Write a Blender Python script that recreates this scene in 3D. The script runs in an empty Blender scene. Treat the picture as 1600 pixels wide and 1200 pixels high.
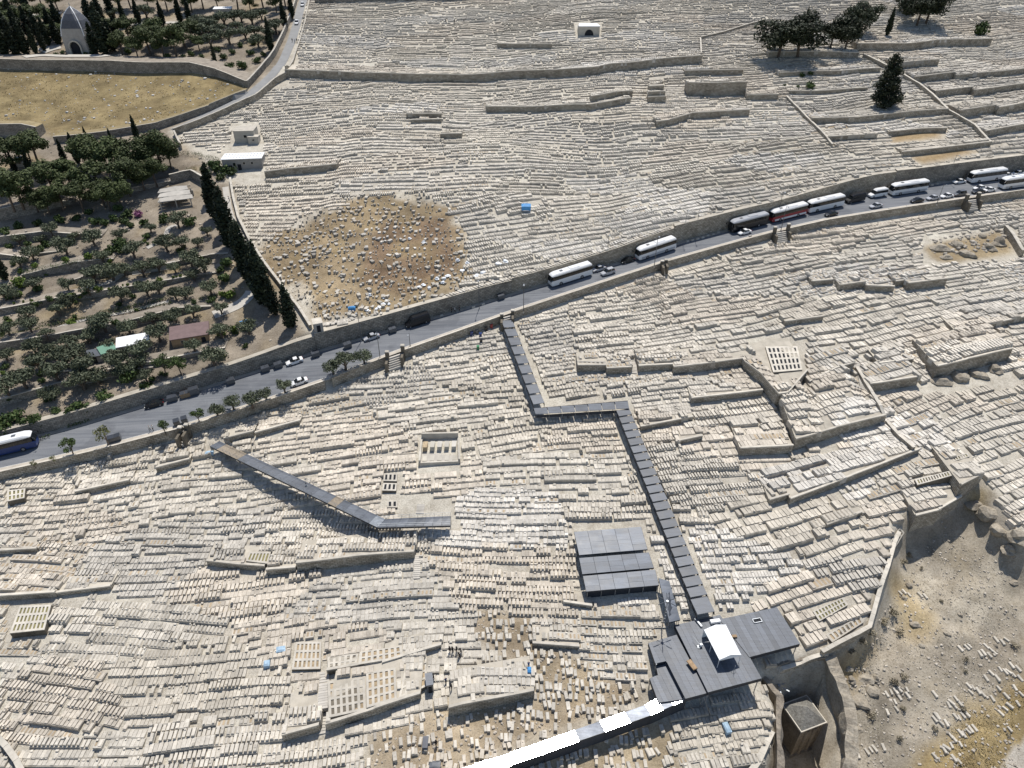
import bpy, bmesh, math, random
import numpy as np
from mathutils import Vector, Matrix

random.seed(7)
RNG = np.random.default_rng(7)
rad = math.radians
SC = bpy.context.scene
COL = SC.collection

# ------------------------------------------------------------------ camera
CAM_Z, PITCH, FOC = 130.0, rad(35.0), 1081.0      # focal length in pixels of the 1600 px wide photo
cam_d = bpy.data.cameras.new('camera')
cam_d.sensor_width = 36.0
cam_d.lens = 36.0 * FOC / 1600.0
cam_d.clip_start, cam_d.clip_end = 1.0, 6000.0
cam = bpy.data.objects.new('camera', cam_d)
COL.objects.link(cam)
cam.location = (0, 0, CAM_Z)
cam.rotation_euler = (rad(90) - PITCH, 0, 0)
SC.camera = cam

# ------------------------------------------------------------------ sky, sun, exposure
SUN_EL, SUN_AZ = rad(64.5), rad(10.0)             # azimuth measured from straight ahead (+Y) to the right
world = bpy.data.worlds.new('World')
SC.world = world
world.use_nodes = True
wn = world.node_tree
bg = wn.nodes['Background']
sky = wn.nodes.new('ShaderNodeTexSky')
sky.sky_type = 'NISHITA'
sky.sun_disc = False
sky.sun_elevation = SUN_EL
sky.sun_rotation = SUN_AZ
sky.altitude = 750
sky.air_density, sky.dust_density, sky.ozone_density = 1.0, 1.2, 1.0
bg.inputs['Strength'].default_value = 0.095
wn.links.new(sky.outputs[0], bg.inputs['Color'])
sun_d = bpy.data.lights.new('sun', 'SUN')
sun_d.energy = 3.95
sun_d.angle = rad(0.53)
sun_d.color = (1.0, 0.955, 0.89)
sun = bpy.data.objects.new('sun', sun_d)
COL.objects.link(sun)
SUN_DIR = Vector((math.sin(SUN_AZ) * math.cos(SUN_EL), math.cos(SUN_AZ) * math.cos(SUN_EL), math.sin(SUN_EL)))
sun.rotation_euler = SUN_DIR.to_track_quat('Z', 'Y').to_euler()
sun.location = (0, 0, 300)
SC.view_settings.view_transform = 'Standard'
SC.view_settings.look = 'None'
SC.view_settings.gamma = 1.0
SC.view_settings.use_curve_mapping = False
SC.view_settings.exposure = 0.31
SC.cycles.max_bounces = 5
SC.cycles.diffuse_bounces = 3
SC.cycles.glossy_bounces = 2
SC.cycles.use_denoising = True

# ------------------------------------------------------------------ pixel <-> place helpers (layout only)
_F = np.array([0, math.cos(PITCH), -math.sin(PITCH)])
_U = np.array([0, math.sin(PITCH), math.cos(PITCH)])
_R = np.array([1.0, 0, 0])

def ray(u, v):
    u = np.asarray(u, float); v = np.asarray(v, float)
    return _F + ((u - 800) / FOC)[..., None] * _R + ((600 - v) / FOC)[..., None] * _U

def project(x, y, z):
    x = np.asarray(x, float); y = np.asarray(y, float); z = np.asarray(z, float) - CAM_Z
    d = y * _F[1] + z * _F[2]
    up = y * _U[1] + z * _U[2]
    d = np.where(d < 1, 1, d)
    return 800 + FOC * x / d, 600 - FOC * up / d, d

PL_A, PL_B = 1.0, 0.2105                          # hillside: z = PL_A + PL_B * y

def plane_hit(u, v, dz=0.0):
    d = ray(u, v)
    t = (PL_A + dz - CAM_Z) / (d[..., 2] - PL_B * d[..., 1])
    p = d * t[..., None]
    p[..., 2] += CAM_Z
    return p

def in_poly(px, py, poly):
    px = np.asarray(px, float); py = np.asarray(py, float)
    r = np.zeros(px.shape, bool)
    n = len(poly)
    for i in range(n):
        x0, y0 = poly[i]; x1, y1 = poly[(i + 1) % n]
        if y0 == y1: continue
        c = ((y0 > py) != (y1 > py)) & (px < (x1 - x0) * (py - y0) / (y1 - y0) + x0)
        r ^= c
    return r

def sstep(a, b, x):
    t = np.clip((x - a) / (b - a), 0, 1)
    return t * t * (3 - 2 * t)

def interp_ext(x, xp, fp):
    x = np.asarray(x, float)
    r = np.interp(x, xp, fp)
    l = fp[0] + (x - xp[0]) * (fp[1] - fp[0]) / (xp[1] - xp[0])
    h = fp[-1] + (x - xp[-1]) * (fp[-1] - fp[-2]) / (xp[-1] - xp[-2])
    return np.where(x < xp[0], l, np.where(x > xp[-1], h, r))

# ------------------------------------------------------------------ object helpers
def tag(o, label=None, cat=None, group=None, kind=None):
    if label: o['label'] = label
    if cat: o['category'] = cat
    if group: o['group'] = group
    if kind: o['kind'] = kind
    return o

def link(o, parent=None):
    COL.objects.link(o)
    if parent is not None: o.parent = parent
    return o

def empty(name, loc=(0, 0, 0), rz=0.0):
    o = bpy.data.objects.new(name, None)
    o.empty_display_size = 0.5
    o.location = loc
    o.rotation_euler = (0, 0, rz)
    return link(o)

class MB:
    """collects polygons; build() links them as one mesh object"""
    def __init__(s): s.v = []; s.f = []; s.m = []; s.uv = []
    def add(s, verts, faces, mat=0, uvs=None):
        o = len(s.v)
        s.v.extend([tuple(p) for p in verts])
        for k, f in enumerate(faces):
            s.f.append(tuple(i + o for i in f)); s.m.append(mat)
            s.uv.append(uvs[k] if uvs else None)
    def box(s, c, h, rz=0.0, mat=0, bottom=True, taper=1.0):
        cx, cy, cz = c; hx, hy, hz = h
        ca, sa = math.cos(rz), math.sin(rz)
        P = []
        for z, k in ((-hz, 1.0), (hz, taper)):
            for x, y in ((-hx, -hy), (hx, -hy), (hx, hy), (-hx, hy)):
                P.append((cx + (x * ca - y * sa) * k, cy + (x * sa + y * ca) * k, cz + z))
        F = [(4, 5, 6, 7), (0, 1, 5, 4), (1, 2, 6, 5), (2, 3, 7, 6), (3, 0, 4, 7)]
        if bottom: F.append((3, 2, 1, 0))
        s.add(P, F, mat)
    def prism(s, top, bot, mat=0, cap=True):
        n = len(top)
        F = [(i, (i + 1) % n, n + (i + 1) % n, n + i) for i in range(n)]
        s.add(list(bot) + list(top), F, mat)
        if cap: s.add(list(top), [tuple(range(n))], mat)
    def bar(s, a, b, r, n=6, mat=0, r2=None):
        a = Vector(a); b = Vector(b); d = (b - a)
        if d.length < 1e-6: return
        q = d.to_track_quat('Z', 'Y')
        r2 = r if r2 is None else r2
        P = []
        for p, rr in ((a, r), (b, r2)):
            for i in range(n):
                t = 2 * math.pi * i / n
                P.append(p + q @ Vector((math.cos(t) * rr, math.sin(t) * rr, 0)))
        F = [(i, (i + 1) % n, n + (i + 1) % n, n + i) for i in range(n)]
        F += [tuple(range(n - 1, -1, -1)), tuple(range(n, 2 * n))]
        s.add(P, F, mat)
    def mesh(s, name, mats):
        me = bpy.data.meshes.new(name)
        me.from_pydata(s.v, [], s.f)
        for m in (mats if isinstance(mats, (list, tuple)) else [mats]): me.materials.append(m)
        if s.m: me.polygons.foreach_set('material_index', s.m)
        if any(u is not None for u in s.uv):
            lay = me.uv_layers.new(name='UVMap')
            k = 0
            for p, u in zip(me.polygons, s.uv):
                for j in range(p.loop_total):
                    if u is not None: lay.data[p.loop_start + j].uv = u[j]
        me.update()
        return me
    def build(s, name, mats, parent=None, smooth=False):
        me = s.mesh(name, mats)
        if smooth: me.polygons.foreach_set('use_smooth', [True] * len(me.polygons))
        return link(bpy.data.objects.new(name, me), parent)

def np_mesh(name, V, Q, mat, tint=None, tris=False):
    """big mesh from numpy arrays, optional per-vertex colour attribute 'tint'"""
    me = bpy.data.meshes.new(name)
    k = Q.shape[1]
    me.vertices.add(len(V)); me.vertices.foreach_set('co', V.astype(np.float32).ravel())
    me.loops.add(Q.size); me.loops.foreach_set('vertex_index', Q.astype(np.int32).ravel())
    me.polygons.add(len(Q))
    me.polygons.foreach_set('loop_start', np.arange(0, Q.size, k, dtype=np.int32))
    me.materials.append(mat)
    if tint is not None:
        a = me.color_attributes.new('tint', 'FLOAT_COLOR', 'POINT')
        c = np.ones((len(V), 4), np.float32); c[:, :3] = tint
        a.data.foreach_set('color', c.ravel())
    me.polygons.foreach_set('use_smooth', np.zeros(len(Q), bool))
    me.update(calc_edges=True)
    return me

# ------------------------------------------------------------------ materials
def mat_base(name, rough=0.85, metal=0.0, spec=0.3):
    m = bpy.data.materials.new(name); m.use_nodes = True
    b = m.node_tree.nodes['Principled BSDF']
    b.inputs['Roughness'].default_value = rough
    b.inputs['Metallic'].default_value = metal
    b.inputs['Specular IOR Level'].default_value = spec
    return m, m.node_tree, b

def N(nt, t, **kw):
    n = nt.nodes.new(t)
    for k, v in kw.items(): setattr(n, k, v)
    return n

def noise(nt, scale, detail=4, rough=0.6, vec=None):
    n = N(nt, 'ShaderNodeTexNoise')
    n.inputs['Scale'].default_value = scale; n.inputs['Detail'].default_value = detail; n.inputs['Roughness'].default_value = rough
    if vec is not None: nt.links.new(vec, n.inputs['Vector'])
    return n.outputs['Fac']

def ramp(nt, fac, stops):
    r = N(nt, 'ShaderNodeValToRGB')
    e = r.color_ramp.elements
    while len(e) < len(stops): e.new(0.5)
    for k, (p, c) in enumerate(stops):
        e[k].position = p; e[k].color = (*c, 1) if len(c) == 3 else c
    nt.links.new(fac, r.inputs['Fac'])
    return r.outputs['Color']

def mix(nt, mode, fac, a, b):
    n = N(nt, 'ShaderNodeMix', data_type='RGBA', blend_type=mode)
    for sock, val in ((n.inputs[0], fac), (n.inputs[6], a), (n.inputs[7], b)):
        if isinstance(val, (int, float)): sock.default_value = val
        elif isinstance(val, tuple): sock.default_value = (*val, 1) if len(val) == 3 else val
        else: nt.links.new(val, sock)
    return n.outputs[2]

def geo_pos(nt): return N(nt, 'ShaderNodeNewGeometry').outputs['Position']

def bump(nt, b, h, strength=0.3, dist=0.1):
    n = N(nt, 'ShaderNodeBump'); n.inputs['Strength'].default_value = strength; n.inputs['Distance'].default_value = dist
    nt.links.new(h, n.inputs['Height']); nt.links.new(n.outputs[0], b.inputs['Normal'])

def m_plain(name, col, rough=0.8, metal=0.0, var=0.18, scale=1.2, spec=0.3):
    m, nt, b = mat_base(name, rough, metal, spec)
    p = N(nt, 'ShaderNodeTexCoord').outputs['Object']
    f = noise(nt, scale, 5, 0.65, p)
    lo = tuple(c * (1 - var) for c in col); hi = tuple(min(1, c * (1 + var)) for c in col)
    c = ramp(nt, f, [(0.3, lo), (0.7, hi)])
    oi = N(nt, 'ShaderNodeObjectInfo')
    mr = N(nt, 'ShaderNodeMapRange'); mr.inputs[3].default_value = 1 - var * 0.7; mr.inputs[4].default_value = 1 + var * 0.7
    nt.links.new(oi.outputs['Random'], mr.inputs[0])
    c = mix(nt, 'MULTIPLY', 1.0, c, mr.outputs[0])
    nt.links.new(c, b.inputs['Base Color'])
    return m

def m_tinted(name, rough=0.9, var=0.22, bumpy=True, scales=(0.35, 2.5), spec=0.25):
    m, nt, b = mat_base(name, rough, 0, spec)
    a = N(nt, 'ShaderNodeAttribute', attribute_name='tint')
    p = geo_pos(nt)
    f1 = noise(nt, scales[0], 4, 0.6, p); f2 = noise(nt, scales[1], 6, 0.7, p)
    c1 = ramp(nt, f1, [(0.3, (1 - var,) * 3), (0.7, (1 + var * 0.6,) * 3)])
    c2 = ramp(nt, f2, [(0.35, (0.80, 0.79, 0.77)), (0.55, (1.02, 1.01, 1.0)), (0.8, (1.1, 1.1, 1.1))])
    c = mix(nt, 'MULTIPLY', 1.0, a.outputs['Color'], c1)
    c = mix(nt, 'MULTIPLY', 1.0, c, c2)
    nt.links.new(c, b.inputs['Base Color'])
    if bumpy: bump(nt, b, f2, 0.5, 0.06)
    return m

def m_wall(name, c0, c1, bw=0.55, bh=0.32):
    """coursed stone; UV in metres (along, up)"""
    m, nt, b = mat_base(name, 0.92, 0, 0.2)
    uv = N(nt, 'ShaderNodeUVMap').outputs[0]
    br = N(nt, 'ShaderNodeTexBrick')
    br.inputs['Scale'].default_value = 1.0
    br.inputs['Brick Width'].default_value = bw; br.inputs['Row Height'].default_value = bh
    br.inputs['Mortar Size'].default_value = 0.045; br.inputs['Bias'].default_value = 0.0
    br.inputs['Color1'].default_value = (*c0, 1); br.inputs['Color2'].default_value = (*c1, 1)
    br.inputs['Mortar'].default_value = (*[x * 0.5 for x in c0], 1)
    nt.links.new(uv, br.inputs['Vector'])
    p = geo_pos(nt)
    f = noise(nt, 0.25, 5, 0.7, p); f2 = noise(nt, 1.8, 6, 0.7, p)
    c = mix(nt, 'MULTIPLY', 1.0, br.outputs['Color'], ramp(nt, f, [(0.3, (0.62, 0.60, 0.57)), (0.5, (0.98, 0.96, 0.93)), (0.7, (1.16, 1.14, 1.1))]))
    c = mix(nt, 'MULTIPLY', 1.0, c, ramp(nt, f2, [(0.3, (0.7, 0.7, 0.7)), (0.6, (1.1, 1.1, 1.1))]))
    nt.links.new(c, b.inputs['Base Color'])
    bump(nt, b, br.outputs['Fac'], 0.5, -0.05)
    return m

MT = {}
MT['tomb'] = m_tinted('tomb_stone')
def m_soil():
    m, nt, b = mat_base('hillside_soil', 0.97, 0, 0.15)
    a = N(nt, 'ShaderNodeAttribute', attribute_name='tint')
    p = geo_pos(nt)
    f0 = noise(nt, 0.07, 5, 0.65, p); f1 = noise(nt, 0.5, 6, 0.7, p); f2 = noise(nt, 3.0, 6, 0.75, p)
    c = mix(nt, 'MULTIPLY', 1.0, a.outputs['Color'], ramp(nt, f0, [(0.32, (0.82, 0.80, 0.78)), (0.66, (1.12, 1.12, 1.1))]))
    c = mix(nt, 'MULTIPLY', 1.0, c, ramp(nt, f1, [(0.33, (0.78, 0.76, 0.73)), (0.52, (1.0, 1.0, 1.0)), (0.72, (1.12, 1.11, 1.1))]))
    c = mix(nt, 'MULTIPLY', 1.0, c, ramp(nt, f2, [(0.36, (0.72, 0.70, 0.67)), (0.52, (1.02, 1.01, 1.0)), (0.7, (1.16, 1.16, 1.15))]))
    nt.links.new(c, b.inputs['Base Color']); bump(nt, b, f2, 0.9, 0.18)
    return m
MT['ground'] = m_soil()
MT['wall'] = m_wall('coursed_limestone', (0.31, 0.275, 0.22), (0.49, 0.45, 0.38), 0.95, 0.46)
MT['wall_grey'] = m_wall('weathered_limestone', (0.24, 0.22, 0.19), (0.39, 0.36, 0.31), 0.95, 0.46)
MT['cap'] = m_plain('wall_coping', (0.50, 0.46, 0.39), 0.9, 0, 0.2, 0.6)
def m_asphalt():
    m, nt, b = mat_base('asphalt', 0.9, 0, 0.25)
    p = geo_pos(nt)
    mp = N(nt, 'ShaderNodeMapping'); mp.inputs['Rotation'].default_value = (0, 0, -0.38); mp.inputs['Scale'].default_value = (0.05, 1.3, 1.0)
    nt.links.new(p, mp.inputs['Vector'])
    f = noise(nt, 1.0, 4, 0.6, mp.outputs[0]); f1 = noise(nt, 0.12, 3, 0.5, p); f2 = noise(nt, 5, 5, 0.7, p)
    c = ramp(nt, f, [(0.35, (0.125, 0.134, 0.148)), (0.5, (0.160, 0.168, 0.180)), (0.65, (0.185, 0.192, 0.202))])
    c = mix(nt, 'MULTIPLY', 1.0, c, ramp(nt, f1, [(0.40, (0.84, 0.84, 0.85)), (0.46, (1.02, 1.02, 1.02)), (0.7, (1.08, 1.07, 1.06))]))
    c = mix(nt, 'MULTIPLY', 1.0, c, ramp(nt, f2, [(0.35, (0.9, 0.9, 0.9)), (0.65, (1.08, 1.08, 1.08))]))
    nt.links.new(c, b.inputs['Base Color'])
    return m
MT['asphalt'] = m_asphalt()
MT['pave'] = m_plain('pavement', (0.40, 0.36, 0.30), 0.9, 0, 0.2, 0.5)
MT['line'] = m_plain('road_paint', (0.62, 0.61, 0.58), 0.8, 0, 0.15, 2)
# ------------------------------------------------------------------ the road's two edges, then the hillside
NEAR_PX = [(0,740),(160,705),(277,675),(400,637),(512,598),(605,560),(640,547),(800,490),(1035,412),(1200,366),(1290,346),(1510,313),(1600,300)]
FAR_PX = [(0,694),(120,662),(230,628),(350,592),(430,566),(500,543),(600,515),(700,487),(800,457),(992,402),(1067,376),(1132,359),(1200,343),(1355,299),(1480,281),(1600,266)]
_n = plane_hit(*np.array(NEAR_PX, float).T, 0.6); _f = plane_hit(*np.array(FAR_PX, float).T, -0.6)
def y_near(x): return interp_ext(x, _n[:, 0], _n[:, 1])
def y_far(x): return interp_ext(x, _f[:, 0], _f[:, 1])

VALLEY = [(1412,805),(1440,806),(1462,800),(1492,783),(1500,762),(1532,745),(1560,795),(1600,850),(1700,900),(1900,1300),(1150,1300),(1195,1200),(1212,1150),(1216,1095),(1190,1052),(1205,1046),(1282,1030),(1366,980),(1386,905),(1394,880)]
PIT = [(1196,1052),(1286,1036),(1302,1072),(1316,1108),(1322,1172),(1318,1260),(1225,1260),(1222,1120),(1222,1085)]
GARDEN = [(-300,1000),(0,690),(120,660),(230,626),(350,590),(430,564),(492,538),(440,450),(385,380),(362,300),(330,255),(262,205),(200,205),(60,230),(-300,240)]

xs = np.concatenate([np.array([-3000, -1600, -900, -600, -450, -370]), np.arange(-310, -119, 1.6), np.arange(-118.4, 130, 1.15), np.arange(131, 320, 1.6), np.array([380, 460, 620, 900, 1600, 3000])])
ys = np.concatenate([np.array([-3000, -1200, -400, -100, 0, 30]), np.arange(44, 180, 1.0), np.arange(180.5, 300, 1.25), np.arange(301.5, 450, 1.8), np.array([462, 480, 520, 600, 800, 1300, 2200, 4200])])
XX, YY = np.meshgrid(xs, ys)

def vnoise(x, y, sc, seed):
    """smooth value noise"""
    r = np.random.default_rng(seed).random((257, 257))
    gx = x / sc + 1000.3; gy = y / sc + 1000.7
    i = np.floor(gx).astype(int); j = np.floor(gy).astype(int)
    fx = gx - i; fy = gy - j
    fx = fx * fx * (3 - 2 * fx); fy = fy * fy * (3 - 2 * fy)
    i %= 256; j %= 256
    return (r[j, i] * (1 - fx) + r[j, i + 1] * fx) * (1 - fy) + (r[j + 1, i] * (1 - fx) + r[j + 1, i + 1] * fx) * fy - 0.5

def blur(a, n):
    for _ in range(n):
        a = (np.roll(a, 1, 0) + np.roll(a, -1, 0) + a) / 3
        a = (np.roll(a, 1, 1) + np.roll(a, -1, 1) + a) / 3
    return a

def h_up(x):
    return np.interp(x, [-140, -62, -58, 30, 44, 100, 175], [1.9, 1.9, 2.9, 3.2, 4.5, 4.5, 4.3])

Z = PL_A + PL_B * np.clip(YY, 20, 470) + 0.03 * np.clip(YY - 470, 0, 4000)
tu = YY - y_far(XX)
tn = y_near(XX) - YY
def z_road(x, y):
    a, b = y_near(x), y_far(x); c = (a + b) / 2
    return PL_A + PL_B * c + 0.06 * (np.clip(y, a, b) - c)
wdn = sstep(-1.0, 0.15, tn); wup = sstep(0.9, 2.0, tu)
Z = (z_road(XX, YY) - 0.12) * (1 - wdn) * (1 - wup) + (Z - 1.0 * (1 - sstep(8, 70, tn))) * wdn + (Z + h_up(XX) * (1 - 0.45 * sstep(10, 120, tu))) * wup
pu, pv, _ = project(XX, YY, PL_A + PL_B * YY)
inb = (YY > 40) & (YY < 460) & (np.abs(XX) < 330)
vm = (in_poly(pu, pv, VALLEY) & inb).astype(float)
vmb = blur(vm, 1)
vdeep = blur((in_poly(pu, pv, VALLEY) & inb).astype(float), 9)
Z -= 2.0 * vmb + 4.4 * sstep(0.35, 1.0, vdeep)
valley_soft = vmb
pit = (in_poly(pu, pv, PIT) & inb)
rough = (vnoise(XX, YY, 9, 3) * 1.0 + vnoise(XX, YY, 3.5, 4) * 0.6 + vnoise(XX, YY, 1.7, 44) * 0.35) * blur(vm, 4)
cem = np.clip(np.minimum(tn, 40) / 40, 0, 1)
Z += rough * 1.6
Z += vnoise(XX, YY, 45, 5) * 3.0 * np.clip((np.maximum(tn, tu) - 4) / 40, 0, 1) * inb
Z += vnoise(XX, YY, 14, 6) * 0.8 * np.clip((np.maximum(tn, tu) - 3) / 20, 0, 1) * inb
PIT_Z = float(Z[pit].mean() - 8.5) if pit.any() else 0
Z = np.where(pit, PIT_Z, Z)

TERR = []        # terraces: (xs, yfront, yback, zfront, zback)

def H(x, y, terr=True):
    x = np.asarray(x, float); y = np.asarray(y, float)
    i = np.clip(np.searchsorted(xs, x) - 1, 0, len(xs) - 2); j = np.clip(np.searchsorted(ys, y) - 1, 0, len(ys) - 2)
    fx = np.clip((x - xs[i]) / (xs[i + 1] - xs[i]), 0, 1); fy = np.clip((y - ys[j]) / (ys[j + 1] - ys[j]), 0, 1)
    z = (Z[j, i] * (1 - fx) + Z[j, i + 1] * fx) * (1 - fy) + (Z[j + 1, i] * (1 - fx) + Z[j + 1, i + 1] * fx) * fy
    if terr:
        for (tx, yf, yb, zf, zb) in TERR:
            m = (x >= tx[0]) & (x <= tx[-1])
            if not np.any(m): continue
            a = np.interp(x, tx, yf); b = np.interp(x, tx, yb)
            m = m & (y >= a) & (y <= b)
            if not np.any(m): continue
            t = np.clip((y - a) / np.maximum(b - a, 0.1), 0, 1)
            zz = np.interp(x, tx, zf) * (1 - t) + np.interp(x, tx, zb) * t
            z = np.where(m, np.maximum(z, zz), z)
    return z

def G(u, v, dz=0.0, terr=True):
    """point of the hillside (dz above it) seen at photo pixel (u, v)"""
    u = np.atleast_1d(np.asarray(u, float)); v = np.atleast_1d(np.asarray(v, float))
    d = ray(u, v)
    t0 = (PL_A + dz - CAM_Z) / (d[:, 2] - PL_B * d[:, 1])
    out = np.zeros((len(u), 3))
    ks = np.linspace(0.80, 1.22, 220)
    T = t0[:, None] * ks[None]
    PX = d[:, None, 0] * T; PY = d[:, None, 1] * T; PZ = CAM_Z + d[:, None, 2] * T
    below = PZ <= H(PX, PY, terr) + dz
    k = np.argmax(below, 1); k = np.where(below.any(1), np.maximum(k, 1), 90)
    a = T[np.arange(len(u)), k - 1]; b = T[np.arange(len(u)), k]
    for _ in range(12):
        c = (a + b) / 2
        p = d * c[:, None]
        bl = p[:, 2] + CAM_Z <= H(p[:, 0], p[:, 1], terr) + dz
        b = np.where(bl, c, b); a = np.where(bl, a, c)
    p = d * b[:, None]; p[:, 2] += CAM_Z
    return p

def G1(u, v, dz=0.0, terr=True): return Vector(G([u], [v], dz, terr)[0])

def Gz(u, v, z):
    """point at height z seen at pixel"""
    d = ray(np.array([u]), np.array([v]))[0]
    t = (z - CAM_Z) / d[2]
    return Vector((d[0] * t, d[1] * t, z))

def densify(pts, step):
    pts = [np.array(p, float) for p in pts]
    out = [pts[0]]
    for a, b in zip(pts[:-1], pts[1:]):
        n = max(1, int(math.ceil(np.linalg.norm((b - a)[:2]) / step)))
        for k in range(1, n + 1): out.append(a + (b - a) * k / n)
    return np.array(out)

# ------------------------------------------------------------------ walls and terraces
def wall_strip(name, pts, h, th=0.6, label=None, cat='wall', group=None, mat='wall', foot=0.8, cap=0.12, step=3.0, side=1, lift=None, parent=None):
    """free-standing or parapet wall along world points; side=+1 puts its thickness to the left of the walking direction"""
    P = densify([(p[0], p[1]) for p in pts], step)
    hh = np.asarray(h if hasattr(h, '__len__') else [h, h], float)
    L = np.concatenate([[0], np.cumsum(np.hypot(*np.diff(P, axis=0).T))])
    T = np.gradient(P, axis=0); T /= np.maximum(np.hypot(T[:, 0], T[:, 1])[:, None], 1e-6)
    Nn = np.stack([-T[:, 1], T[:, 0]], 1) * side
    B = P + Nn * th
    z0 = np.minimum(H(P[:, 0], P[:, 1]), H(B[:, 0], B[:, 1])) if lift is None else np.interp(L, [0, L[-1]], lift)
    hz = np.interp(L / max(L[-1], 1e-6), np.linspace(0, 1, len(hh)), hh)
    zt = z0 + hz
    zt = blur1(zt, 1)
    m = MB(); n = len(P)
    for i in range(n - 1):
        a, b, c, d = P[i], P[i + 1], B[i], B[i + 1]
        lo0, lo1 = z0[i] - foot, z0[i + 1] - foot
        u0, u1 = L[i], L[i + 1]
        m.add([(*a, lo0), (*b, lo1), (*b, zt[i + 1]), (*a, zt[i])], [(0, 1, 2, 3)] if side > 0 else [(3, 2, 1, 0)], 0,
              [[(u0, lo0), (u1, lo1), (u1, zt[i + 1]), (u0, zt[i])]] if side > 0 else [[(u0, zt[i]), (u1, zt[i + 1]), (u1, lo1), (u0, lo0)]])
        m.add([(*d, lo1), (*c, lo0), (*c, zt[i]), (*d, zt[i + 1])], [(0, 1, 2, 3)] if side > 0 else [(3, 2, 1, 0)], 0,
              [[(u1, lo1), (u0, lo0), (u0, zt[i]), (u1, zt[i + 1])]] if side > 0 else [[(u1, zt[i + 1]), (u0, zt[i]), (u0, lo0), (u1, lo1)]])
        m.add([(*a, zt[i]), (*b, zt[i + 1]), (*d, zt[i + 1]), (*c, zt[i])], [(0, 1, 2, 3)], 0, [[(u0, 0), (u1, 0), (u1, th), (u0, th)]])
    for k in (0, n - 1):
        a, c = P[k], B[k]; lo = z0[k] - foot
        m.add([(*a, lo), (*c, lo), (*c, zt[k]), (*a, zt[k])], [(0, 1, 2, 3)], 0, [[(0, lo), (th, lo), (th, zt[k]), (0, zt[k])]])
    o = m.build(name, MT[mat], parent)
    if label: tag(o, label, cat, group, 'thing')
    if cap > 0:
        mc = MB()
        A2 = P - Nn * 0.06; B2 = B + Nn * 0.06
        for i in range(n - 1):
            j0 = 0.03 * ((i * 7) % 3)
            top = [(*A2[i], zt[i] + cap + j0), (*A2[i + 1], zt[i + 1] + cap + j0), (*B2[i + 1], zt[i + 1] + cap + j0), (*B2[i], zt[i] + cap + j0)]
            bot = [(*A2[i], zt[i] + .004), (*A2[i + 1], zt[i + 1] + .004), (*B2[i + 1], zt[i + 1] + .004), (*B2[i], zt[i] + .004)]
            mc.prism(top, bot)
        mc.build('coping', MT['cap'], o)
    return o

def blur1(a, n):
    for _ in range(n):
        p = np.pad(a, 1, mode='edge'); a = (p[:-2] + p[1:-1] + p[2:]) / 3
    return a

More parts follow.
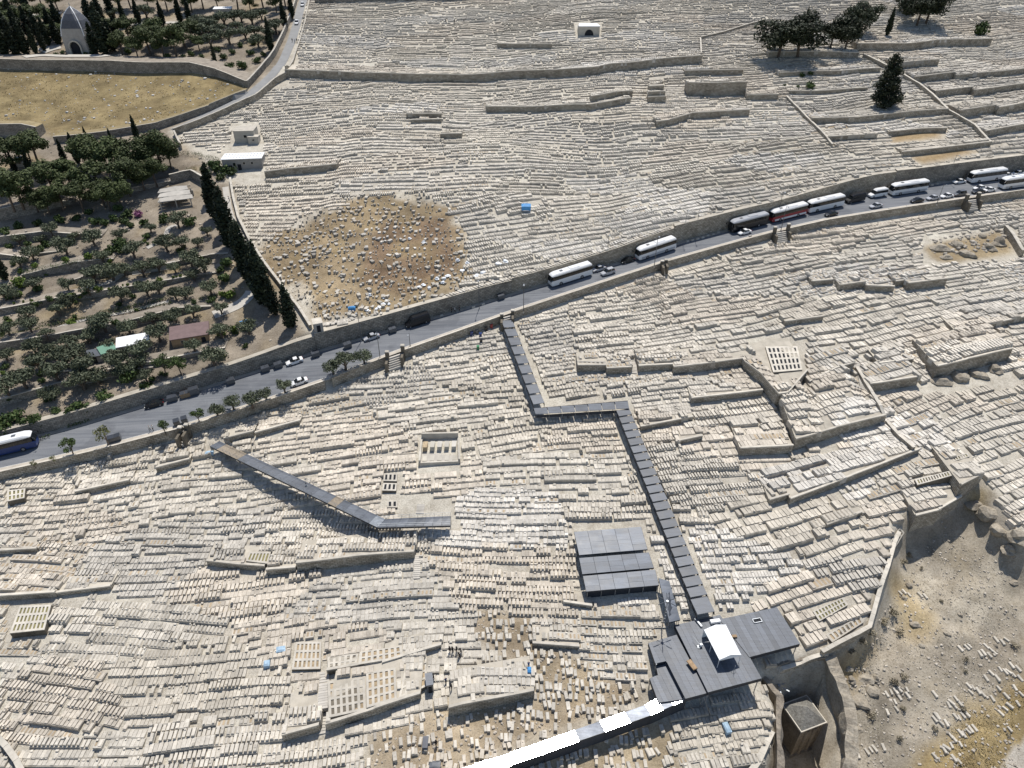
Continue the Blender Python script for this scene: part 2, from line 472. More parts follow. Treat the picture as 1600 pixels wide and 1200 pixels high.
TOP_COL = (0.44, 0.40, 0.33)
def terrace(front_px, h, depth, label, back_px=None, group='terrace walls among the tombs', mat='wall', cap=0.35, name='terrace_wall', top_mat=None):
    """a raised terrace: stone front along the foot line (pixels), level top running back into the slope"""
    P = G(*np.array(front_px, float).T)
    o = np.argsort(P[:, 0]); P = P[o]
    hh = np.asarray(h if hasattr(h, '__len__') else [h] * len(P), float)
    if len(hh) != len(P): hh = np.interp(np.linspace(0, 1, len(P)), np.linspace(0, 1, len(hh)), hh)
    tx = np.unique(np.concatenate([np.linspace(P[0, 0], P[-1, 0], max(3, int((P[-1, 0] - P[0, 0]) / 2.5) + 1)), P[:, 0]]))
    yf = np.interp(tx, P[:, 0], P[:, 1])
    if back_px is not None:
        Bk = G(*np.array(back_px, float).T); ob = np.argsort(Bk[:, 0]); Bk = Bk[ob]
        yb = np.maximum(np.interp(tx, Bk[:, 0], Bk[:, 1]), yf + 2)
    else:
        yb = yf + depth
    z0 = H(tx, yf - 0.3)
    zf = blur1(z0, 2) + np.interp(tx, P[:, 0], hh)
    zb = np.maximum(H(tx, yb) + 0.12, zf + 0.05)
    zb = np.minimum(zb, zf + 0.35 * (yb - yf))
    n = len(tx)
    L = np.concatenate([[0], np.cumsum(np.hypot(np.diff(tx), np.diff(yf)))])
    m = MB()
    lo = z0 - 2.6
    for i in range(n - 1):
        m.add([(tx[i], yf[i], lo[i]), (tx[i + 1], yf[i + 1], lo[i + 1]), (tx[i + 1], yf[i + 1], zf[i + 1]), (tx[i], yf[i], zf[i])], [(0, 1, 2, 3)], 0,
              [[(L[i], lo[i]), (L[i + 1], lo[i + 1]), (L[i + 1], zf[i + 1]), (L[i], zf[i])]])
        m.add([(tx[i], yf[i], zf[i]), (tx[i + 1], yf[i + 1], zf[i + 1]), (tx[i + 1], yb[i + 1], zb[i + 1]), (tx[i], yb[i], zb[i])], [(0, 1, 2, 3)], 1,
              [[(0, 0), (1, 0), (1, 1), (0, 1)]])
        m.add([(tx[i + 1], yb[i + 1], zb[i + 1] - 3), (tx[i], yb[i], zb[i] - 3), (tx[i], yb[i], zb[i]), (tx[i + 1], yb[i + 1], zb[i + 1])], [(0, 1, 2, 3)], 0,
              [[(L[i + 1], -3), (L[i], -3), (L[i], 0), (L[i + 1], 0)]])
    for k in (0, n - 1):
        D = yb[k] - yf[k]
        ys_ = np.linspace(yf[k], yb[k], 7)
        zl = np.minimum(H(np.full(7, tx[k] + (-.3 if k == 0 else .3)), ys_), lo[k] + 5) - 1.0
        zt_ = np.linspace(zf[k], zb[k], 7)
        for j in range(6):
            q = [(tx[k], ys_[j], zl[j]), (tx[k], ys_[j + 1], zl[j + 1]), (tx[k], ys_[j + 1], zt_[j + 1]), (tx[k], ys_[j], zt_[j])]
            m.add(q, [(3, 2, 1, 0)] if k == 0 else [(0, 1, 2, 3)], 0, [[(p[1], p[2]) for p in (q[::-1] if k == 0 else q)]])
    ob_ = m.build(name, [MT[mat], MT[top_mat or 'cap_ground']])
    tag(ob_, label, 'wall', group, 'thing')
    if cap > 0:
        mc = MB(); w = 0.45
        for i in range(n - 1):
            q = lambda yy, zz: [(tx[i], yf[i] + yy, zf[i] + zz), (tx[i + 1], yf[i + 1] + yy, zf[i + 1] + zz)]
            a = q(-0.07, 0); b = q(w, 0)
            mc.prism([(p[0], p[1], p[2] + cap) for p in (a[0], a[1], b[1], b[0])], [(p[0], p[1], p[2] + .003) for p in (a[0], a[1], b[1], b[0])])
        mc.build('coping', MT['cap'], ob_)
    TERR.append((tx, yf, yb, zf, zb))
    return ob_

MT['cap_ground'] = m_plain('terrace_paving', TOP_COL, 0.95, 0, 0.2, 0.4)
MT['soil_top'] = m_plain('garden_soil', (0.27, 0.235, 0.19), 0.95, 0, 0.3, 0.5)
MT['dry_top'] = m_plain('dry_field_soil', (0.25, 0.20, 0.11), 0.95, 0, 0.3, 0.5)
# ------------------------------------------------------------------ ground sheet with its soils
FIELD = [(-300,110),(0,108),(100,110),(240,105),(330,110),(382,130),(390,138),(330,165),(250,193),(80,215),(60,195),(-300,190)]
DEBRIS = [(500,325),(560,308),(640,303),(700,318),(725,360),(735,420),(740,440),(690,470),(560,500),(490,500),(440,440),(395,385),(420,365),(470,355)]
SPARSE = [(745,950),(830,960),(870,1010),(920,1040),(1000,1080),(1010,1090),(900,1130),(790,1170),(690,1210),(570,1210),(575,1150),(690,1100),(840,1085),(830,1050),(780,1020),(740,1000)]
SPARSE2 = [(830,1190),(960,1130),(1010,1120),(1060,1130),(1050,1170),(1075,1210),(820,1215)]
ROCKY = [(1445,385),(1480,378),(1540,365),(1570,360),(1590,395),(1540,405),(1480,412),(1452,405)]
pu, pv, pd = project(XX, YY, Z)
colr = np.zeros(Z.shape + (3,)); colr[:] = (0.52, 0.49, 0.425)
def paint(poly, col, n=1, noise_amt=0.0):
    m = blur((in_poly(pu, pv, poly) & inb).astype(float), n)
    if noise_amt: m = np.clip(m * 1.4 - 0.2 + vnoise(XX, YY, 5, 11) * noise_amt * (m > 0.02) * (m < 0.98), 0, 1)
    colr[:] = colr * (1 - m[..., None]) + np.array(col) * m[..., None]
GARDEN_ALL = [(-400,1100),(0,700),(492,540),(440,450),(380,370),(362,290),(262,205),(390,140),(440,100),(470,0),(480,-60),(-400,-60)]
paint(GARDEN_ALL, (0.27, 0.235, 0.19), 1)
paint(FIELD, (0.245, 0.195, 0.105), 1)
paint(DEBRIS, (0.285, 0.225, 0.145), 6, 2.0)
paint([(590,350),(700,340),(715,420),(640,470),(560,440)], (0.21, 0.15, 0.10), 4, 0.6)
paint(SPARSE, (0.39, 0.325, 0.235), 2, 0.4)
paint(SPARSE2, (0.36, 0.30, 0.21), 2, 0.4)
paint(VALLEY, (0.37, 0.335, 0.275), 1)
paint([(1400,1220),(1480,1130),(1600,1060),(1750,1060),(1750,1300),(1350,1300)], (0.30, 0.235, 0.125), 5, 0.8)
paint([(1290,1035),(1350,1000),(1375,1000),(1350,1060),(1310,1080)], (0.34, 0.25, 0.12), 3, 0.8)
paint([(1400,900),(1470,960),(1460,1010),(1400,1010)], (0.345, 0.28, 0.175), 4, 0.8)
paint([(1500,760),(1545,770),(1560,800),(1520,800)], (0.37, 0.27, 0.11), 2, 0.6)
paint(ROCKY, (0.33, 0.265, 0.17), 1, 0.4)
paint([(1390,205),(1480,200),(1470,215),(1390,225)], (0.36, 0.27, 0.16), 1)
paint([(1420,245),(1500,230),(1530,238),(1440,258)], (0.36, 0.27, 0.16), 1)
paint([(1285,190),(1330,190),(1330,200),(1290,200)], (0.36, 0.27, 0.16), 1)
paint([(-200,1200),(0,1140),(40,1210),(-200,1400)], (0.40, 0.38, 0.34), 0)
paint([(1548,1215),(1600,1150),(1640,1135),(1660,1260)], (0.45, 0.42, 0.37), 0)
wild = np.zeros(Z.shape)                      # weathering of the open ground: dry grass, bare earth, pale scree
for pl in (VALLEY, FIELD, DEBRIS, SPARSE, SPARSE2, GARDEN_ALL): wild = np.maximum(wild, blur((in_poly(pu, pv, pl) & inb).astype(float), 1))
n1 = vnoise(XX, YY, 7, 31) + .6 * vnoise(XX, YY, 3.1, 32); n2 = vnoise(XX, YY, 10, 33) + .7 * vnoise(XX, YY, 4.2, 34); n3 = vnoise(XX, YY, 2.3, 35)
colr *= 1 + wild[..., None] * (.5 * n1 + .35 * n3)[..., None]
gm = (np.clip(n2 * 2.2 - .25, 0, 1) * .6 * wild)[..., None]
colr[:] = colr * (1 - gm) + np.array((0.30, 0.235, 0.13)) * gm
colr[:] = np.clip(colr, .06, .7)
ny, nx = Z.shape
ii = np.arange(ny * nx).reshape(ny, nx)
Q = np.stack([ii[:-1, :-1], ii[:-1, 1:], ii[1:, 1:], ii[1:, :-1]], -1).reshape(-1, 4)
V = np.stack([XX, YY, Z], -1).reshape(-1, 3)
me = np_mesh('ground', V, Q, MT['ground'], colr.reshape(-1, 3))
me.polygons.foreach_set('use_smooth', [True] * len(me.polygons))
tag(link(bpy.data.objects.new('ground', me)), kind='structure')

# ------------------------------------------------------------------ the main road
rx = np.arange(-230, 240, 3.0)
ya, yb = y_near(rx), y_far(rx)
def ribbon(name, offs, mat, dz, closed_side=0.0):
    m = MB()
    for i in range(len(rx) - 1):
        q = []
        for k in (i, i + 1):
            for o in offs:
                y = ya[k] + o if o >= 0 else yb[k] + o
                q.append((rx[k], y, float(z_road(rx[k], y)) + dz))
        m.add([q[0], q[2], q[3], q[1]], [(0, 1, 2, 3)])
        if closed_side:
            for a, b in ((q[0], q[2]), (q[3], q[1])):
                m.add([(*a[:2], a[2] - closed_side), (*b[:2], b[2] - closed_side), b, a], [(0, 1, 2, 3)])
    o = m.build(name, MT[mat]); return tag(o, kind='structure')
ribbon('road', (0.01, -0.0001), 'asphalt', 0.0)
ribbon('pavement', (0.02, 1.5), 'pave', 0.13, 0.16)
ribbon('verge', (-1.3, -0.02), 'pave', 0.10, 0.12)
m = MB()
for i in range(0, len(rx) - 1):
    if i % 3 == 2: continue
    c = lambda k, o: ((rx[k]), (ya[k] + 1.5 + yb[k] - 1.3) / 2 + o)
    q = [c(i, -.07), c(i + 1, -.07), c(i + 1, .07), c(i, .07)]
    m.add([(*p, float(z_road(p[0], p[1])) + 0.006) for p in q], [(0, 1, 2, 3)])
# (the photo's road carries almost no visible centre line; keep only worn edge lines)
m2 = MB()
for i in range(len(rx) - 1):
    q = [(rx[i], ya[i] + 1.72), (rx[i + 1], ya[i + 1] + 1.72), (rx[i + 1], ya[i + 1] + 1.82), (rx[i], ya[i] + 1.82)]
    m2.add([(*p, float(z_road(p[0], p[1])) + 0.005) for p in q], [(0, 1, 2, 3)])
tag(m2.build('edge_line', MT['line']), kind='structure')

# near parapet: broken at the two gates
def rw(x): return float(y_near(x))
def px_x(u, v): return plane_hit(np.array([float(u)]), np.array([float(v)]), 0.6)[0][0]
cuts = [(-225, px_x(283, 672)), (px_x(296, 668), px_x(508, 600)), (px_x(520, 595), px_x(604, 561)), (px_x(632, 549), px_x(783, 496)), (px_x(803, 489), px_x(1033, 413)), (px_x(1041, 410), px_x(1207, 364)), (px_x(1232, 359), px_x(1506, 314)), (px_x(1528, 311), 235)]
names = ['long tan stone parapet wall along the lower road below the small trees, far left', 'stone parapet beside the raised walkway head at left', 'low stone parapet behind the two roadside olive trees', 'stone parapet between the road gate and the roofed stairway head', 'stone parapet along the lower kerb beside the two white coaches at centre', 'stone parapet along the lower kerb opposite the black coach', 'stone parapet along the lower kerb opposite the parked coaches at right', 'stone parapet along the lower kerb at the right edge']
for (x0, x1), nm in zip(cuts, names):
    X = np.linspace(x0, x1, max(2, int((x1 - x0) / 6)))
    Y = y_near(X)
    P = list(zip(X, Y - 0.02))
    z = z_road(X, Y)
    m = MB(); th = 0.55
    L = np.concatenate([[0], np.cumsum(np.hypot(np.diff(X), np.diff(Y)))])
    top = z + 0.6
    zl = np.minimum(H(X, Y - 1.2), z) - 1.2
    for i in range(len(X) - 1):
        a, b = (X[i], Y[i] - th), (X[i + 1], Y[i + 1] - th); c, d = (X[i], Y[i]), (X[i + 1], Y[i + 1])
        m.add([(*a, zl[i]), (*b, zl[i + 1]), (*b, top[i + 1]), (*a, top[i])], [(0, 1, 2, 3)], 0, [[(L[i], zl[i]), (L[i + 1], zl[i + 1]), (L[i + 1], top[i + 1]), (L[i], top[i])]])
        m.add([(*d, z[i + 1] - .5), (*c, z[i] - .5), (*c, top[i]), (*d, top[i + 1])], [(0, 1, 2, 3)], 0, [[(L[i + 1], 0), (L[i], 0), (L[i], 1.2), (L[i + 1], 1.2)]])
        m.add([(*a, top[i]), (*b, top[i + 1]), (*d, top[i + 1]), (*c, top[i])], [(0, 1, 2, 3)], 1)
    for k in (0, -1):
        m.add([(X[k], Y[k] - th, zl[k]), (X[k], Y[k], zl[k]), (X[k], Y[k], top[k]), (X[k], Y[k] - th, top[k])], [(0, 1, 2, 3)], 0, [[(0, 0), (th, 0), (th, 2), (0, 2)]])
    tag(m.build('parapet_wall', [MT['wall'], MT['cap']]), nm, 'wall', 'walls along the main road', 'thing')

# far retaining wall
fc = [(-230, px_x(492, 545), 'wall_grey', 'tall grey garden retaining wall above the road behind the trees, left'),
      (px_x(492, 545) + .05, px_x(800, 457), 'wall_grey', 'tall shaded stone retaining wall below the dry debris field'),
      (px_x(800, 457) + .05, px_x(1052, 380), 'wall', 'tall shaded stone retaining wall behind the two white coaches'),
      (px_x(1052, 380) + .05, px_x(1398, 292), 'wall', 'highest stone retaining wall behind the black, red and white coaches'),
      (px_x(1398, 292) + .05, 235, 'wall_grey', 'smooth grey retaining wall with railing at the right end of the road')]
for x0, x1, mm, nm in fc:
    X = np.linspace(x0, x1, max(3, int((x1 - x0) / 4))); Y = y_far(X)
    zb_ = z_road(X, Y) - 0.8
    top = np.maximum(blur1(H(X, Y + 2.6), 3) + 0.25, zb_ + 2.4)
    L = np.concatenate([[0], np.cumsum(np.hypot(np.diff(X), np.diff(Y)))])
    th = 1.9; m = MB()
    for i in range(len(X) - 1):
        a, b = (X[i], Y[i]), (X[i + 1], Y[i + 1]); c, d = (X[i], Y[i] + th), (X[i + 1], Y[i + 1] + th)
        m.add([(*a, zb_[i]), (*b, zb_[i + 1]), (*b, top[i + 1]), (*a, top[i])], [(0, 1, 2, 3)], 0, [[(L[i], zb_[i]), (L[i + 1], zb_[i + 1]), (L[i + 1], top[i + 1]), (L[i], top[i])]])
        m.add([(*a, top[i]), (*b, top[i + 1]), (*d, top[i + 1]), (*c, top[i])], [(0, 1, 2, 3)], 1)
        m.add([(*d, top[i + 1] - 2), (*c, top[i] - 2), (*c, top[i]), (*d, top[i + 1])], [(0, 1, 2, 3)], 0, [[(L[i + 1], 0), (L[i], 0), (L[i], 2), (L[i + 1], 2)]])
    for k in (0, -1):
        m.add([(X[k], Y[k], zb_[k]), (X[k], Y[k] + th, zb_[k]), (X[k], Y[k] + th, top[k]), (X[k], Y[k], top[k])], [(0, 1, 2, 3)], 0, [[(0, 0), (th, 0), (th, 4), (0, 4)]])
    if x0 > -100: TERR.append((X, Y + 0.25, Y + th, top, top))
    tag(m.build('retaining_wall', [MT[mm], MT['cap_ground']]), nm, 'wall', 'walls along the main road', 'thing')
# ------------------------------------------------------------------ terraces of the lower cemetery
lo = 'lower terrace walls'; up = 'upper terrace walls'
TERR_SPEC = [
 # front foot line px, heights, depth, label, back px
 ([(1267,448),(1300,444)], 1.5, 6, 'short stepped stone wall left of the curved terraces under the road', None, lo),
 ([(1310,456),(1350,450)], 2.0, 6, 'curved stone bastion wall in the tombs under the road', None, lo),
 ([(1351,455),(1395,457)], 1.8, 6, 'stone terrace front between two bastions under the road', None, lo),
 ([(1397,448),(1414,446)], 1.6, 5, 'narrow stone terrace step beside the straight bastion', None, lo),
 ([(1415,455),(1476,447)], 2.4, 7, 'straight stone bastion wall right of the curved terraces', None, lo),
 ([(1225,510),(1285,501)], 1.3, 6, 'low stone wall with open graves above the walled court', None, lo),
 ([(902,582),(946,581)], 2.0, 6, 'stone terrace holding a grid of open graves right of the stairway', None, lo),
 ([(947,586),(986,583)], 1.8, 6, 'stone terrace front left of the small stone stair', None, lo),
 ([(997,582),(1050,579)], 1.8, 7, 'stone terrace wall right of the small stone stair', None, lo),
 ([(1051,586),(1161,572)], 2.3, 8, 'long stone terrace wall running up to the walled court', None, lo),
 ([(1079,631),(1190,618)], 1.6, 7, 'long low stone terrace wall left of the walled court foot', None, lo),
 ([(1000,674),(1082,658)], 1.2, 5, 'thin stone terrace wall just right of the roofed stairway bend', None, lo),
 ([(1055,696),(1097,687)], 1.0, 5, 'small stone terrace edge with white slabs right of the stairway', None, lo),
 ([(1488,524),(1550,514),(1594,504),(1640,492)], 1.6, 9, 'stone terrace wall curving up at the right edge', None, lo),
 ([(1370,579),(1424,571)], 2.0, 7, 'stone terrace wall just right of the stone stair', None, lo),
 ([(1355,614),(1390,609),(1432,602)], 2.6, 8, 'stone terrace wall above the shaded hollow', None, lo),
 ([(1457,592),(1500,583),(1574,563)], [3.6, 4, 3.6], 13, 'tall stone terrace wall over the dark rock hollow at right', None, lo),
 ([(1160,577),(1192,612),(1209,636),(1227,633),(1258,592)], [2.6, 3.4, 3.6, 3.6, 2.8], 14, 'pointed stone bastion of the walled court with open grave slots', [(1160,545),(1200,528),(1262,532)], lo),
 ([(1262,606),(1300,590),(1330,582)], [1.6, 2.6, 3.0], 9, 'slanting stone terrace wall right of the pointed bastion', None, lo),
 ([(1154,713),(1236,709)], 2.3, 9, 'small square stone terrace left of the big terrace block', None, lo),
 ([(1238,705),(1300,684),(1380,661)], [3.4, 2.9, 2.3], 17, 'large stone terrace block with rows of pale slab tombs', None, lo),
 ([(1200,790),(1231,781)], 1.5, 4, 'short end of the long slanting terrace wall, right', None, lo),
 ([(1232,790),(1330,752),(1434,709)], [1.8, 1.8, 1.4], 6, 'long slanting stone terrace wall right of the roofed stairway', None, lo),
 ([(1290,826),(1345,806)], 1.0, 5, 'low stone wall below the long slanting terrace', None, lo),
 ([(1419,832),(1458,821)], [5.2, 5.2], 12, 'square stone bastion over the dry slope', None, lo),
 ([(1459,813),(1492,797)], [4.8, 4.4], 14, 'stone bastion in shade over the dry slope', None, lo),
 ([(1493,776),(1530,755)], [4.4, 4.0], 14, 'rounded stone bastion with dark slab graves over the dry slope', None, lo),
 ([(466,895),(560,884),(648,873)], [2.6, 2.8, 2.0], 6, 'long stone terrace wall with a deep shadow below the grey ramp', None, lo),
 ([(325,884),(370,890),(416,893)], [1.4, 1.5, 1.5], 5, 'bent stone terrace wall left of the long shadowed terrace', None, lo),
 ([(418,900),(464,895)], 1.6, 5, 'short dark terrace front beside the long shadowed terrace', None, lo),
 ([(0,940),(45,937),(90,934)], 1.5, 4, 'stone terrace wall above the block of open graves at left edge', None, lo),
 ([(90,931),(175,922)], 1.0, 4, 'low stone terrace edge near the left edge', None, lo),
 ([(120,776),(204,757)], 1.2, 3.5, 'grey stone plinth of a grave row below the road at left', None, lo),
 ([(246,739),(298,724)], 1.3, 4, 'grey stone plinth of a grave row beside the raised walkway head', None, lo),
 ([(352,695),(398,682)], 1.6, 3.5, 'stepped stone grave terrace right of the raised walkway head', None, lo),
 ([(400,684),(470,663)], 1.2, 3.5, 'long stone grave terrace below the road parapet', None, lo),
 ([(0,867),(60,863)], 1.0, 3.5, 'low stone terrace front at the left edge', None, lo),
 ([(512,1055),(597,1039)], 1.2, 4, 'stone wall over the new grave grid near the bottom', None, lo),
 ([(598,1042),(690,1013)], 1.0, 4, 'stone wall climbing right over the new grave grid', None, lo),
 ([(444,1160),(501,1143)], 2.0, 8, 'stone terrace wall left of the narrow white stair, bottom', None, lo),
 ([(511,1143),(590,1117),(658,1092)], [1.9, 2.0, 1.6], 11, 'long stone wall under the new grave grid, bottom', None, lo),
 ([(702,1120),(725,1116),(800,1100),(834,1091)], [2.6, 3.0, 2.6, 2.2], 7, 'stone terrace wall with deep shadow above the scattered tombs', None, lo),
 ([(832,1010),(905,1016)], 0.9, 4, 'low stone edge in the tombs left of the metal roofs', None, lo),
 ([(880,945),(925,952)], 0.8, 3, 'thin stone edge below the three metal shed roofs', None, lo),
 # upper cemetery
 ([(447,122),(535,125),(590,127),(650,129),(800,124),(870,122),(935,117),(950,113),(1035,104),(1096,99)], 3.2, 12, 'very long tan wall crossing the whole upper cemetery', None, up),
 ([(760,176),(800,176),(922,173),(985,162)], 2.2, 8, 'long winding terrace wall in the middle of the upper cemetery', None, up),
 ([(923,160),(988,152)], 2.0, 6, 'second tier of terrace wall in the middle of the upper cemetery', None, up),
 ([(1025,200),(1045,197),(1080,186),(1170,181)], 2.2, 7, 'bent terrace wall right of centre in the upper cemetery', None, up),
 ([(1012,161),(1040,160)], 2.2, 3.2, 'lowest step of the stacked tomb terraces, upper cemetery', None, up),
 ([(1013,151),(1039,150)], 1.6, 3.2, 'second step of the stacked tomb terraces, upper cemetery', None, up),
 ([(1014,142),(1037,141)], 1.6, 3.2, 'third step of the stacked tomb terraces, upper cemetery', None, up),
 ([(1015,133),(1036,132)], 1.6, 3.2, 'top step of the stacked tomb terraces, upper cemetery', None, up),
 ([(1073,150),(1164,149)], 5.0, 6, 'big rectangular stone wall with white top in the upper cemetery', None, up),
 ([(1070,119),(1160,117)], 2.0, 6, 'stone terrace wall above the big rectangular wall', None, up),
 ([(1166,157),(1215,156)], 2.0, 5, 'short terrace wall right of the big rectangular wall', None, up),
 ([(415,279),(450,274),(527,266)], 2.2, 6, 'stone terrace wall right of the white-roofed cemetery house', None, up),
 ([(635,186),(690,186)], 1.8, 4, 'dark three-step tomb terrace, upper left cemetery', None, up),
 ([(642,193),(690,192)], 1.2, 2, 'lower step of the dark tomb terrace, upper left cemetery', None, up),
 ([(688,217),(722,216)], 1.6, 5, 'small dark terrace front in the upper cemetery', None, up),
 ([(778,75),(862,76)], 1.8, 5, 'thin curved wall left of the small white tomb house', None, up),
 ([(1217,121),(1375,113)], 1.6, 8, 'stone terrace wall below the dark tree group, upper right', None, up),
 ([(1232,147),(1355,142)], 1.2, 6, 'low terrace wall left of the lone conifer, upper right', None, up),
 ([(1267,194),(1340,192),(1480,179)], 2.0, 9, 'long terrace wall under the lone conifer, upper right', None, up),
 ([(1293,221),(1368,217)], 1.6, 6, 'short curved terrace wall above the road, upper right', None, up),
 ([(1388,213),(1478,207)], 1.5, 5, 'terrace wall beside the bare tan plot, upper right', None, up),
 ([(1409,245),(1470,238),(1545,229)], 1.6, 6, 'terrace wall above the tan plot by the road, upper right', None, up),
 ([(1337,80),(1410,80),(1460,74),(1547,72)], 3.0, 7, 'buttressed stone wall below the trees, upper right', None, up),
 ([(1200,91),(1270,90),(1340,92)], 2.4, 7, 'stone wall in the shade of the dark trees, upper right', None, up),
 ([(1395,109),(1465,103)], 2.5, 9, 'topmost stone block terrace right of the stepped wall', None, up),
 ([(1427,131),(1490,123)], 2.5, 8, 'second stone block terrace right of the stepped wall', None, up),
 ([(1491,126),(1600,115),(1660,110)], 2.0, 8, 'second-row long stone terrace at the right edge', None, up),
 ([(1460,153),(1518,146)], 2.5, 8, 'third stone block terrace right of the stepped wall', None, up),
 ([(1520,151),(1600,140),(1660,134)], 2.4, 8, 'third-row long stone terrace at the right edge', None, up),
 ([(1497,186),(1554,177)], 3.0, 9, 'fourth stone block terrace right of the stepped wall', None, up),
 ([(1556,181),(1600,172),(1660,165)], 3.0, 9, 'fourth-row stone terrace at the right edge', None, up),
 ([(1536,216),(1600,204),(1660,196)], 2.4, 8, 'lowest stone terrace at the right edge above the road', None, up),
]
for fp, h, dep, lab, back, grp in TERR_SPEC:
    terrace(fp, h, dep, lab, back, grp, name='terrace_wall')
# garden terraces at left
gt = 'garden terrace walls'
GSPEC = [
 ([(0,347),(60,332),(112,319)], 3.0, 9, 'tall shaded wall under the umbrella pines'),
 ([(198,303),(268,287)], 2.6, 8, 'shaded garden wall left of the folded shelter roof'),
 ([(0,383),(70,374),(160,371)], 2.0, 7, 'shaded garden terrace wall at the upper left'),
 ([(0,404),(45,405)], 1.2, 4, 'short garden wall at the left edge'),
 ([(60,400),(98,393)], 1.0, 4, 'short stone garden step in the upper olive terraces'),
 ([(36,437),(117,423),(178,407)], 2.0, 6, 'ivy-dark garden terrace wall'),
 ([(96,447),(130,439),(240,423),(330,404),(356,397)], 1.0, 5, 'long low garden wall below the pale path'),
 ([(0,492),(90,474),(165,462),(240,450),(340,427)], 1.3, 5, 'long garden wall behind the clipped shrubs'),
 ([(0,547),(100,531),(200,513),(278,492),(330,481)], 1.6, 6, 'long garden wall below the clipped hedges'),
 ([(60,583),(160,588),(250,571),(352,545)], [.8, 1.2, 1.2, 1.2], 5, 'garden wall in front of the brown-roofed shed'),
 ([(0,636),(90,610),(150,597),(240,576)], 1.5, 5, 'lowest garden wall above the road trees'),
]
for fp, h, dep, lab in GSPEC:
    hh = [h] * len(fp) if not hasattr(h, '__len__') else list(h)
    hh = [x * 1.3 for x in hh]
    if fp[0][0] > 5: hh[0] *= .5
    hh[-1] *= .3
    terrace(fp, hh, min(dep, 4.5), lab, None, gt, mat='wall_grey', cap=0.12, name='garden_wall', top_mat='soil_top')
# ------------------------------------------------------------------ the tombs
LOWER = [(-60,768),(0,752),(170,716),(285,688),(400,650),(520,610),(640,560),(800,503),(1035,426),(1200,380),(1290,359),(1510,326),(1640,300),(1640,860),(1600,850),(1560,795),(1532,745),(1500,740),(1455,800),(1412,800),(1394,880),(1386,905),(1366,975),(1282,1020),(1190,1040),(1200,1070),(1213,1110),(1205,1160),(1180,1240),(-60,1240)]
UPPER = [(482,-14),(1640,-14),(1640,250),(1575,240),(1410,266),(1240,303),(1045,352),(930,396),(800,441),(735,452),(600,490),(505,515),(492,500),(440,438),(388,376),(366,292),(415,285),(410,245),(345,238),(278,218),(285,205),(450,128),(468,95),(462,80)]
HOLES = [  # places without rows of tombs
 [(777,497),(806,497),(856,622),(985,618),(1000,690),(1128,955),(1128,970),(1085,975),(955,650),(832,652)],
 [(893,818),(1008,815),(1038,905),(1066,965),(1048,985),(1025,935),(908,940)],
 [(1005,1000),(1055,968),(1215,943),(1256,1004),(1250,1016),(1195,1035),(1192,1075),(1110,1095),(1075,1112),(780,1210),(680,1215),(800,1170),(1010,1095)],
 [(652,676),(722,676),(722,742),(652,742)],
 [(12,944),(82,944),(82,1004),(12,1004)],
 [(620,770),(705,775),(720,830),(625,832)],
 [(1163,530),(1200,522),(1262,530),(1258,585),(1225,600),(1190,570)],
 [(320,682),(350,682),(350,700),(320,700)],
 [(360,192),(404,192),(412,226),(412,276),(345,240),(345,228),(362,222)],
 [(898,34),(940,34),(940,58),(898,58)],
 [(590,545),(640,540),(645,570),(600,580)],
 [(500,1060),(512,1057),(512,1150),(500,1152)],
 [(1440,365),(1590,355),(1598,405),(1440,415)],
 [(1420,598),(1460,590),(1580,575),(1600,600),(1480,612),(1420,615)],
 [(1388,205),(1485,198),(1475,214),(1392,226)],
 [(1420,244),(1502,229),(1532,238),(1440,260)],
 [(1383,848),(1410,815),(1416,838),(1392,872)], [(1264,955),(1320,928),(1330,945),(1282,976)], [(1285,992),(1348,956),(1355,972),(1300,1010)],
 [(1466,718),(1514,702),(1520,712),(1474,731)], [(1424,750),(1487,728),(1493,740),(1432,765)],
 [(510,1024),(630,1004),(634,1028),(512,1052)], [(510,1062),(620,1038),(622,1094),(514,1126)], [(454,998),(505,998),(504,1050),(452,1052)], [(450,1080),(502,1080),(503,1103),(448,1108)],
 [(384,858),(428,860),(420,884),(380,880)], [(898,560),(950,560),(950,580),(898,580)], [(597,736),(625,736),(624,797),(593,797)], [(8,762),(42,760),(42,780),(8,788)],
 [(646,866),(657,866),(657,908),(646,908)], [(986,560),(996,560),(995,586),(985,586)], [(1332,564),(1344,562),(1356,608),(1344,612)],
]
SP_MASK = [SPARSE, SPARSE2]
SLOPES = [(30,1100,.22),(20,900,.10),(100,800,-.10),(110,1000,.02),(300,1020,-.04),(250,900,-.07),(600,950,-.06),(480,800,-.02),(800,1000,.10),(900,950,.14),(850,850,.10),(950,720,-.02),(1080,850,-.10),(1150,760,-.16),(1300,750,-.30),(1300,900,-.36),(1450,650,-.32),(1560,700,-.36),(1150,520,-.14),(1050,450,-.27),(850,520,-.22),(1400,400,-.15),(1500,480,-.20),(1330,560,-.22),(600,720,-.05),(450,650,-.20),(250,740,-.20),(1180,1140,-.42),(1050,1060,-.1),(1000,950,.06),(700,600,-.08),(880,620,-.04),(1060,600,-.1),(560,1100,-.22),(250,1150,-.03),(700,1130,-.15),
 (600,60,-.02),(600,200,.02),(430,230,-.10),(400,320,-.05),(1000,200,-.02),(1000,290,-.12),(1150,290,-.14),(1300,60,-.05),(1500,100,-.10),(800,370,-.22),(900,250,.04),(1300,180,-.06),(650,260,.02),(1000,40,-.04)]
_s = np.array(SLOPES)
_p0 = plane_hit(_s[:, 0] - 8, _s[:, 1] - 8 * _s[:, 2]); _p1 = plane_hit(_s[:, 0] + 8, _s[:, 1] + 8 * _s[:, 2])
_ang = np.arctan2(_p1[:, 1] - _p0[:, 1], _p1[:, 0] - _p0[:, 0]); _pc = (_p0 + _p1) / 2
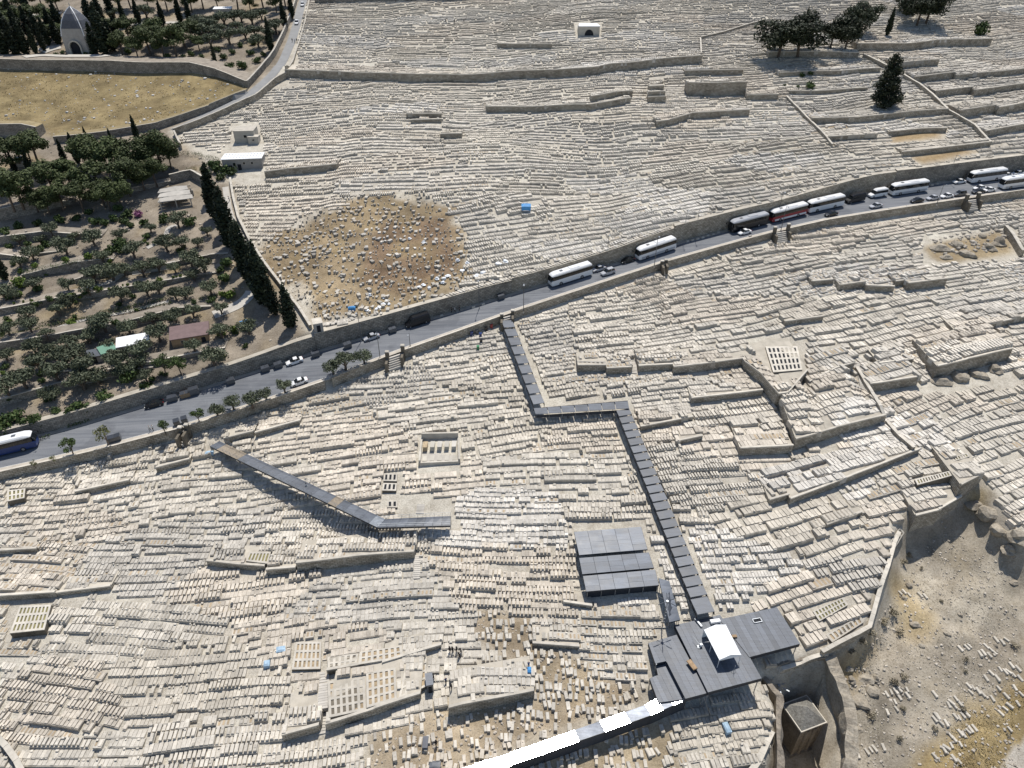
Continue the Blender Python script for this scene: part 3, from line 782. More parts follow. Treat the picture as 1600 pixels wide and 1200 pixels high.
def row_angle(x, y):
    w = 1 / ((x - _pc[:, 0]) ** 2 + (y - _pc[:, 1]) ** 2 + 40) ** 1.3
    return float((w * _ang).sum() / w.sum())

mask_lo = np.zeros((660, 850), bool)   # layout raster, 2 px cells, 50-px margin
gu, gv = np.meshgrid(np.arange(850) * 2.0 - 50, np.arange(660) * 2.0 - 60)
ok = in_poly(gu, gv, LOWER) | in_poly(gu, gv, UPPER)
for hp in HOLES: ok &= ~in_poly(gu, gv, hp)
sparse = np.zeros_like(ok)
for sp in SP_MASK: sparse |= in_poly(gu, gv, sp)
debris = in_poly(gu, gv, DEBRIS)
def look(mask, u, v):
    i = np.clip(((u + 50) / 2).astype(int), 0, 849); j = np.clip(((v + 60) / 2).astype(int), 0, 659)
    return mask[j, i] & (u > -50) & (u < 1645) & (v > -60) & (v < 1250)

# plots: elongated cells, each with its own row direction, pitch and kind of tomb
seeds = []
AX, AY = 30.0, 11.5
for j, sy in enumerate(np.arange(44, 450, AY)):
    for sx in np.arange(-290, 300, AX):
        seeds.append((sx + (j % 2) * AX / 2 + random.uniform(-.4, .4) * AX, sy + random.uniform(-.4, .4) * AY))
seeds = np.array(seeds)
su, sv, _ = project(seeds[:, 0], seeds[:, 1], H(seeds[:, 0], seeds[:, 1]))
keep = (su > -160) & (su < 1760) & (sv > -90) & (sv < 1290)
seeds = seeds[keep]
def nearest_is(x, y, si, loc):
    d = ((x[:, None] - seeds[None, loc, 0]) / AX) ** 2 + ((y[:, None] - seeds[None, loc, 1]) / AY) ** 2
    return loc[d.argmin(1)] == si

STONE = np.array([(0.54, 0.50, 0.43), (0.57, 0.53, 0.46), (0.50, 0.46, 0.39), (0.52, 0.485, 0.42), (0.49, 0.46, 0.405), (0.58, 0.55, 0.495), (0.53, 0.48, 0.405)])
B = []           # boxes: x,y,z0,z1,hx,hy,ang,r,g,b,chamfer
TOMBS = []       # one entry per tomb: list of box indices + position
def put(x, y, z0, z1, hx, hy, a, c, ch=0.0):
    B.append((x, y, z0, z1, hx, hy, a, c[0], c[1], c[2], ch)); return len(B) - 1

for si, (sx, sy) in enumerate(seeds):
    ang = row_angle(sx, sy) + random.gauss(0, 0.035)
    loc_ = np.nonzero((np.abs(seeds[:, 0] - sx) < 75) & (np.abs(seeds[:, 1] - sy) < 30))[0]
    ca, sa = math.cos(ang), math.sin(ang)
    upper = sy > float(y_far(sx))
    pstyle = random.choices('ABCDE', (40, 14, 8, 8, 30) if not upper else (24, 4, 44, 20, 8))[0]
    su_, sv_, _d = project(sx, sy, float(H(sx, sy)))
    bigz = (not upper) and su_ > 1150 and 470 < sv_ < 980
    pitch = random.uniform(1.9, 2.25) if bigz else random.uniform(1.85, 2.3) if upper else random.uniform(1.36, 1.72)
    wid = random.uniform(0.88, 1.02) if bigz else random.uniform(0.66, 0.86)
    tone = STONE[random.randrange(len(STONE))] * random.uniform(0.9, 1.06)
    TALL = {k: t * random.uniform(0.8, 1.25) * (.85 if upper else 1.0) for k, t in (('A', 0.19), ('B', 0.12), ('C', 0.42), ('D', 0.27), ('E', 0.11))}
    gap_p = random.uniform(0.0, 0.06)
    rows = np.arange(-AY * 0.95, AY * 0.95, pitch)
    wob = random.uniform(0, 6.28)
    for r in rows:
        cx = -AX * 1.05 + random.uniform(0, 2)
        cand = []
        while cx < AX * 1.05:
            n = random.choice((2, 3, 4, 5, 6, 8, 10, 14, 18))
            gs = ord(pstyle if random.random() < .68 else random.choices('ABCDEF', (36, 18, 10, 8, 24, 4))[0])
            gb = random.choice((.06, .1, .15, .25, .45, .7)) * random.uniform(.7, 1.3)
            goff = random.gauss(0, 0.12); gh = random.gauss(0, 0.06); gl = random.uniform(-.3, .15); gt_ = random.uniform(.88, 1.1)
            for k in range(n):
                cand.append((cx, r + goff + 0.25 * math.sin(cx * 0.16 + wob), gh, gl, gt_, gs, gb))
                cx += wid
            cx += random.choice((0.0, 0.0, 0.1, 0.3, 0.8))
        cand = np.array(cand)
        X = sx + cand[:, 0] * ca - cand[:, 1] * sa; Y = sy + cand[:, 0] * sa + cand[:, 1] * ca
        mine = nearest_is(X, Y, si, loc_)
        if not mine.any(): continue
        cand, X, Y = cand[mine], X[mine], Y[mine]
        zz = H(X, Y)
        u, v, d = project(X, Y, zz)
        m = look(ok, u, v)
        if not m.any(): continue
        wj = 34 * vnoise(X, Y, 9, 61) + 22 * vnoise(X, Y, 4, 62)
        spm = look(sparse, u, v); dbm = look(debris, u + wj, v + .6 * wj)
        fx, fy = -sa * 0.85, ca * 0.85
        zfr = H(X - fx, Y - fy); zbk = H(X + fx, Y + fy)
        for k in np.nonzero(m)[0]:
            q = random.random()
            if q < gap_p: continue
            a = ang + random.gauss(0, 0.02); x, y, z = X[k], Y[k], zz[k]
            if abs(zfr[k] - z) > 0.8 or abs(zbk[k] - z) > 0.8: continue
            style = chr(int(cand[k, 5])); tall = TALL.get(style, .1)
            c = tone * cand[k, 4] * random.choice((.86, .93, .97, 1, 1, 1.03, 1.06, 1.12))
            h = max(0.12, tall + cand[k, 2] + random.gauss(0, 0.05)); hl = pitch * (.475 if not upper else .42) + cand[k, 3] / 4
            hw = wid / 2
            ids = []
            if dbm[k]:
                if random.random() < 0.5 + .55 * float(vnoise(np.array([x]), np.array([y]), 7, 51)[0] + .5 * vnoise(np.array([x]), np.array([y]), 3, 52)[0]): continue
                x += random.uniform(-.5, .5); y += random.uniform(-.5, .5); a += random.gauss(0, .5)
                s = random.choice((.2, .28, .35, .45, .6, .85))
                ids.append(put(x, y, z - .5, z + random.uniform(.15, .7), .55 * s, .9 * s, a, c * random.uniform(.7, 1.0))); TOMBS.append((x, y, z, ids, 'debris')); continue
            if spm[k]:
                if random.random() < 0.38: continue
                x += random.uniform(-.25, .25); y += random.uniform(-.3, .3); a += random.gauss(0, .12)
                s = random.uniform(.72, 1.0)
                ids.append(put(x, y, z - .7, z + random.uniform(.25, .6), .34 * s, .78 * s, a, c, 0.09 if random.random() < .6 else 0)); TOMBS.append((x, y, z, ids, 'sparse')); continue
            base_h = cand[k, 6] * (.5 if upper else .8)
            ids.append(put(x, y, z - 1.1, z + base_h, hw * 0.995, hl + 0.10, ang, c * 0.93))
            zt = z + base_h
            if style == 'A':
                ids.append(put(x, y, zt - .05, zt + h, hw - random.uniform(.03, .08), hl - 0.02, a, c * 1.04))
            elif style == 'B':          # flat kerbed grave with a bare earth or gravel bed
                if q < 0.55:
                    ids.append(put(x, y, zt - .05, zt + .035, hw - .2, hl - .22, a, np.array((0.40, 0.32, 0.22)) * random.uniform(.8, 1.15)))
                else:
                    ids.append(put(x, y, zt - .05, zt + h, hw - .12, hl - .12, a, c * 1.05))
            elif style == 'F':          # bare paved place
                continue
            elif style == 'C':          # tall box tombs standing apart
                ids.append(put(x, y, zt - .05, zt + h, hw - random.uniform(.08, .15), hl - .08, a, c * 1.06))
            elif style == 'D':          # coped tombs with chamfered tops
                ids.append(put(x, y, zt - .05, zt + h, hw - .10, hl - .05, a, c * 1.02, 0.14))
            else:                       # joined slabs, low, with a pillow stone
                ids.append(put(x, y, zt - .05, zt + h * .7, hw - .04, hl - .03, a, c * 1.03))
            r2 = random.random()
            if r2 < 0.22:
                e = (hl - .22) * (1 if random.random() < .75 else -1)
                ids.append(put(x - math.sin(a) * e, y + math.cos(a) * e, zt, zt + h + random.uniform(.10, .3), hw * random.uniform(.3, .7), .16, a, c * 1.1))
            elif r2 < 0.29:
                ids.append(put(x + random.uniform(-.15, .15), y + random.uniform(-.5, .5), zt, zt + h + random.uniform(.05, .12), .2, .28, a + random.uniform(-.3, .3), c * random.uniform(.75, 1.15)))
            TOMBS.append((x, y, z, ids, style))
for x in np.arange(px_x(700, 487), px_x(1046, 381), .82):      # slanting slabs along the top of the road wall
    y = float(y_far(x)) + 1.05; z = float(H(x, y)); a_, _g = math.atan2(float(y_far(x + 3) - y_far(x - 3)), 6), 0
    TOMBS.append((x, y, z, [put(x, y, z - .3, z + random.uniform(.2, .4), .30, .68, a_ + .45, STONE[int(x * 7) % 7] * random.uniform(.95, 1.1))], 'A'))
B = np.array(B)

def boxes_to_mesh(bx):
    """numpy: every row one open-bottomed box; rows with a chamfer get a hipped cap"""
    out_v, out_q, out_c = [], [], []
    off = 0
    for ch in (False, True):
        b = bx[(bx[:, 10] > 0) == ch]
        if not len(b): continue
        n = len(b)
        ca, sa = np.cos(b[:, 6]), np.sin(b[:, 6])
        rings = [(b[:, 2], 1.0, 0), (b[:, 3], 1.0, 0)] if not ch else [(b[:, 2], 1.0, 0), (b[:, 3] - b[:, 10], 1.0, 0), (b[:, 3], 1.0, 1)]
        vs = []
        for z, k, ins in rings:
            hx = b[:, 4] - ins * np.minimum(b[:, 10] * 1.3, b[:, 4] * .5); hy = b[:, 5] - ins * b[:, 10] * .6
            for ex, ey in ((-1, -1), (1, -1), (1, 1), (-1, 1)):
                px = ex * hx; py = ey * hy
                vs.append(np.stack([b[:, 0] + px * ca - py * sa, b[:, 1] + px * sa + py * ca, z], 1))
        V = np.stack(vs, 1)
        nr = len(rings)
        F = []
        for r in range(nr - 1):
            for k in range(4): F.append((r * 4 + k, r * 4 + (k + 1) % 4, r * 4 + 4 + (k + 1) % 4, r * 4 + 4 + k))
        F.append(tuple(range((nr - 1) * 4, nr * 4)))
        F = np.array(F)
        Qd = (F[None] + (np.arange(n) * nr * 4)[:, None, None] + off).reshape(-1, 4)
        out_v.append(V.reshape(-1, 3)); out_q.append(Qd); out_c.append(np.repeat(b[:, 7:10], nr * 4, 0))
        off += n * nr * 4
    return np.concatenate(out_v), np.concatenate(out_q), np.concatenate(out_c)

# the 300 tombs that show largest stand as individuals
tp = np.array([(t[0], t[1], t[2]) for t in TOMBS])
tu_, tv_, td_ = project(tp[:, 0], tp[:, 1], tp[:, 2])
vis = (tu_ > 8) & (tu_ < 1592) & (tv_ > 8) & (tv_ < 1190)
size = np.array([B[t[3]][:, 4].max() * B[t[3]][:, 5].max() for t in TOMBS])
score = np.where(vis, size ** 0.35 / td_ ** 2, 0)
order = np.argsort(-score)
IND = set(order[:300].tolist())
rest = np.concatenate([t[3] for i, t in enumerate(TOMBS) if i not in IND]).astype(int)
Vv, Qq, Cc = boxes_to_mesh(B[rest])
me = np_mesh('tomb_field', Vv, Qq, MT['tomb'], Cc)
o = tag(link(bpy.data.objects.new('tomb_field', me)), 'thousands of pale limestone tombs in packed rows covering the hillside', 'tombs', None, 'stuff')
PART = {0: 'base', 1: 'slab', 2: 'headstone'}
for i in sorted(IND):
    x, y, z, ids, st = TOMBS[i]
    u = tu_[i]
    where = ('in curving rows, lower left corner' if u < 190 else 'in packed rows left of the white stair, bottom edge' if u < 440 else
             'in packed rows below the new grave grid' if u < 575 else 'on brown earth beside the glaring metal roof' if u < 1000 else 'on the curved terrace left of the tomb tower')
    kind = {'A': 'pale limestone slab tomb', 'B': 'flat kerbed limestone grave', 'C': 'tall pale box tomb', 'D': 'coped limestone tomb', 'E': 'low joined slab tomb', 'sparse': 'small lone limestone tomb', 'debris': 'broken tomb stone'}[st]
    if len(ids) > 2: kind = kind.replace(' tomb', ' tomb with headstone').replace(' grave', ' grave with headstone')
    root = None
    for k, b in enumerate(ids):
        loc = B[b].copy(); loc[0] -= x; loc[1] -= y; loc[2:4] -= z
        v_, q_, c_ = boxes_to_mesh(loc[None])
        mm = np_mesh('tomb' if k == 0 else PART[min(k, 2)], v_, q_, MT['tomb'], c_)
        ob = bpy.data.objects.new('tomb' if k == 0 else PART[min(k, 2)], mm)
        link(ob, root)
        if k == 0:
            root = ob; ob.location = (x, y, z)
            tag(ob, kind + ' ' + where, 'tomb', 'individual tombs ' + where)
print('TOMBS', len(TOMBS), 'boxes', len(B))
# ------------------------------------------------------------------ metal roofs, stairway, ramps
def m_roof(name, col, rough=0.32, metal=0.55, rib=0.0):
    m, nt, b = mat_base(name, rough, metal, 0.35)
    p = geo_pos(nt)
    f = noise(nt, 0.5, 5, 0.6, p); f2 = noise(nt, 6, 4, 0.6, p)
    oi = N(nt, 'ShaderNodeObjectInfo')
    mr = N(nt, 'ShaderNodeMapRange'); mr.inputs[3].default_value = 0.80; mr.inputs[4].default_value = 1.22
    nt.links.new(oi.outputs['Random'], mr.inputs[0])
    c = ramp(nt, f, [(0.3, tuple(x * 0.82 for x in col)), (0.7, tuple(x * 1.15 for x in col))])
    c = mix(nt, 'MULTIPLY', 1.0, c, mr.outputs[0])
    c = mix(nt, 'MULTIPLY', 0.35, c, ramp(nt, f2, [(0.4, (0.8, 0.8, 0.8)), (0.6, (1.1, 1.1, 1.1))]))
    mp = N(nt, 'ShaderNodeMapping'); mp.inputs['Rotation'].default_value = (0, 0, 1.1); mp.inputs['Scale'].default_value = (0.35, 3.0, 1.0); nt.links.new(p, mp.inputs['Vector'])
    f3 = noise(nt, 1.0, 5, 0.7, mp.outputs[0])
    c = mix(nt, 'MULTIPLY', 0.8, c, ramp(nt, f3, [(0.35, (0.78, 0.76, 0.73)), (0.55, (1.0, 1.0, 1.0)), (0.75, (1.2, 1.19, 1.16))]))
    f4 = noise(nt, 0.9, 6, 0.75, p)
    c = mix(nt, 'MIX', ramp(nt, f4, [(0.62, (0, 0, 0)), (0.74, (0.5, 0.5, 0.5))]), c, (0.20, 0.17, 0.13))
    nt.links.new(c, b.inputs['Base Color'])
    rr = N(nt, 'ShaderNodeMapRange'); rr.inputs[3].default_value = rough * 0.8; rr.inputs[4].default_value = rough * 1.35
    nt.links.new(f, rr.inputs[0]); nt.links.new(rr.outputs[0], b.inputs['Roughness'])
    return m
MT['roof'] = m_roof('grey_blue_roof_sheet', (0.112, 0.124, 0.144), 0.46, 0.0)
MT['roof_light'] = m_roof('pale_blue_roof_sheet', (0.135, 0.153, 0.182), 0.42, 0.0)
MT['roof_gloss'] = m_roof('glossy_roof_sheet', (0.42, 0.45, 0.49), 0.13, 0.6)
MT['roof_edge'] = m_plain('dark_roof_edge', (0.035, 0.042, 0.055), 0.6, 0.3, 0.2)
MT['steel'] = m_plain('galvanised_steel', (0.30, 0.32, 0.34), 0.45, 0.6, 0.2)
MT['dark'] = m_plain('dark_void', (0.02, 0.022, 0.026), 0.9, 0, 0.2)
MT['white'] = m_plain('white_paint', (0.80, 0.80, 0.79), 0.45, 0, 0.04, 2)
MT['tent'] = m_plain('white_tarpaulin', (0.82, 0.84, 0.85), 0.6, 0, 0.05, 1.0)
MT['wood'] = m_plain('weathered_wood', (0.36, 0.25, 0.15), 0.85, 0, 0.3, 2)
MT['plank'] = m_plain('grey_plank', (0.27, 0.225, 0.17), 0.85, 0, 0.25, 2)
MT['blue'] = m_plain('blue_tarpaulin', (0.07, 0.27, 0.55), 0.6, 0, 0.2)
MT['ltblue'] = m_plain('pale_blue_sheet', (0.33, 0.45, 0.55), 0.6, 0, 0.2)

def slab_between(m, q, th, mat=0):
    """thick sheet from four corner points (top face), downwards"""
    m.prism([tuple(p) for p in q], [(p[0], p[1], p[2] - th) for p in q], mat)
    m.add([(p[0], p[1], p[2] - th) for p in q], [(3, 2, 1, 0)], mat)

def panel_obj(name, q, th, mat, parent):
    c = sum((Vector(p) for p in q), Vector()) / 4
    m = MB(); slab_between(m, [Vector(p) - c for p in q], th)
    o = m.build(name, MT[mat], parent); o.location = c - (parent.location if parent else Vector())
    return o

def lerp(a, b, t): return Vector(a) * (1 - t) + Vector(b) * t

def stair_roof(name, label, tl, tr, bl, br, n, dz, last_long=False, step=0.16):
    """stepped roofed stairway: panels from the top edge (tl, tr) to the bottom edge (bl, br)"""
    TL, TR, BL, BR = [G1(*p, dz) for p in (tl, tr, bl, br)]
    root = empty(name, G1((tl[0] + bl[0]) / 2, (tl[1] + bl[1]) / 2)); tag(root, label, 'stairway')
    ts = list(np.linspace(0, 1, n + 1))
    if last_long: ts = [t * 0.93 for t in np.linspace(0, 1, n)] + [1.0]
    for i in range(len(ts) - 1):
        t0, t1 = ts[i], ts[i + 1]
        a, b, c, d = lerp(TL, BL, t0), lerp(TR, BR, t0), lerp(TR, BR, t1), lerp(TL, BL, t1)
        zt = (a.z + b.z + c.z + d.z) / 4
        gap = 0.96
        c2, d2 = lerp(b, c, gap), lerp(a, d, gap)
        sl = 0.35 * (a.z - d.z)
        q = [Vector((p.x, p.y, zt + s * sl + random.uniform(-.015, .015))) for p, s in ((d2, -.5), (c2, -.5), (b, .5), (a, .5))]
        panel_obj('roof_panel', q, 0.10, 'roof', root)
    for (A, Bq) in ((TL, BL), (TR, BR)):
        for t in np.linspace(0.01, 0.99, n + 1):
            p = lerp(A, Bq, t); g = float(H(p.x, p.y))
            m = MB(); m.bar(Vector((p.x, p.y, g - .3)) - root.location, Vector((p.x, p.y, p.z - .3)) - root.location, 0.05); m.build('post', MT['steel'], root)
    m = MB()          # fascia hanging under the roof edges, and the stair flight below
    for (A, Bq, s) in ((TL, BL, 1), (TR, BR, -1)):
        a = A - root.location; b = Bq - root.location
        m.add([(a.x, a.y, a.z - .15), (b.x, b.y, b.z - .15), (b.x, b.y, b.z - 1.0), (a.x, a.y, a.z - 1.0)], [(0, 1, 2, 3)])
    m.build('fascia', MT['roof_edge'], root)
    m = MB(); k = n * 5
    for i in range(k):
        t0, t1 = i / k, (i + 1) / k
        a, b, c, d = lerp(TL, BL, t0), lerp(TR, BR, t0), lerp(TR, BR, t1), lerp(TL, BL, t1)
        z = float(H((a.x + c.x) / 2, (a.y + c.y) / 2)) + .12
        q = [Vector((p.x, p.y, z)) - root.location for p in (d, c, b, a)]
        slab_between(m, q, 0.3)
    m.build('stair_flight', MT['cap'], root)
    return root

stair_roof('roofed_stairway', 'upper flight of the roofed grey stairway starting at the road', (783,500), (800,499), (834,634), (851,630), 9, 2.6)
stair_roof('roofed_passage', 'short level grey roof joining the two stairway flights', (981,625), (983,639), (833,637), (836,648), 7, 2.6)
stair_roof('roofed_stairway', 'long stepped lower flight of the roofed grey stairway', (963,641), (983,637), (1090,963), (1117,957), 23, 2.6, True)

def flat_roof(name, label, poly_px, dz, mat, ndiv, axis=0, th=0.28, z=None, tilt=0.0, parent=None):
    """one roof deck cut into sheets; poly_px are four corners tl,tr,br,bl seen from above"""
    C = [G1(*p, dz) for p in poly_px]
    zt_, zb2 = (C[0].z + C[1].z) / 2, (C[2].z + C[3].z) / 2
    if zt_ - zb2 > 0.9 and ndiv[1] < 6: zm = (zt_ + zb2) / 2; zt_, zb2 = zm + .25, zm - .25
    C = [Gz(*poly_px[0], zt_), Gz(*poly_px[1], zt_), Gz(*poly_px[2], zb2), Gz(*poly_px[3], zb2)]
    root = empty(name, G1(*poly_px[3])); tag(root, label, 'roof')
    TL, TR, BR, BL = C
    for r in range(ndiv[1]):
        for i in range(ndiv[0]):
            u0, u1, v0, v1 = i / ndiv[0], (i + 1) / ndiv[0], r / ndiv[1], (r + 1) / ndiv[1]
            f = lambda u, v: lerp(lerp(TL, TR, u), lerp(BL, BR, u), v)
            dzr = random.uniform(-.012, .012) - .01 * r
            e = 0.012
            q = [f(u0, v1), f(u1 - e / ndiv[0] * 2, v1), f(u1 - e / ndiv[0] * 2, v0), f(u0, v0)]
            q = [Vector((p.x, p.y, p.z + dzr)) for p in q]
            panel_obj('roof_sheet', q, 0.05, mat, root)
    m = MB()
    q = [BL, BR, TR, TL]
    slab_between(m, [p - root.location - Vector((0, 0, .085)) for p in q], th)
    m.build('roof_frame', MT['roof_edge'], root)
    for u in np.linspace(0.02, 0.98, 6):
        for v in (0.04, 0.96):
            p = lerp(lerp(TL, TR, u), lerp(BL, BR, u), v)
            m = MB(); m.bar(Vector((p.x, p.y, float(H(p.x, p.y)) - .2)) - root.location, p - root.location - Vector((0, 0, .3)), .06); m.build('post', MT['steel'], root)
    return root

flat_roof('shed_roof', 'topmost and widest of the three pale blue shed roofs', [(897,831),(1002,823),(1012,858),(905,867)], 2.5, 'roof_light', (5, 4))
flat_roof('shed_roof', 'middle one of the three pale blue shed roofs', [(905,872),(1014,863),(1022,887),(910,897)], 2.4, 'roof_light', (5, 3))
r3 = flat_roof('shed_roof', 'lowest of the three pale blue shed roofs with a dark front', [(911,900),(1024,890),(1030,914),(916,924)], 2.4, 'roof_light', (5, 3))
m = MB()
a, b = G1(917, 924, 2.2), G1(1029, 915, 2.2)
ga, gb = float(H(a.x, a.y)), float(H(b.x, b.y))
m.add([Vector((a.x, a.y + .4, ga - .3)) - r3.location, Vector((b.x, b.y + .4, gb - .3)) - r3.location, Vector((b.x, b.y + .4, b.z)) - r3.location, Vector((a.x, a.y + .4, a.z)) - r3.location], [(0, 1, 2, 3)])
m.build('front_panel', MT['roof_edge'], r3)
flat_roof('ramp_roof', 'narrow pale roof linking the sheds down to the large roof', [(1029,903),(1046,908),(1063,968),(1046,972)], 2.5, 'roof_light', (1, 6))

# the large roof: decks cut into long sheets running down the slope
def deck(label, poly_px, z, cut_a, cut_b, n, mat='roof', th=0.9, name='metal_roof'):
    """polygonal deck at height z; sheets cut along the direction cut_a -> cut_b, n strips"""
    P = [Gz(*p, z) for p in poly_px]
    root = empty(name, (P[0].x, P[0].y, z - 3)); tag(root, label, 'roof')
    A, Bq = Gz(*cut_a, z), Gz(*cut_b, z)
    d = (Bq - A).normalized(); nrm = Vector((d.y, -d.x, 0))
    s = [p.dot(nrm) for p in P]
    lo_, hi_ = min(s), max(s)
    for k in range(n):
        bm = bmesh.new()
        vs = [bm.verts.new(p - root.location) for p in P]
        bm.faces.new(vs); bmesh.ops.triangulate(bm, faces=bm.faces[:]); 
        o0 = root.location
        for t, sgn in ((lo_ + (hi_ - lo_) * k / n, -1), (lo_ + (hi_ - lo_) * (k + 1) / n - 0.02, 1)):
            bmesh.ops.bisect_plane(bm, geom=bm.verts[:] + bm.edges[:] + bm.faces[:], plane_co=nrm * t - Vector((o0.x, o0.y, 0)), plane_no=nrm * sgn, clear_outer=True)
        if not bm.faces: bm.free(); continue
        bmesh.ops.recalc_face_normals(bm, faces=bm.faces[:])
        for f in bm.faces:
            if f.normal.z < 0: f.normal_flip()
        r = bmesh.ops.extrude_face_region(bm, geom=bm.faces[:])
        for v in r['geom']:
            if isinstance(v, bmesh.types.BMVert): v.co.z += 0.05 + 0.012 * (k % 2)
        bmesh.ops.recalc_face_normals(bm, faces=bm.faces[:])
        me = bpy.data.meshes.new('roof_sheet'); bm.to_mesh(me); bm.free()
        me.materials.append(MT[mat])
        link(bpy.data.objects.new('roof_sheet', me), root)
    m = MB()
    off = root.location
    q = [p - off for p in P]
    n_ = len(q)
    if sum(q[i].x * q[(i + 1) % n_].y - q[(i + 1) % n_].x * q[i].y for i in range(n_)) < 0: q = q[::-1]
    m.prism([(p.x, p.y, p.z - .01) for p in q], [(p.x, p.y, p.z - th) for p in q], 0, False)
    m.build('roof_edge', MT['roof_edge'], root)
    for p in q:
        c = sum(q, Vector()) / n_; pp = lerp(p, c, .06)
        m = MB(); m.bar((pp.x, pp.y, min(-0.5, float(H(pp.x + off.x, pp.y + off.y)) - off.z - .5)), (pp.x, pp.y, pp.z - .05), .09); m.build('post', MT['steel'], root)
    return root
_g = G1(1120, 1030)
RZ = _g.z + 3.2
big = deck('largest grey metal roof with the white tent on it', [(1054,977),(1125,961),(1172,1028),(1190,1060),(1106,1082)], RZ, (1054,977), (1106,1082), 11)
wing = deck('right wing of the grey metal roof over the rock court', [(1124,968),(1214,949),(1250,1006),(1171,1027)], RZ + .12, (1214,949), (1250,1006), 12)
left = deck('stepped grey metal roof left of the tent roof', [(1013,1005),(1057,992),(1105,1083),(1071,1092),(1041,1033),(1024,1037)], RZ - .55, (1057,992), (1105,1083), 6)
low = deck('lowest grey roof deck beside the glaring walkway', [(1025,1041),(1040,1038),(1064,1085),(1067,1093),(1029,1098),(1015,1060),(1028,1055)], RZ - 1.5, (1040,1038), (1064,1085), 5)

# glaring covered walkway: sheets tilted a few degrees; some face the sun's mirror angle
edges = [(1072,1094,1062,1076),(1052,1102,1042,1084),(1037,1109,1027,1091),(1018,1117,1008,1101),(986,1129,976,1113),(946,1143,937,1126),(906,1158,898,1141),(852,1177,846,1159),(801,1195,796,1177),(745,1214,742,1194),(690,1232,688,1212)]
zr_ = RZ - 1.7
root = empty('covered_walkway', Gz(900, 1160, zr_ - 3)); tag(root, 'long glossy metal walkway roof glaring white in the sun at the bottom', 'walkway')
shine = [1, .0, 1, .0, 1, .0, 1, 1, 1]
shine = [1, 0, 1, 0, 1, 0, 1, 1, 1, 1]
cp = Vector((0, 0, CAM_Z))
zcur = zr_
for k in range(len(edges) - 1):
    e0, e1 = edges[k], edges[k + 1]
    zk = zr_ - 0.10 * k
    q = [Gz(e1[0], e1[1], zk), Gz(e0[0], e0[1], zk), Gz(e0[2], e0[3], zk), Gz(e1[2], e1[3], zk)]
    c = sum(q, Vector()) / 4
    half = ((cp - c).normalized() + SUN_DIR).normalized()
    if not shine[k]: half = (half + Vector((0.06, 0.09, 0))).normalized()
    else: half = (half + Vector((random.uniform(-.006, .006), random.uniform(-.006, .006), 0))).normalized()
    q = [Vector((p.x, p.y, c.z - ((p.x - c.x) * half.x + (p.y - c.y) * half.y) / half.z)) for p in q]
    panel_obj('roof_sheet', q, 0.06, 'roof_gloss', root)
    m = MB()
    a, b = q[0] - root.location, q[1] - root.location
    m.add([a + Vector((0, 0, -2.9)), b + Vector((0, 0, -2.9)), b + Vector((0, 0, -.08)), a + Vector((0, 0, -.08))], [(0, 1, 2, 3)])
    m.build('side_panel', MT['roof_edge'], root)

# gable tent on the large roof
ez = RZ + 2.35
E = [Gz(1100, 984, ez), Gz(1134, 976, ez), Gz(1158, 1023, ez), Gz(1124, 1031, ez)]   # back-left, back-right, front-right, front-left
root = empty('white_tent', (E[3].x, E[3].y, RZ)); tag(root, 'white gable-roofed tent standing on the grey metal roof', 'tent')
off = root.location
rb, rf = (E[0] + E[1]) / 2 + Vector((0, 0, .75)), (E[2] + E[3]) / 2 + Vector((0, 0, .75))
for a, b, c, d in ((E[3], rf, rb, E[0]), (rf, E[2], E[1], rb)):
    m = MB(); slab_between(m, [p - off for p in (a, b, c, d)], .04); m.build('roof_slope', MT['tent'], root)
m = MB()
m.add([E[3] - off, E[2] - off, rf - off], [(0, 1, 2)])
m.add([p - off + Vector((0, 0, -.35)) if k < 2 else p - off for k, p in enumerate((E[3], E[2], E[2], E[3]))], [(0, 1, 2, 3)])
m.build('front_valance', MT['tent'], root)
m = MB()
m.add([E[1] - off, E[0] - off, E[0] - off - Vector((0, 0, 2.3)), E[1] - off - Vector((0, 0, 2.3))], [(0, 1, 2, 3)])
m.build('back_curtain', MT['tent'], root)
for p in E + [lerp(E[0], E[3], .5), lerp(E[1], E[2], .5)]:
    m = MB(); q = p - off
    m.bar((q.x, q.y, 0.06), q, .05); m.build('pole', MT['white'], root)
# bits lying on the large roof
def on_roof(name, label, cat, u, v, size, rz, mat, dz=0.07):
    p = Gz(u, v, RZ + dz)
    m = MB(); m.box((0, 0, size[2] / 2), (size[0] / 2, size[1] / 2, size[2] / 2), 0)
    m.box((0, 0, size[2] + .03), (size[0] / 2 * .96, size[1] / 2 * .94, .03), 0)
    o = m.build(name, MT[mat]); o.location = p; o.rotation_euler = (0, 0, rz)
    return tag(o, label, cat)
on_roof('pallet', 'brown wooden pallet lying between the two grey roofs', 'pallet', 1081, 1039, (.9, 2.0, .14), .45, 'wood', .1)
on_roof('timber_stack', 'small tan timber stack right of the white tent', 'timber', 1147, 995, (.95, .55, .25), .1, 'wood', .2)
on_roof('white_box', 'low white box behind the white tent', 'box', 1117, 972, (1.9, .7, .45), .15, 'white', .2)
on_roof('roof_curb', 'short grey roof curb near the stairway foot', 'curb', 1091, 974, (.35, 2.0, .3), .45, 'steel', .1)
p = Gz(1183, 970, RZ + .2)
m = MB()
for (x, y, hx, hy) in ((-.8, 0, .06, .4), (.8, 0, .06, .4), (0, .4, .86, .06), (0, -.4, .86, .06)): m.box((x, y, .08), (hx, hy, .1))
m.box((0, 0, .02), (.78, .36, .015), mat=1)
o = m.build('skylight', [MT['steel'], MT['dark']]); o.location = p; o.rotation_euler = (0, 0, .2); tag(o, 'dark roof opening in the right wing roof', 'skylight')
p = Gz(1092, 1011, RZ + .08)
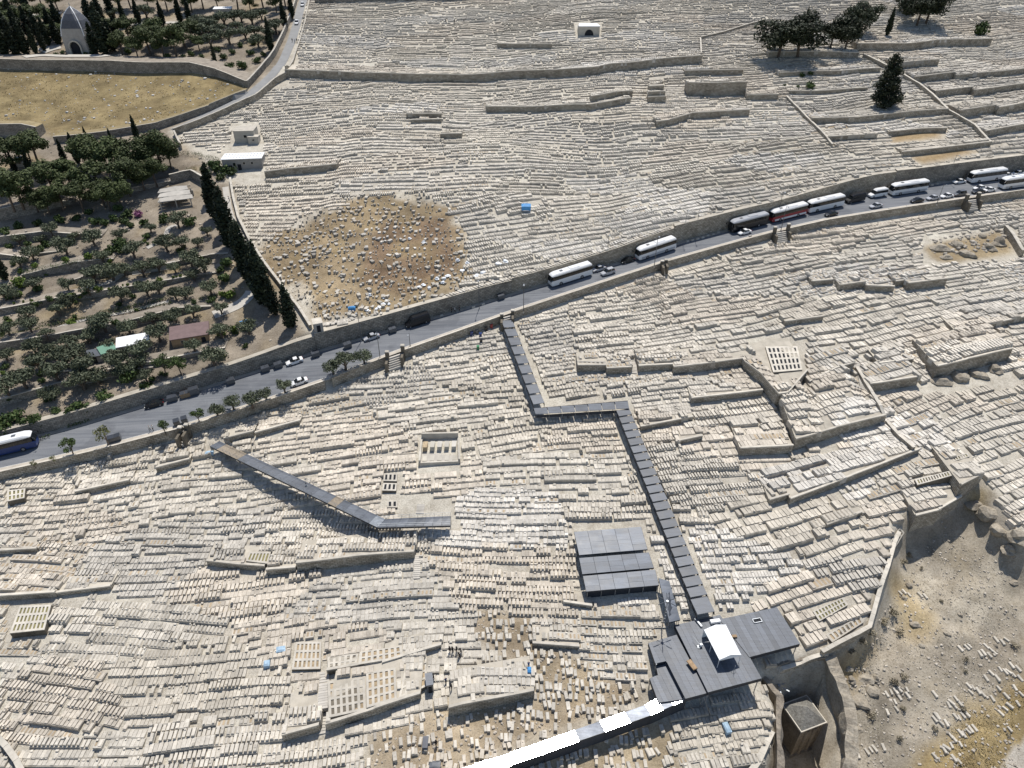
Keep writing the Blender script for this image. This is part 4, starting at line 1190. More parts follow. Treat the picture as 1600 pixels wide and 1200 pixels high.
m = MB(); m.box((0, 0, .05), (.3, .3, .05)); m.bar((0, 0, .05), (0, 0, .9), .04); m.bar((0, 0, .8), (-.9, 1.6, 1.0), .03); m.box((.35, .1, .45), (.22, .2, .28), .3, 1)
o = m.build('antenna', [MT['steel'], MT['white']]); o.location = p; tag(o, 'small antenna and white unit on the roof left of the tent', 'antenna')
p = Gz(1146, 1050, RZ + .08)
m = MB(); m.bar((0, 0, 0), (0, 0, 1.8), .035); m.bar((-.4, 0, 0), (0, 0, .9), .025); m.bar((.4, 0, 0), (0, 0, .9), .025); m.bar((0, -.4, 0), (0, 0, .9), .025)
o = m.build('tripod_mast', MT['steel']); o.location = p; tag(o, 'thin tripod mast on the roof in front of the tent', 'mast')

# floodlight masts with a wheel of lamps
def lamp_mast(u, v, lw, lm, hgt, label):
    b = G1(u, v)
    root = empty('floodlight_mast', b); tag(root, label, 'floodlight', 'floodlight masts with radial lamps')
    m = MB(); m.bar((0, 0, -.3), (0, 0, hgt), .11, 8, r2=.07); m.build('pole', MT['steel'], root)
    m = MB(); m.bar((0, 0, hgt - .2), (0, 0, hgt + .25), .25, 8); m.build('hub', MT['steel'], root)
    for k in range(6):
        t = 2 * math.pi * k / 6 + .4
        m = MB(); m.bar((math.cos(t) * .2, math.sin(t) * .2, hgt), (math.cos(t) * 1.0, math.sin(t) * 1.0, hgt + .1), .04)
        m.box((math.cos(t) * 1.35, math.sin(t) * 1.35, hgt + .15), (.55, lw, .05), t)
        m.build('lamp', MT[lm], root)
    m = MB()
    for k in range(8): m.box((0.16, 0, .5 + k * hgt / 9), (.1, .02, .02))
    m.build('rungs', MT['steel'], root)
lamp_mast(1034, 983, .06, 'roof_edge', 8.0, 'floodlight mast standing beside the narrow ramp roof')
lamp_mast(1207, 1098, .12, 'steel', 5.5, 'floodlight mast above the rock-cut court by the tomb tower')

# raised grey walkway on the left
def raised_walkway():
    up_ = [(343, 689), (602, 811), (704, 806)]; dn = [(328, 697), (590, 824), (704, 821)]
    dzs = [2.2, 3.0, 2.6]
    A = [G1(*p, d) for p, d in zip(up_, dzs)]; Bq = [G1(*p, d) for p, d in zip(dn, dzs)]
    root = empty('raised_walkway', G1(590, 835)); tag(root, 'raised grey metal walkway with railings bending over the tombs', 'walkway')
    off = root.location
    for s in range(2):
        n = 22 if s == 0 else 8
        for k in range(n):
            t0, t1 = k / n, (k + .985) / n
            q = [lerp(Bq[s], Bq[s + 1], t0), lerp(Bq[s], Bq[s + 1], t1), lerp(A[s], A[s + 1], t1), lerp(A[s], A[s + 1], t0)]
            m = MB(); slab_between(m, [p - off for p in q], .12)
            m.build('deck_panel', MT['plank' if s == 0 and k in (1, 2, 3, 16) else 'steel' if s == 0 and k == n - 1 else 'roof'], root)
        for side, L in (('a', A), ('b', Bq)):
            m = MB(); n2 = n
            for k in range(n2 + 1):
                p = lerp(L[s], L[s + 1], k / n2) - off
                m.bar(p - Vector((0, 0, .1)), p + Vector((0, 0, 1.05)), .03, 5)
            for hz in (.55, 1.05):
                m.bar(L[s] - off + Vector((0, 0, hz)), L[s + 1] - off + Vector((0, 0, hz)), .03, 5)
            m.build('railing', MT['steel'], root)
            m = MB(); a, b = L[s] - off, L[s + 1] - off
            m.add([a + Vector((0, 0, -.13)), b + Vector((0, 0, -.13)), b + Vector((0, 0, -.5)), a + Vector((0, 0, -.5))], [(0, 1, 2, 3)]); m.build('beam', MT['roof_edge'], root)
            for k in range(0, n2 + 1, 2):
                p = lerp(L[s], L[s + 1], k / n2); g = float(H(p.x, p.y))
                m = MB(); m.bar(Vector((p.x, p.y, g - .3)) - off, p - off - Vector((0, 0, .12)), .05); m.build('post', MT['steel'], root)
raised_walkway()
# ------------------------------------------------------------------ rock-cut court with the square tomb tower, cliffs, rocks
def m_rock(name, c0, c1):
    m, nt, b = mat_base(name, 0.95, 0, 0.2)
    p = geo_pos(nt)
    f = noise(nt, 0.35, 6, 0.65, p); f2 = noise(nt, 2.2, 6, 0.7, p)
    c = ramp(nt, f, [(0.3, c0), (0.7, c1)])
    c = mix(nt, 'MULTIPLY', 1.0, c, ramp(nt, f2, [(0.3, (0.62, 0.6, 0.58)), (0.6, (1.1, 1.1, 1.1))]))
    nt.links.new(c, b.inputs['Base Color']); bump(nt, b, f2, 0.8, 0.25)
    return m
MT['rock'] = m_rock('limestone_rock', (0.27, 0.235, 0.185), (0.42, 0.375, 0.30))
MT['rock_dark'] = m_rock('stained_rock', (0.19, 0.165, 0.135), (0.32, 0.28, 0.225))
MT['lichen'] = m_rock('lichen_roof_stone', (0.15, 0.145, 0.13), (0.29, 0.28, 0.25))

def rough_wall(name, label, pts, z_top, z_bot, th, mat='rock_dark', amp=0.35, step=0.9, cat='rock face', side=1):
    """rock face along world points, jagged, with thickness"""
    P = densify([(p[0], p[1]) for p in pts], step)
    T = np.gradient(P, axis=0); T /= np.maximum(np.hypot(T[:, 0], T[:, 1])[:, None], 1e-6)
    Nn = np.stack([-T[:, 1], T[:, 0]], 1) * side
    n = len(P); L = np.linspace(0, 1, n)
    zt = np.interp(L, np.linspace(0, 1, len(z_top)), z_top); zb = z_bot
    nr = 8
    V = []; F = []
    for r in range(nr + 1):
        t = r / nr
        for i in range(n):
            z = zb + (zt[i] - zb) * t
            o = amp * float(vnoise(np.array([P[i, 0] * 1.0 + P[i, 1] * .7]), np.array([z * 1.3]), 2.2, 21)[0] * 2)
            V.append((P[i, 0] - Nn[i, 0] * o, P[i, 1] - Nn[i, 1] * o, z + (0.35 * math.sin(i * 1.7) * amp if r == nr else 0)))
    base2 = len(V)
    for i in range(n): V.append((P[i, 0] + Nn[i, 0] * th, P[i, 1] + Nn[i, 1] * th, zt[i] + 0.2 * math.sin(i * 2.3) * amp))
    for i in range(n): V.append((P[i, 0] + Nn[i, 0] * th, P[i, 1] + Nn[i, 1] * th, zb))
    for r in range(nr):
        for i in range(n - 1): F.append((r * n + i, r * n + i + 1, (r + 1) * n + i + 1, (r + 1) * n + i))
    for i in range(n - 1):
        F.append((nr * n + i, nr * n + i + 1, base2 + i + 1, base2 + i)); F.append((base2 + i, base2 + i + 1, base2 + n + i + 1, base2 + n + i))
    for i in (0, n - 1):
        F.append(tuple([r * n + i for r in range(nr + 1)] + [base2 + i, base2 + n + i]))
    if side < 0: F = [f[::-1] for f in F]
    m = MB(); m.add(V, F); o = m.build(name, MT[mat]); return tag(o, label, cat, None, 'thing')

zt0 = float(H(*G1(1240, 1030)[:2])); 
def gtop(u, v): p = plane_hit(np.array([float(u)]), np.array([float(v)]), -3.0)[0]; return p
back = [gtop(1194, 1052), gtop(1240, 1043), gtop(1288, 1035)]
rgt = [gtop(1287, 1034), gtop(1303, 1070), gtop(1318, 1107), gtop(1323, 1165), gtop(1319, 1240)]
lft = [gtop(1224, 1250), gtop(1221, 1130), gtop(1222, 1090), gtop(1194, 1052)]
zb = [p[2] + 2.0 for p in back]
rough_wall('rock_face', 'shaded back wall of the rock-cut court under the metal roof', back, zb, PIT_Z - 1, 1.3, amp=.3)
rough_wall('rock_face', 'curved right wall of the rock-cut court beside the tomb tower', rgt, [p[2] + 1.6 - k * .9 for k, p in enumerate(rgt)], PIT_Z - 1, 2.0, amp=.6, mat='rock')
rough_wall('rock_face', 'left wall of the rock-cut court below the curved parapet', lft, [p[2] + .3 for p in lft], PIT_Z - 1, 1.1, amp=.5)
# square tower tomb
cz = PIT_Z + 9.0
Rc = [Gz(1224, 1098, cz), Gz(1250, 1146, cz), Gz(1293, 1128, cz), Gz(1260, 1086, cz)]   # left, front, right, back
cc = sum(Rc, Vector()) / 4
dirx = ((Rc[2] - Rc[1]) + (Rc[3] - Rc[0])).normalized(); ang_t = math.atan2(dirx.y, dirx.x)
w = ((Rc[2] - Rc[1]).length + (Rc[3] - Rc[0]).length + (Rc[1] - Rc[0]).length + (Rc[2] - Rc[3]).length) / 8
root = empty('tomb_tower', (cc.x, cc.y, PIT_Z), ang_t); tag(root, 'square rock tomb tower with a low pyramid roof in the court', 'tower')
m = MB(); hb = cz - PIT_Z
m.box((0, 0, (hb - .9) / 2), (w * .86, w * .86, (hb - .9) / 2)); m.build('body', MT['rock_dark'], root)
m = MB()
for k, (a, b) in enumerate(((.90, .35), (.96, .3), (1.0, .3))): m.box((0, 0, hb - .95 + .32 * k + b / 2), (w * a, w * a, b / 2 - .002 * k))
m.build('cornice', MT['cap'], root)
m = MB(); m.add([(-w * .93, -w * .93, hb + .02), (w * .93, -w * .93, hb + .02), (w * .93, w * .93, hb + .02), (-w * .93, w * .93, hb + .02), (0, 0, hb + 2.1)], [(0, 1, 4), (1, 2, 4), (2, 3, 4), (3, 0, 4)])
m.build('pyramid_roof', MT['lichen'], root)
for sx, sy in ((-1, -1), (1, -1), (1, 1), (-1, 1)):
    m = MB(); m.box((sx * w * .80, sy * w * .80, (hb - 1.2) / 2), (w * .09, w * .09, (hb - 1.2) / 2)); m.build('corner_pilaster', MT['rock_dark'], root)
for s in (-1, 1):
    for k in (-1, 1):
        m = MB(); m.bar((k * w * .3, s * w * .87, 0), (k * w * .3, s * w * .87, hb - 1.1), .35, 10); m.build('half_column', MT['rock_dark'], root)
m = MB(); m.box((0, 0, -.2), (w * 1.05, w * 1.05, .45)); m.build('plinth', MT['rock_dark'], root)
# curved parapet wall left of the court and the retaining walls over the dry slope
pts = [G1(*p) for p in ((1160, 1235), (1188, 1195), (1208, 1150), (1213, 1115), (1203, 1085), (1190, 1068))]
wall_strip('curved_wall', pts, 1.0, .9, 'curved pale parapet wall left of the tomb tower', side=1, foot=3, step=1.5)
for px, hh, lab in ([(1190,1052),(1240,1038),(1290,1022)], 1.3, 'narrow stone parapet between the metal roof and rock court'), ([(1290,1022),(1345,992),(1368,976)], 2.2, 'curved stone parapet at the edge of the dry slope, lower part'), ([(1368,976),(1380,930),(1387,905),(1396,880)], 1.8, 'stone parapet at the edge of the dry slope, middle part'), ([(1396,880),(1408,840),(1416,822)], 1.6, 'stone parapet at the edge of the dry slope, upper part'):
    P = [plane_hit(np.array([float(a)]), np.array([float(b)]))[0] for a, b in px]
    wall_strip('edge_wall', [(p[0] - .5, p[1]) for p in P], hh, .65, lab, side=1, foot=7, step=1.5)
def at_plane(u, v): return plane_hit(np.array([float(u)]), np.array([float(v)]))[0]
# rocks
def rock_mesh(seed, sub=2):
    bm = bmesh.new(); bmesh.ops.create_icosphere(bm, subdivisions=sub, radius=1)
    r = random.Random(seed); ph = [r.uniform(0, 6) for _ in range(6)]
    for v in bm.verts:
        c = v.co
        k = 1 + .22 * math.sin(c.x * 3 + ph[0]) + .2 * math.sin(c.y * 4 + ph[1]) + .15 * math.sin(c.z * 5 + ph[2]) + .1 * math.sin(c.x * 9 + c.y * 7 + ph[3])
        v.co = Vector((c.x * k, c.y * k * .8, c.z * k * .6))
    me = bpy.data.meshes.new('boulder'); bm.to_mesh(me); bm.free(); me.materials.append(MT['rock']); return me
RM = [rock_mesh(k) for k in range(5)]
def boulder(u, v, s, label, k=0, grp='boulders and outcrops'):
    p = G1(u, v); o = bpy.data.objects.new('boulder', RM[k % 5]); link(o)
    o.location = p; o.scale = (s, s * .9, s); o.rotation_euler = (0, 0, k * 1.3)
    return tag(o, label, 'rock', grp)
ROCKS = [(1468,388,2.6),(1495,384,2.0),(1512,398,2.4),(1545,388,2.2),(1560,380,2.6),(1478,402,1.6),(1535,370,1.4)]
for k, (u, v, s) in enumerate(ROCKS): boulder(u, v, s, 'grey limestone outcrop in the dry pocket below the road, upper right', k, 'outcrops in the dry pocket')
for k, (u, v, s) in enumerate([(1470,596,2.2),(1500,592,2.4),(1530,586,2.2),(1555,578,2.0)]): boulder(u, v, s, 'dark rock outcrop in the hollow under the tall terrace', k, 'outcrops in the hollow')
for k, (u, v, s) in enumerate([(1350,1060,1.5),(1362,1082,1.5),(1345,1098,1.6),(1330,1062,1.0),(1368,1060,.9),(1325,1045,.8),(1300,1045,.8)]): boulder(u, v, s, 'pale rock outcrop beside the rock-cut court', k, 'outcrops beside the court')
for k, (u, v, s) in enumerate([(1525,790,2.0),(1545,805,2.4),(1565,830,2.0),(1590,840,2.4),(1575,860,1.8),(1585,910,.9)]): boulder(u, v, s, 'white rock outcrop along the upper edge of the dry slope', k, 'outcrops above the dry slope')
for k, (u, v, s) in enumerate([(1430,975,.9),(1440,1010,.7),(1480,990,.7),(1412,935,.7),(1555,1010,.7),(1340,1140,.8),(1420,915,.8),(1500,960,.5)]): boulder(u, v, s, 'small loose rock lying on the dry slope', k, 'rocks on the dry slope')

# slab graves scattered on the dry slope
DG = [(1385,1085),(1392,1082),(1399,1080),(1405,1078),(1417,1078),(1418,1087),(1405,1090),(1398,1097),(1460,1085),(1386,1113),(1400,1108),(1465,1120),(1460,1124),(1470,1130),(1478,1130),(1462,1118),(1485,1150),(1500,1145),(1490,1155),(1493,1092),(1486,1098),(1482,1102),(1491,1104),(1500,1100),(1513,1072),(1520,1075),(1528,1080),(1535,1085),(1516,1082),(1540,1060),(1548,1052),(1560,1076),(1572,1088),(1540,1010),(1547,1015),(1556,1000),(1566,1004),(1572,1000),(1536,1020),(1545,1024),(1553,1020),(1531,1022),(1510,1012),(1514,1010),(1500,1014),(1575,1050),(1583,1055),(1590,1045),(1563,1115),(1570,1108),(1577,1103),(1475,1172),(1486,1165),(1478,1168),(1460,1182),(1500,1163),(1516,1140),(1505,1148),(1512,1143),(1522,1138),(1354,1175),(1360,1172),(1366,1170),(1340,1180),(1498,1190),(1490,1185),(1585,1075),(1590,1100),(1593,1060),(1550,1092),(1595,1085),(1380,1168),(1570,1050),(1562,1046),(1580,1040),(1504,1118),(1498,1122),(1510,1116),(1492,1120),(1577,1140),(1558,1060),(1412,925),(1420,930),(1437,930),(1445,932),(1406,927)]
mg = {}
for k in range(3):
    m = MB(); s = (1, .85, 1.1)[k]
    m.box((0, 0, .0), (.24 * s, .6 * s, .24), 0); m.box((0, 0, .27), (.2 * s, .54 * s, .05), 0)
    mg[k] = m.mesh('slope_grave', MT['cap'])
for k, (u, v) in enumerate(DG):
    p = G1(u, v); o = bpy.data.objects.new('slope_grave', mg[k % 3]); link(o); o.location = p; o.rotation_euler = (random.gauss(0, .05) + .1, random.gauss(0, .05), .35 + random.gauss(0, .15))
    low_ = v > 1100
    tag(o, ('small pale stone grave low on the dry slope beside the golden grass' if low_ else 'small pale stone grave higher on the dry slope' if v > 960 else 'small stone grave by the parapet at the top of the dry slope'), 'grave', 'graves on the dry slope')
# ------------------------------------------------------------------ vehicles on the road
def m_paint(name, col, rough=0.28):
    m, nt, b = mat_base(name, rough, 0.0, 0.5)
    f = noise(nt, 1.5, 4, 0.6, N(nt, 'ShaderNodeTexCoord').outputs['Object'])
    nt.links.new(ramp(nt, f, [(0.3, tuple(c * .93 for c in col)), (0.7, col)]), b.inputs['Base Color'])
    b.inputs['Coat Weight'].default_value = 0.3
    return m
for k, c in dict(p_white=(.78, .78, .77), p_black=(.008, .0085, .011), p_silver=(.42, .43, .45), p_red=(.30, .02, .025), p_blue=(.02, .045, .16), p_grey=(.10, .105, .11), p_green=(.05, .22, .09)).items(): MT[k] = m_paint(k, c)
MT['glass'] = m_plain('tinted_glass', (.012, .015, .018), .08, 0, .1, 1, .5)
MT['rubber'] = m_plain('tyre_rubber', (.02, .02, .02), .9, 0, .1)
MT['rim'] = m_plain('wheel_rim', (.35, .35, .36), .4, .6, .1)
MT['lamp'] = m_plain('lamp_lens', (.7, .7, .66), .15, 0, .05)
MT['red_lamp'] = m_plain('tail_lens', (.45, .02, .02), .2, 0, .05)

def loft(rings, cap=True):
    n = len(rings[0]); V = [p for r in rings for p in r]; F = []
    for i in range(len(rings) - 1):
        for k in range(n): F.append((i * n + k, i * n + (k + 1) % n, (i + 1) * n + (k + 1) % n, (i + 1) * n + k))
    if cap: F.append(tuple(range(n - 1, -1, -1))); F.append(tuple(range((len(rings) - 1) * n, len(rings) * n)))
    m = MB(); m.add(V, F); return m

def wheels(root, xs_, hw, r, wd=.26):
    for x in xs_:
        for s in (-1, 1):
            m = MB(); m.bar((0, -wd / 2, 0), (0, wd / 2, 0), r, 14); o = m.build('wheel', MT['rubber'], root); o.location = (x, s * hw, r)
            m = MB(); m.bar((0, -wd / 2 - .015, 0), (0, wd / 2 + .015, 0), r * .58, 10); m.build('rim', MT['rim'], o)

def ringY(x, w, zb, zt, c, lean=0.0):
    return [(x, -w, zb), (x, w, zb), (x, w - lean, zt - c), (x, w - lean - c, zt), (x, -w + lean + c, zt), (x, -w + lean, zt - c)]

def coach(label, body, stripe, roofm, length=12.2):
    root = empty('coach'); tag(root, label, 'bus', 'coaches on the road')
    L = length / 2; w = 1.26
    loft([ringY(-L, w - .05, .45, 1.75, .05), ringY(-L + .15, w, .35, 1.8, .02), ringY(L - .5, w, .35, 1.8, .02), ringY(L - .12, w - .08, .38, 1.6, .05), ringY(L, w - .3, .5, 1.35, .1)]).build('body', MT[body], root)
    if stripe: 
        m = MB()
        for s in (-1, 1): m.box((-.2, s * (w + .006), .75), (L - .6, .008, .28))
        m.build('side_stripe', MT[stripe], root)
    loft([ringY(-L + .03, w - .04, 1.78, 2.95, .05, .06), ringY(-L + .2, w - .008, 1.78, 2.95, .05, .06), ringY(L - .75, w - .008, 1.78, 2.95, .05, .06), ringY(L - .42, w - .12, 1.62, 2.9, .05, .1)]).build('window_band', MT['glass'], root)
    m = MB()
    for k in range(7):
        x = -L + 1.0 + k * (length - 2.4) / 6
        for s in (-1, 1): m.box((x, s * (w - .03), 2.36), (.045, .03, .56))
    m.build('window_pillar', MT['p_black'], root)
    loft([ringY(-L + .02, w - .08, 2.9, 3.3, .2), ringY(-L + .2, w - .05, 2.88, 3.48, .25), ringY(L - 1.6, w - .05, 2.88, 3.48, .25), ringY(L - .7, w - .1, 2.88, 3.25, .2), ringY(L - .35, w - .3, 2.86, 3.0, .05)]).build('roof', MT[roofm], root)
    m = MB(); m.box((-1.2, 0, 3.53), (1.5, .8, .09), taper=.92); m.build('roof_unit', MT[roofm], root)
    m = MB(); m.box((2.6, 0, 3.5), (.4, .35, .05)); m.build('roof_hatch', MT['p_grey'], root)
    m = MB(); q = [(L + .01, -w + .25, 1.5), (L + .01, w - .25, 1.5), (L - .40, w - .3, 2.85), (L - .40, -w + .3, 2.85)]; m.add(q, [(0, 1, 2, 3)]); m.build('windscreen', MT['glass'], root)
    for s in (-1, 1):
        m = MB(); m.bar((L - .1, s * (w - .1), 2.7), (L + .35, s * (w + .1), 2.5), .03); m.box((L + .35, s * (w + .12), 2.25), (.06, .12, .25)); m.build('mirror', MT['p_black'], root)
        m = MB(); m.box((L - .06, s * (w - .4), .78), (.05, .18, .1)); m.build('headlight', MT['lamp'], root)
        m = MB(); m.box((-L - .005, s * (w - .25), 1.1), (.02, .1, .25)); m.build('tail_light', MT['red_lamp'], root)
    wheels(root, (-L + 3.2, L - 2.7), w - .12, .5, .32)
    return root

def minibus(label, body, length=6.6, roofm=None, h=2.75):
    root = empty('minibus'); tag(root, label, 'van')
    L = length / 2; w = 1.0; roofm = roofm or body
    loft([ringY(-L, w - .04, .4, 1.35, .05), ringY(-L + .1, w, .32, 1.4, .02), ringY(L - 1.3, w, .32, 1.4, .02), ringY(L - .25, w - .06, .34, 1.05, .08), ringY(L, w - .25, .42, .9, .1)]).build('body', MT[body], root)
    loft([ringY(-L + .03, w - .03, 1.38, h - .5, .03, .05), ringY(L - 1.75, w - .01, 1.38, h - .5, .03, .05), ringY(L - 1.15, w - .06, 1.36, 1.45, .03, .05)]).build('window_band', MT['glass'], root)
    loft([ringY(-L + .05, w - .08, h - .52, h - .1, .15), ringY(-L + .3, w - .06, h - .52, h, .2), ringY(L - 2.3, w - .06, h - .52, h, .2), ringY(L - 1.65, w - .12, h - .52, h - .4, .08)]).build('roof', MT[roofm], root)
    for s in (-1, 1):
        m = MB(); m.box((L - .08, s * (w - .3), .78), (.05, .16, .1)); m.build('headlight', MT['lamp'], root)
        m = MB(); m.box((L - 1.25, s * (w + .12), 1.5), (.06, .1, .16)); m.build('mirror', MT['p_black'], root)
    wheels(root, (-L + 1.3, L - 1.1), w - .1, .36, .24)
    return root

def car(label, body, suv=False, length=4.4):
    root = empty('car'); tag(root, label, 'car')
    L = length / 2; w = .88; zt = .86 if not suv else 1.0; h = 1.45 if not suv else 1.75
    rb = L - .25 if suv else L - .75
    loft([ringY(-L, w - .12, .35, zt - .12, .08), ringY(-L + .15, w - .02, .25, zt, .08), ringY(-L + .8, w, .22, zt + .04, .06), ringY(L - 1.3, w, .22, zt + .02, .06), ringY(L - .3, w - .06, .25, zt - .14, .1), ringY(L, w - .2, .36, zt - .3, .1)]).build('body', MT[body], root)
    loft([ringY(-rb, w - .08, zt, zt + .06, .02, .03), ringY(-rb + (.25 if suv else .6), w - .05, zt, h - .06, .03, .14), ringY(L - 2.0, w - .05, zt, h - .05, .03, .14), ringY(L - 1.15, w - .08, zt - .03, zt + .05, .02, .03)]).build('window_band', MT['glass'], root)
    m = MB(); a, b = -rb + (.28 if suv else .62), L - 2.0
    m.add([(a, -w + .22, h - .05), (b, -w + .22, h - .04), (b, w - .22, h - .04), (a, w - .22, h - .05), (a + .1, -w + .3, h + .01), (b - .1, -w + .3, h + .02), (b - .1, w - .3, h + .02), (a + .1, w - .3, h + .01)],
          [(4, 5, 6, 7), (0, 1, 5, 4), (1, 2, 6, 5), (2, 3, 7, 6), (3, 0, 4, 7)]); m.build('roof', MT[body], root)
    m = MB(); x0 = (a + b) / 2
    for s in (-1, 1): m.box((x0, s * (w - .10), (zt + h) / 2 - .02), (.05, .035, (h - zt) / 2 - .06))
    m.build('door_pillar', MT[body], root)
    for s in (-1, 1):
        m = MB(); m.box((L - .08, s * (w - .3), zt - .22), (.06, .17, .07)); m.build('headlight', MT['lamp'], root)
        m = MB(); m.box((-L + .02, s * (w - .25), zt - .15), (.04, .15, .08)); m.build('tail_light', MT['red_lamp'], root)
        m = MB(); m.box((L - 1.45, s * (w + .08), zt + .12), (.07, .09, .06)); m.build('mirror', MT[body], root)
    wheels(root, (-L + .85, L - .85), w - .09, .32, .2)
    return root

def road_angle(x):
    a, b = x - 4, x + 4
    ya_, yb_ = float(y_near(a) + y_far(a)) / 2, float(y_near(b) + y_far(b)) / 2
    return math.atan2(yb_ - ya_, 8), (float(z_road(b, yb_)) - float(z_road(a, ya_))) / 8
def park(o, u, v, face=-1, turn=0.0, dz=0.0):
    """stand a vehicle on the road at the pixel of its footprint centre; face -1 looks left-down, +1 right-up"""
    p = plane_hit(np.array([float(u)]), np.array([float(v)]))[0]
    for _ in range(4):
        z = float(z_road(p[0], p[1])); q = Gz(u, v, z); p = np.array(q)
    side = {'coach': 1.9, 'minibus': 1.5, 'car': 1.35, 'dumpster': .95}.get(o.name.split('.')[0], .4)
    p[1] = min(p[1], float(y_far(p[0])) - side); p[1] = max(p[1], float(y_near(p[0])) + (1.7 + side if side > 1 else .6))
    a, g = road_angle(p[0])
    o.location = (p[0], p[1], float(z_road(p[0], p[1])) + .01 + dz)
    o.rotation_euler = (0, -math.atan(g) * face, a + turn + (math.pi if face < 0 else 0))
    return o
for lab, body, st, rf, u, v, fc in [
    ('white coach parked alone behind the two silver cars', 'p_white', None, 'p_white', 891, 437, -1),
    ('white coach with dark windows in front of the black car', 'p_white', 'p_silver', 'p_white', 1023, 394, -1),
    ('black coach with a pale roof, first of the three in line', 'p_black', None, 'p_silver', 1167, 354, -1),
    ('red and white coach between the black and the white one', 'p_red', 'p_white', 'p_white', 1228, 338, -1),
    ('white coach parked right behind the red one', 'p_white', None, 'p_white', 1287, 326, -1),
    ('white coach behind the white minibus', 'p_white', 'p_silver', 'p_white', 1417, 301, -1),
    ('white coach nearest the grey end wall at right', 'p_white', None, 'p_white', 1539, 282, -1),
    ('white coach cut by the right edge on the near lane', 'p_white', 'p_silver', 'p_white', 1596, 297, -1),
    ('dark blue coach with white roof cut by the left edge', 'p_blue', None, 'p_white', 12, 706, 1)]:
    park(coach(lab, body, st, rf), u, v, fc).scale = (1.1, 1.1, 1.1)
bpy.data.objects  # the red coach also carries a red window surround
park(minibus('black minibus under the dry debris field wall', 'p_black', 7.0), 653, 506, -1)
park(minibus('black minibus between the white coach and white van', 'p_black', 6.8), 1335, 315, -1)
park(minibus('white minibus in front of a white coach', 'p_white', 6.2), 1370, 307, -1)
for lab, body, suv, u, v, fc in [
    ('white car on the road near the small dumpsters', 'p_white', False, 461, 567, -1), ('silver car by the wall gate below the garden corner', 'p_silver', False, 581, 529, -1),
    ('silver-white car behind the lone white coach', 'p_silver', False, 935, 420, -1), ('silver estate car driving beside the parked silver car', 'p_silver', True, 950, 428, -1),
    ('black car just in front of the second white coach', 'p_black', False, 980, 408, -1), ('white car driving past the black coach', 'p_white', False, 1163, 365, -1),
    ('black car on the near lane below the white coach', 'p_black', False, 1300, 339, -1), ('grey car on the near lane below the white minibus', 'p_silver', False, 1368, 324, -1),
    ('dark car at the far kerb by the rubble at left', 'p_black', False, 242, 634, -1), ('white car half hidden behind a roadside tree', 'p_white', False, 467, 602, -1),
    ('white car on the near lane beside the last coaches', 'p_white', False, 1530, 296, -1), ('white car parked in front of the last coach', 'p_white', False, 1498, 286, -1),
    ('dark car parked at the near parapet, first of the row', 'p_black', False, 1438, 321, -1), ('pale car with dark roof parked at the near parapet', 'p_silver', False, 1463, 317, -1),
    ('white car parked at the near parapet, third of the row', 'p_white', False, 1484, 313, -1), ('dark off-road car parked beside the gate pillars', 'p_grey', True, 1503, 309, -1),
    ('white car right of the gate pillars', 'p_white', False, 1547, 301, -1), ('white car at the far kerb by the right edge', 'p_white', False, 1571, 276, -1), ('second white car at the far kerb by the right edge', 'p_white', False, 1589, 273, -1),
    ('dark car between the gate pillars and white car', 'p_black', False, 1532, 305, -1)]:
    park(car(lab, body, suv), u, v, fc)
# two cars on the narrow upper lane
for lab, u, v in (('white car driving on the narrow lane at the top', 464, 37), ('white car entering the narrow lane at the top edge', 473, 9)):
    o = car(lab, 'p_white'); p = G1(u, v); q = G1(u - 8, v + 28); d = q - p
    o.location = p + Vector((0, 0, .2)); o.rotation_euler = (0, math.atan2(-d.z, math.hypot(d.x, d.y)), math.atan2(d.y, d.x))

# dumpsters along the kerbs
def dumpster(label, u, v, mat='p_grey', tall=1.3, face=1, wd=1.9, dp=1.2):
    root = empty('dumpster'); tag(root, label, 'dumpster')
    m = MB(); m.box((0, 0, tall / 2 + .12), (wd / 2, dp / 2, tall / 2), taper=1.06); m.build('bin_body', MT[mat], root)
    for s in (-1, 1):
        m = MB(); m.add([(s * wd * .26 - wd * .25, -dp * .54, tall + .14), (s * wd * .26 + wd * .25, -dp * .54, tall + .14), (s * wd * .26 + wd * .25, dp * .54, tall + .3), (s * wd * .26 - wd * .25, dp * .54, tall + .3)], [(0, 1, 2, 3)]); m.build('lid', MT['roof_edge'], root)
        m = MB(); m.bar((s * (wd / 2 + .05), -.2, tall * .7), (s * (wd / 2 + .05), .2, tall * .7), .04); m.build('handle', MT['steel'], root)
    m = MB()
    for sx in (-1, 1):
        for sy in (-1, 1): m.bar((sx * wd * .4, sy * dp * .35 - .04, .1), (sx * wd * .4, sy * dp * .35 + .04, .1), .1, 8)
    m.build('castors', MT['rubber'], root)
    return park(root, u, v, face)
for k, (u, v, w_) in enumerate([(436, 574, 1.9), (416, 580, 1.9), (494, 557, 1.9), (544, 543, 1.9), (614, 519, 1.9), (783, 467, 1.8), (305, 616, 2.2), (271, 626, 2.2), (362, 599, 1.8), (291, 620, 2.2)]):
    dumpster(['grey dumpster right of the dark pair at the far kerb', 'grey dumpster left of the white car at the far kerb', 'low grey dumpster right of the white car', 'grey dumpster left of the silver car', 'grey dumpster left of the black minibus', 'grey dumpster under the long shaded wall at centre', 'tall grey dumpster beside the rubble skip', 'grey dumpster left of the rubble skip', 'small grey dumpster alone at the far kerb', 'open rubble skip full of brown waste at the far kerb'][k], u, v, 'p_grey' if k != 9 else 'wood', 1.2 if k != 6 else 1.7, 1, w_)
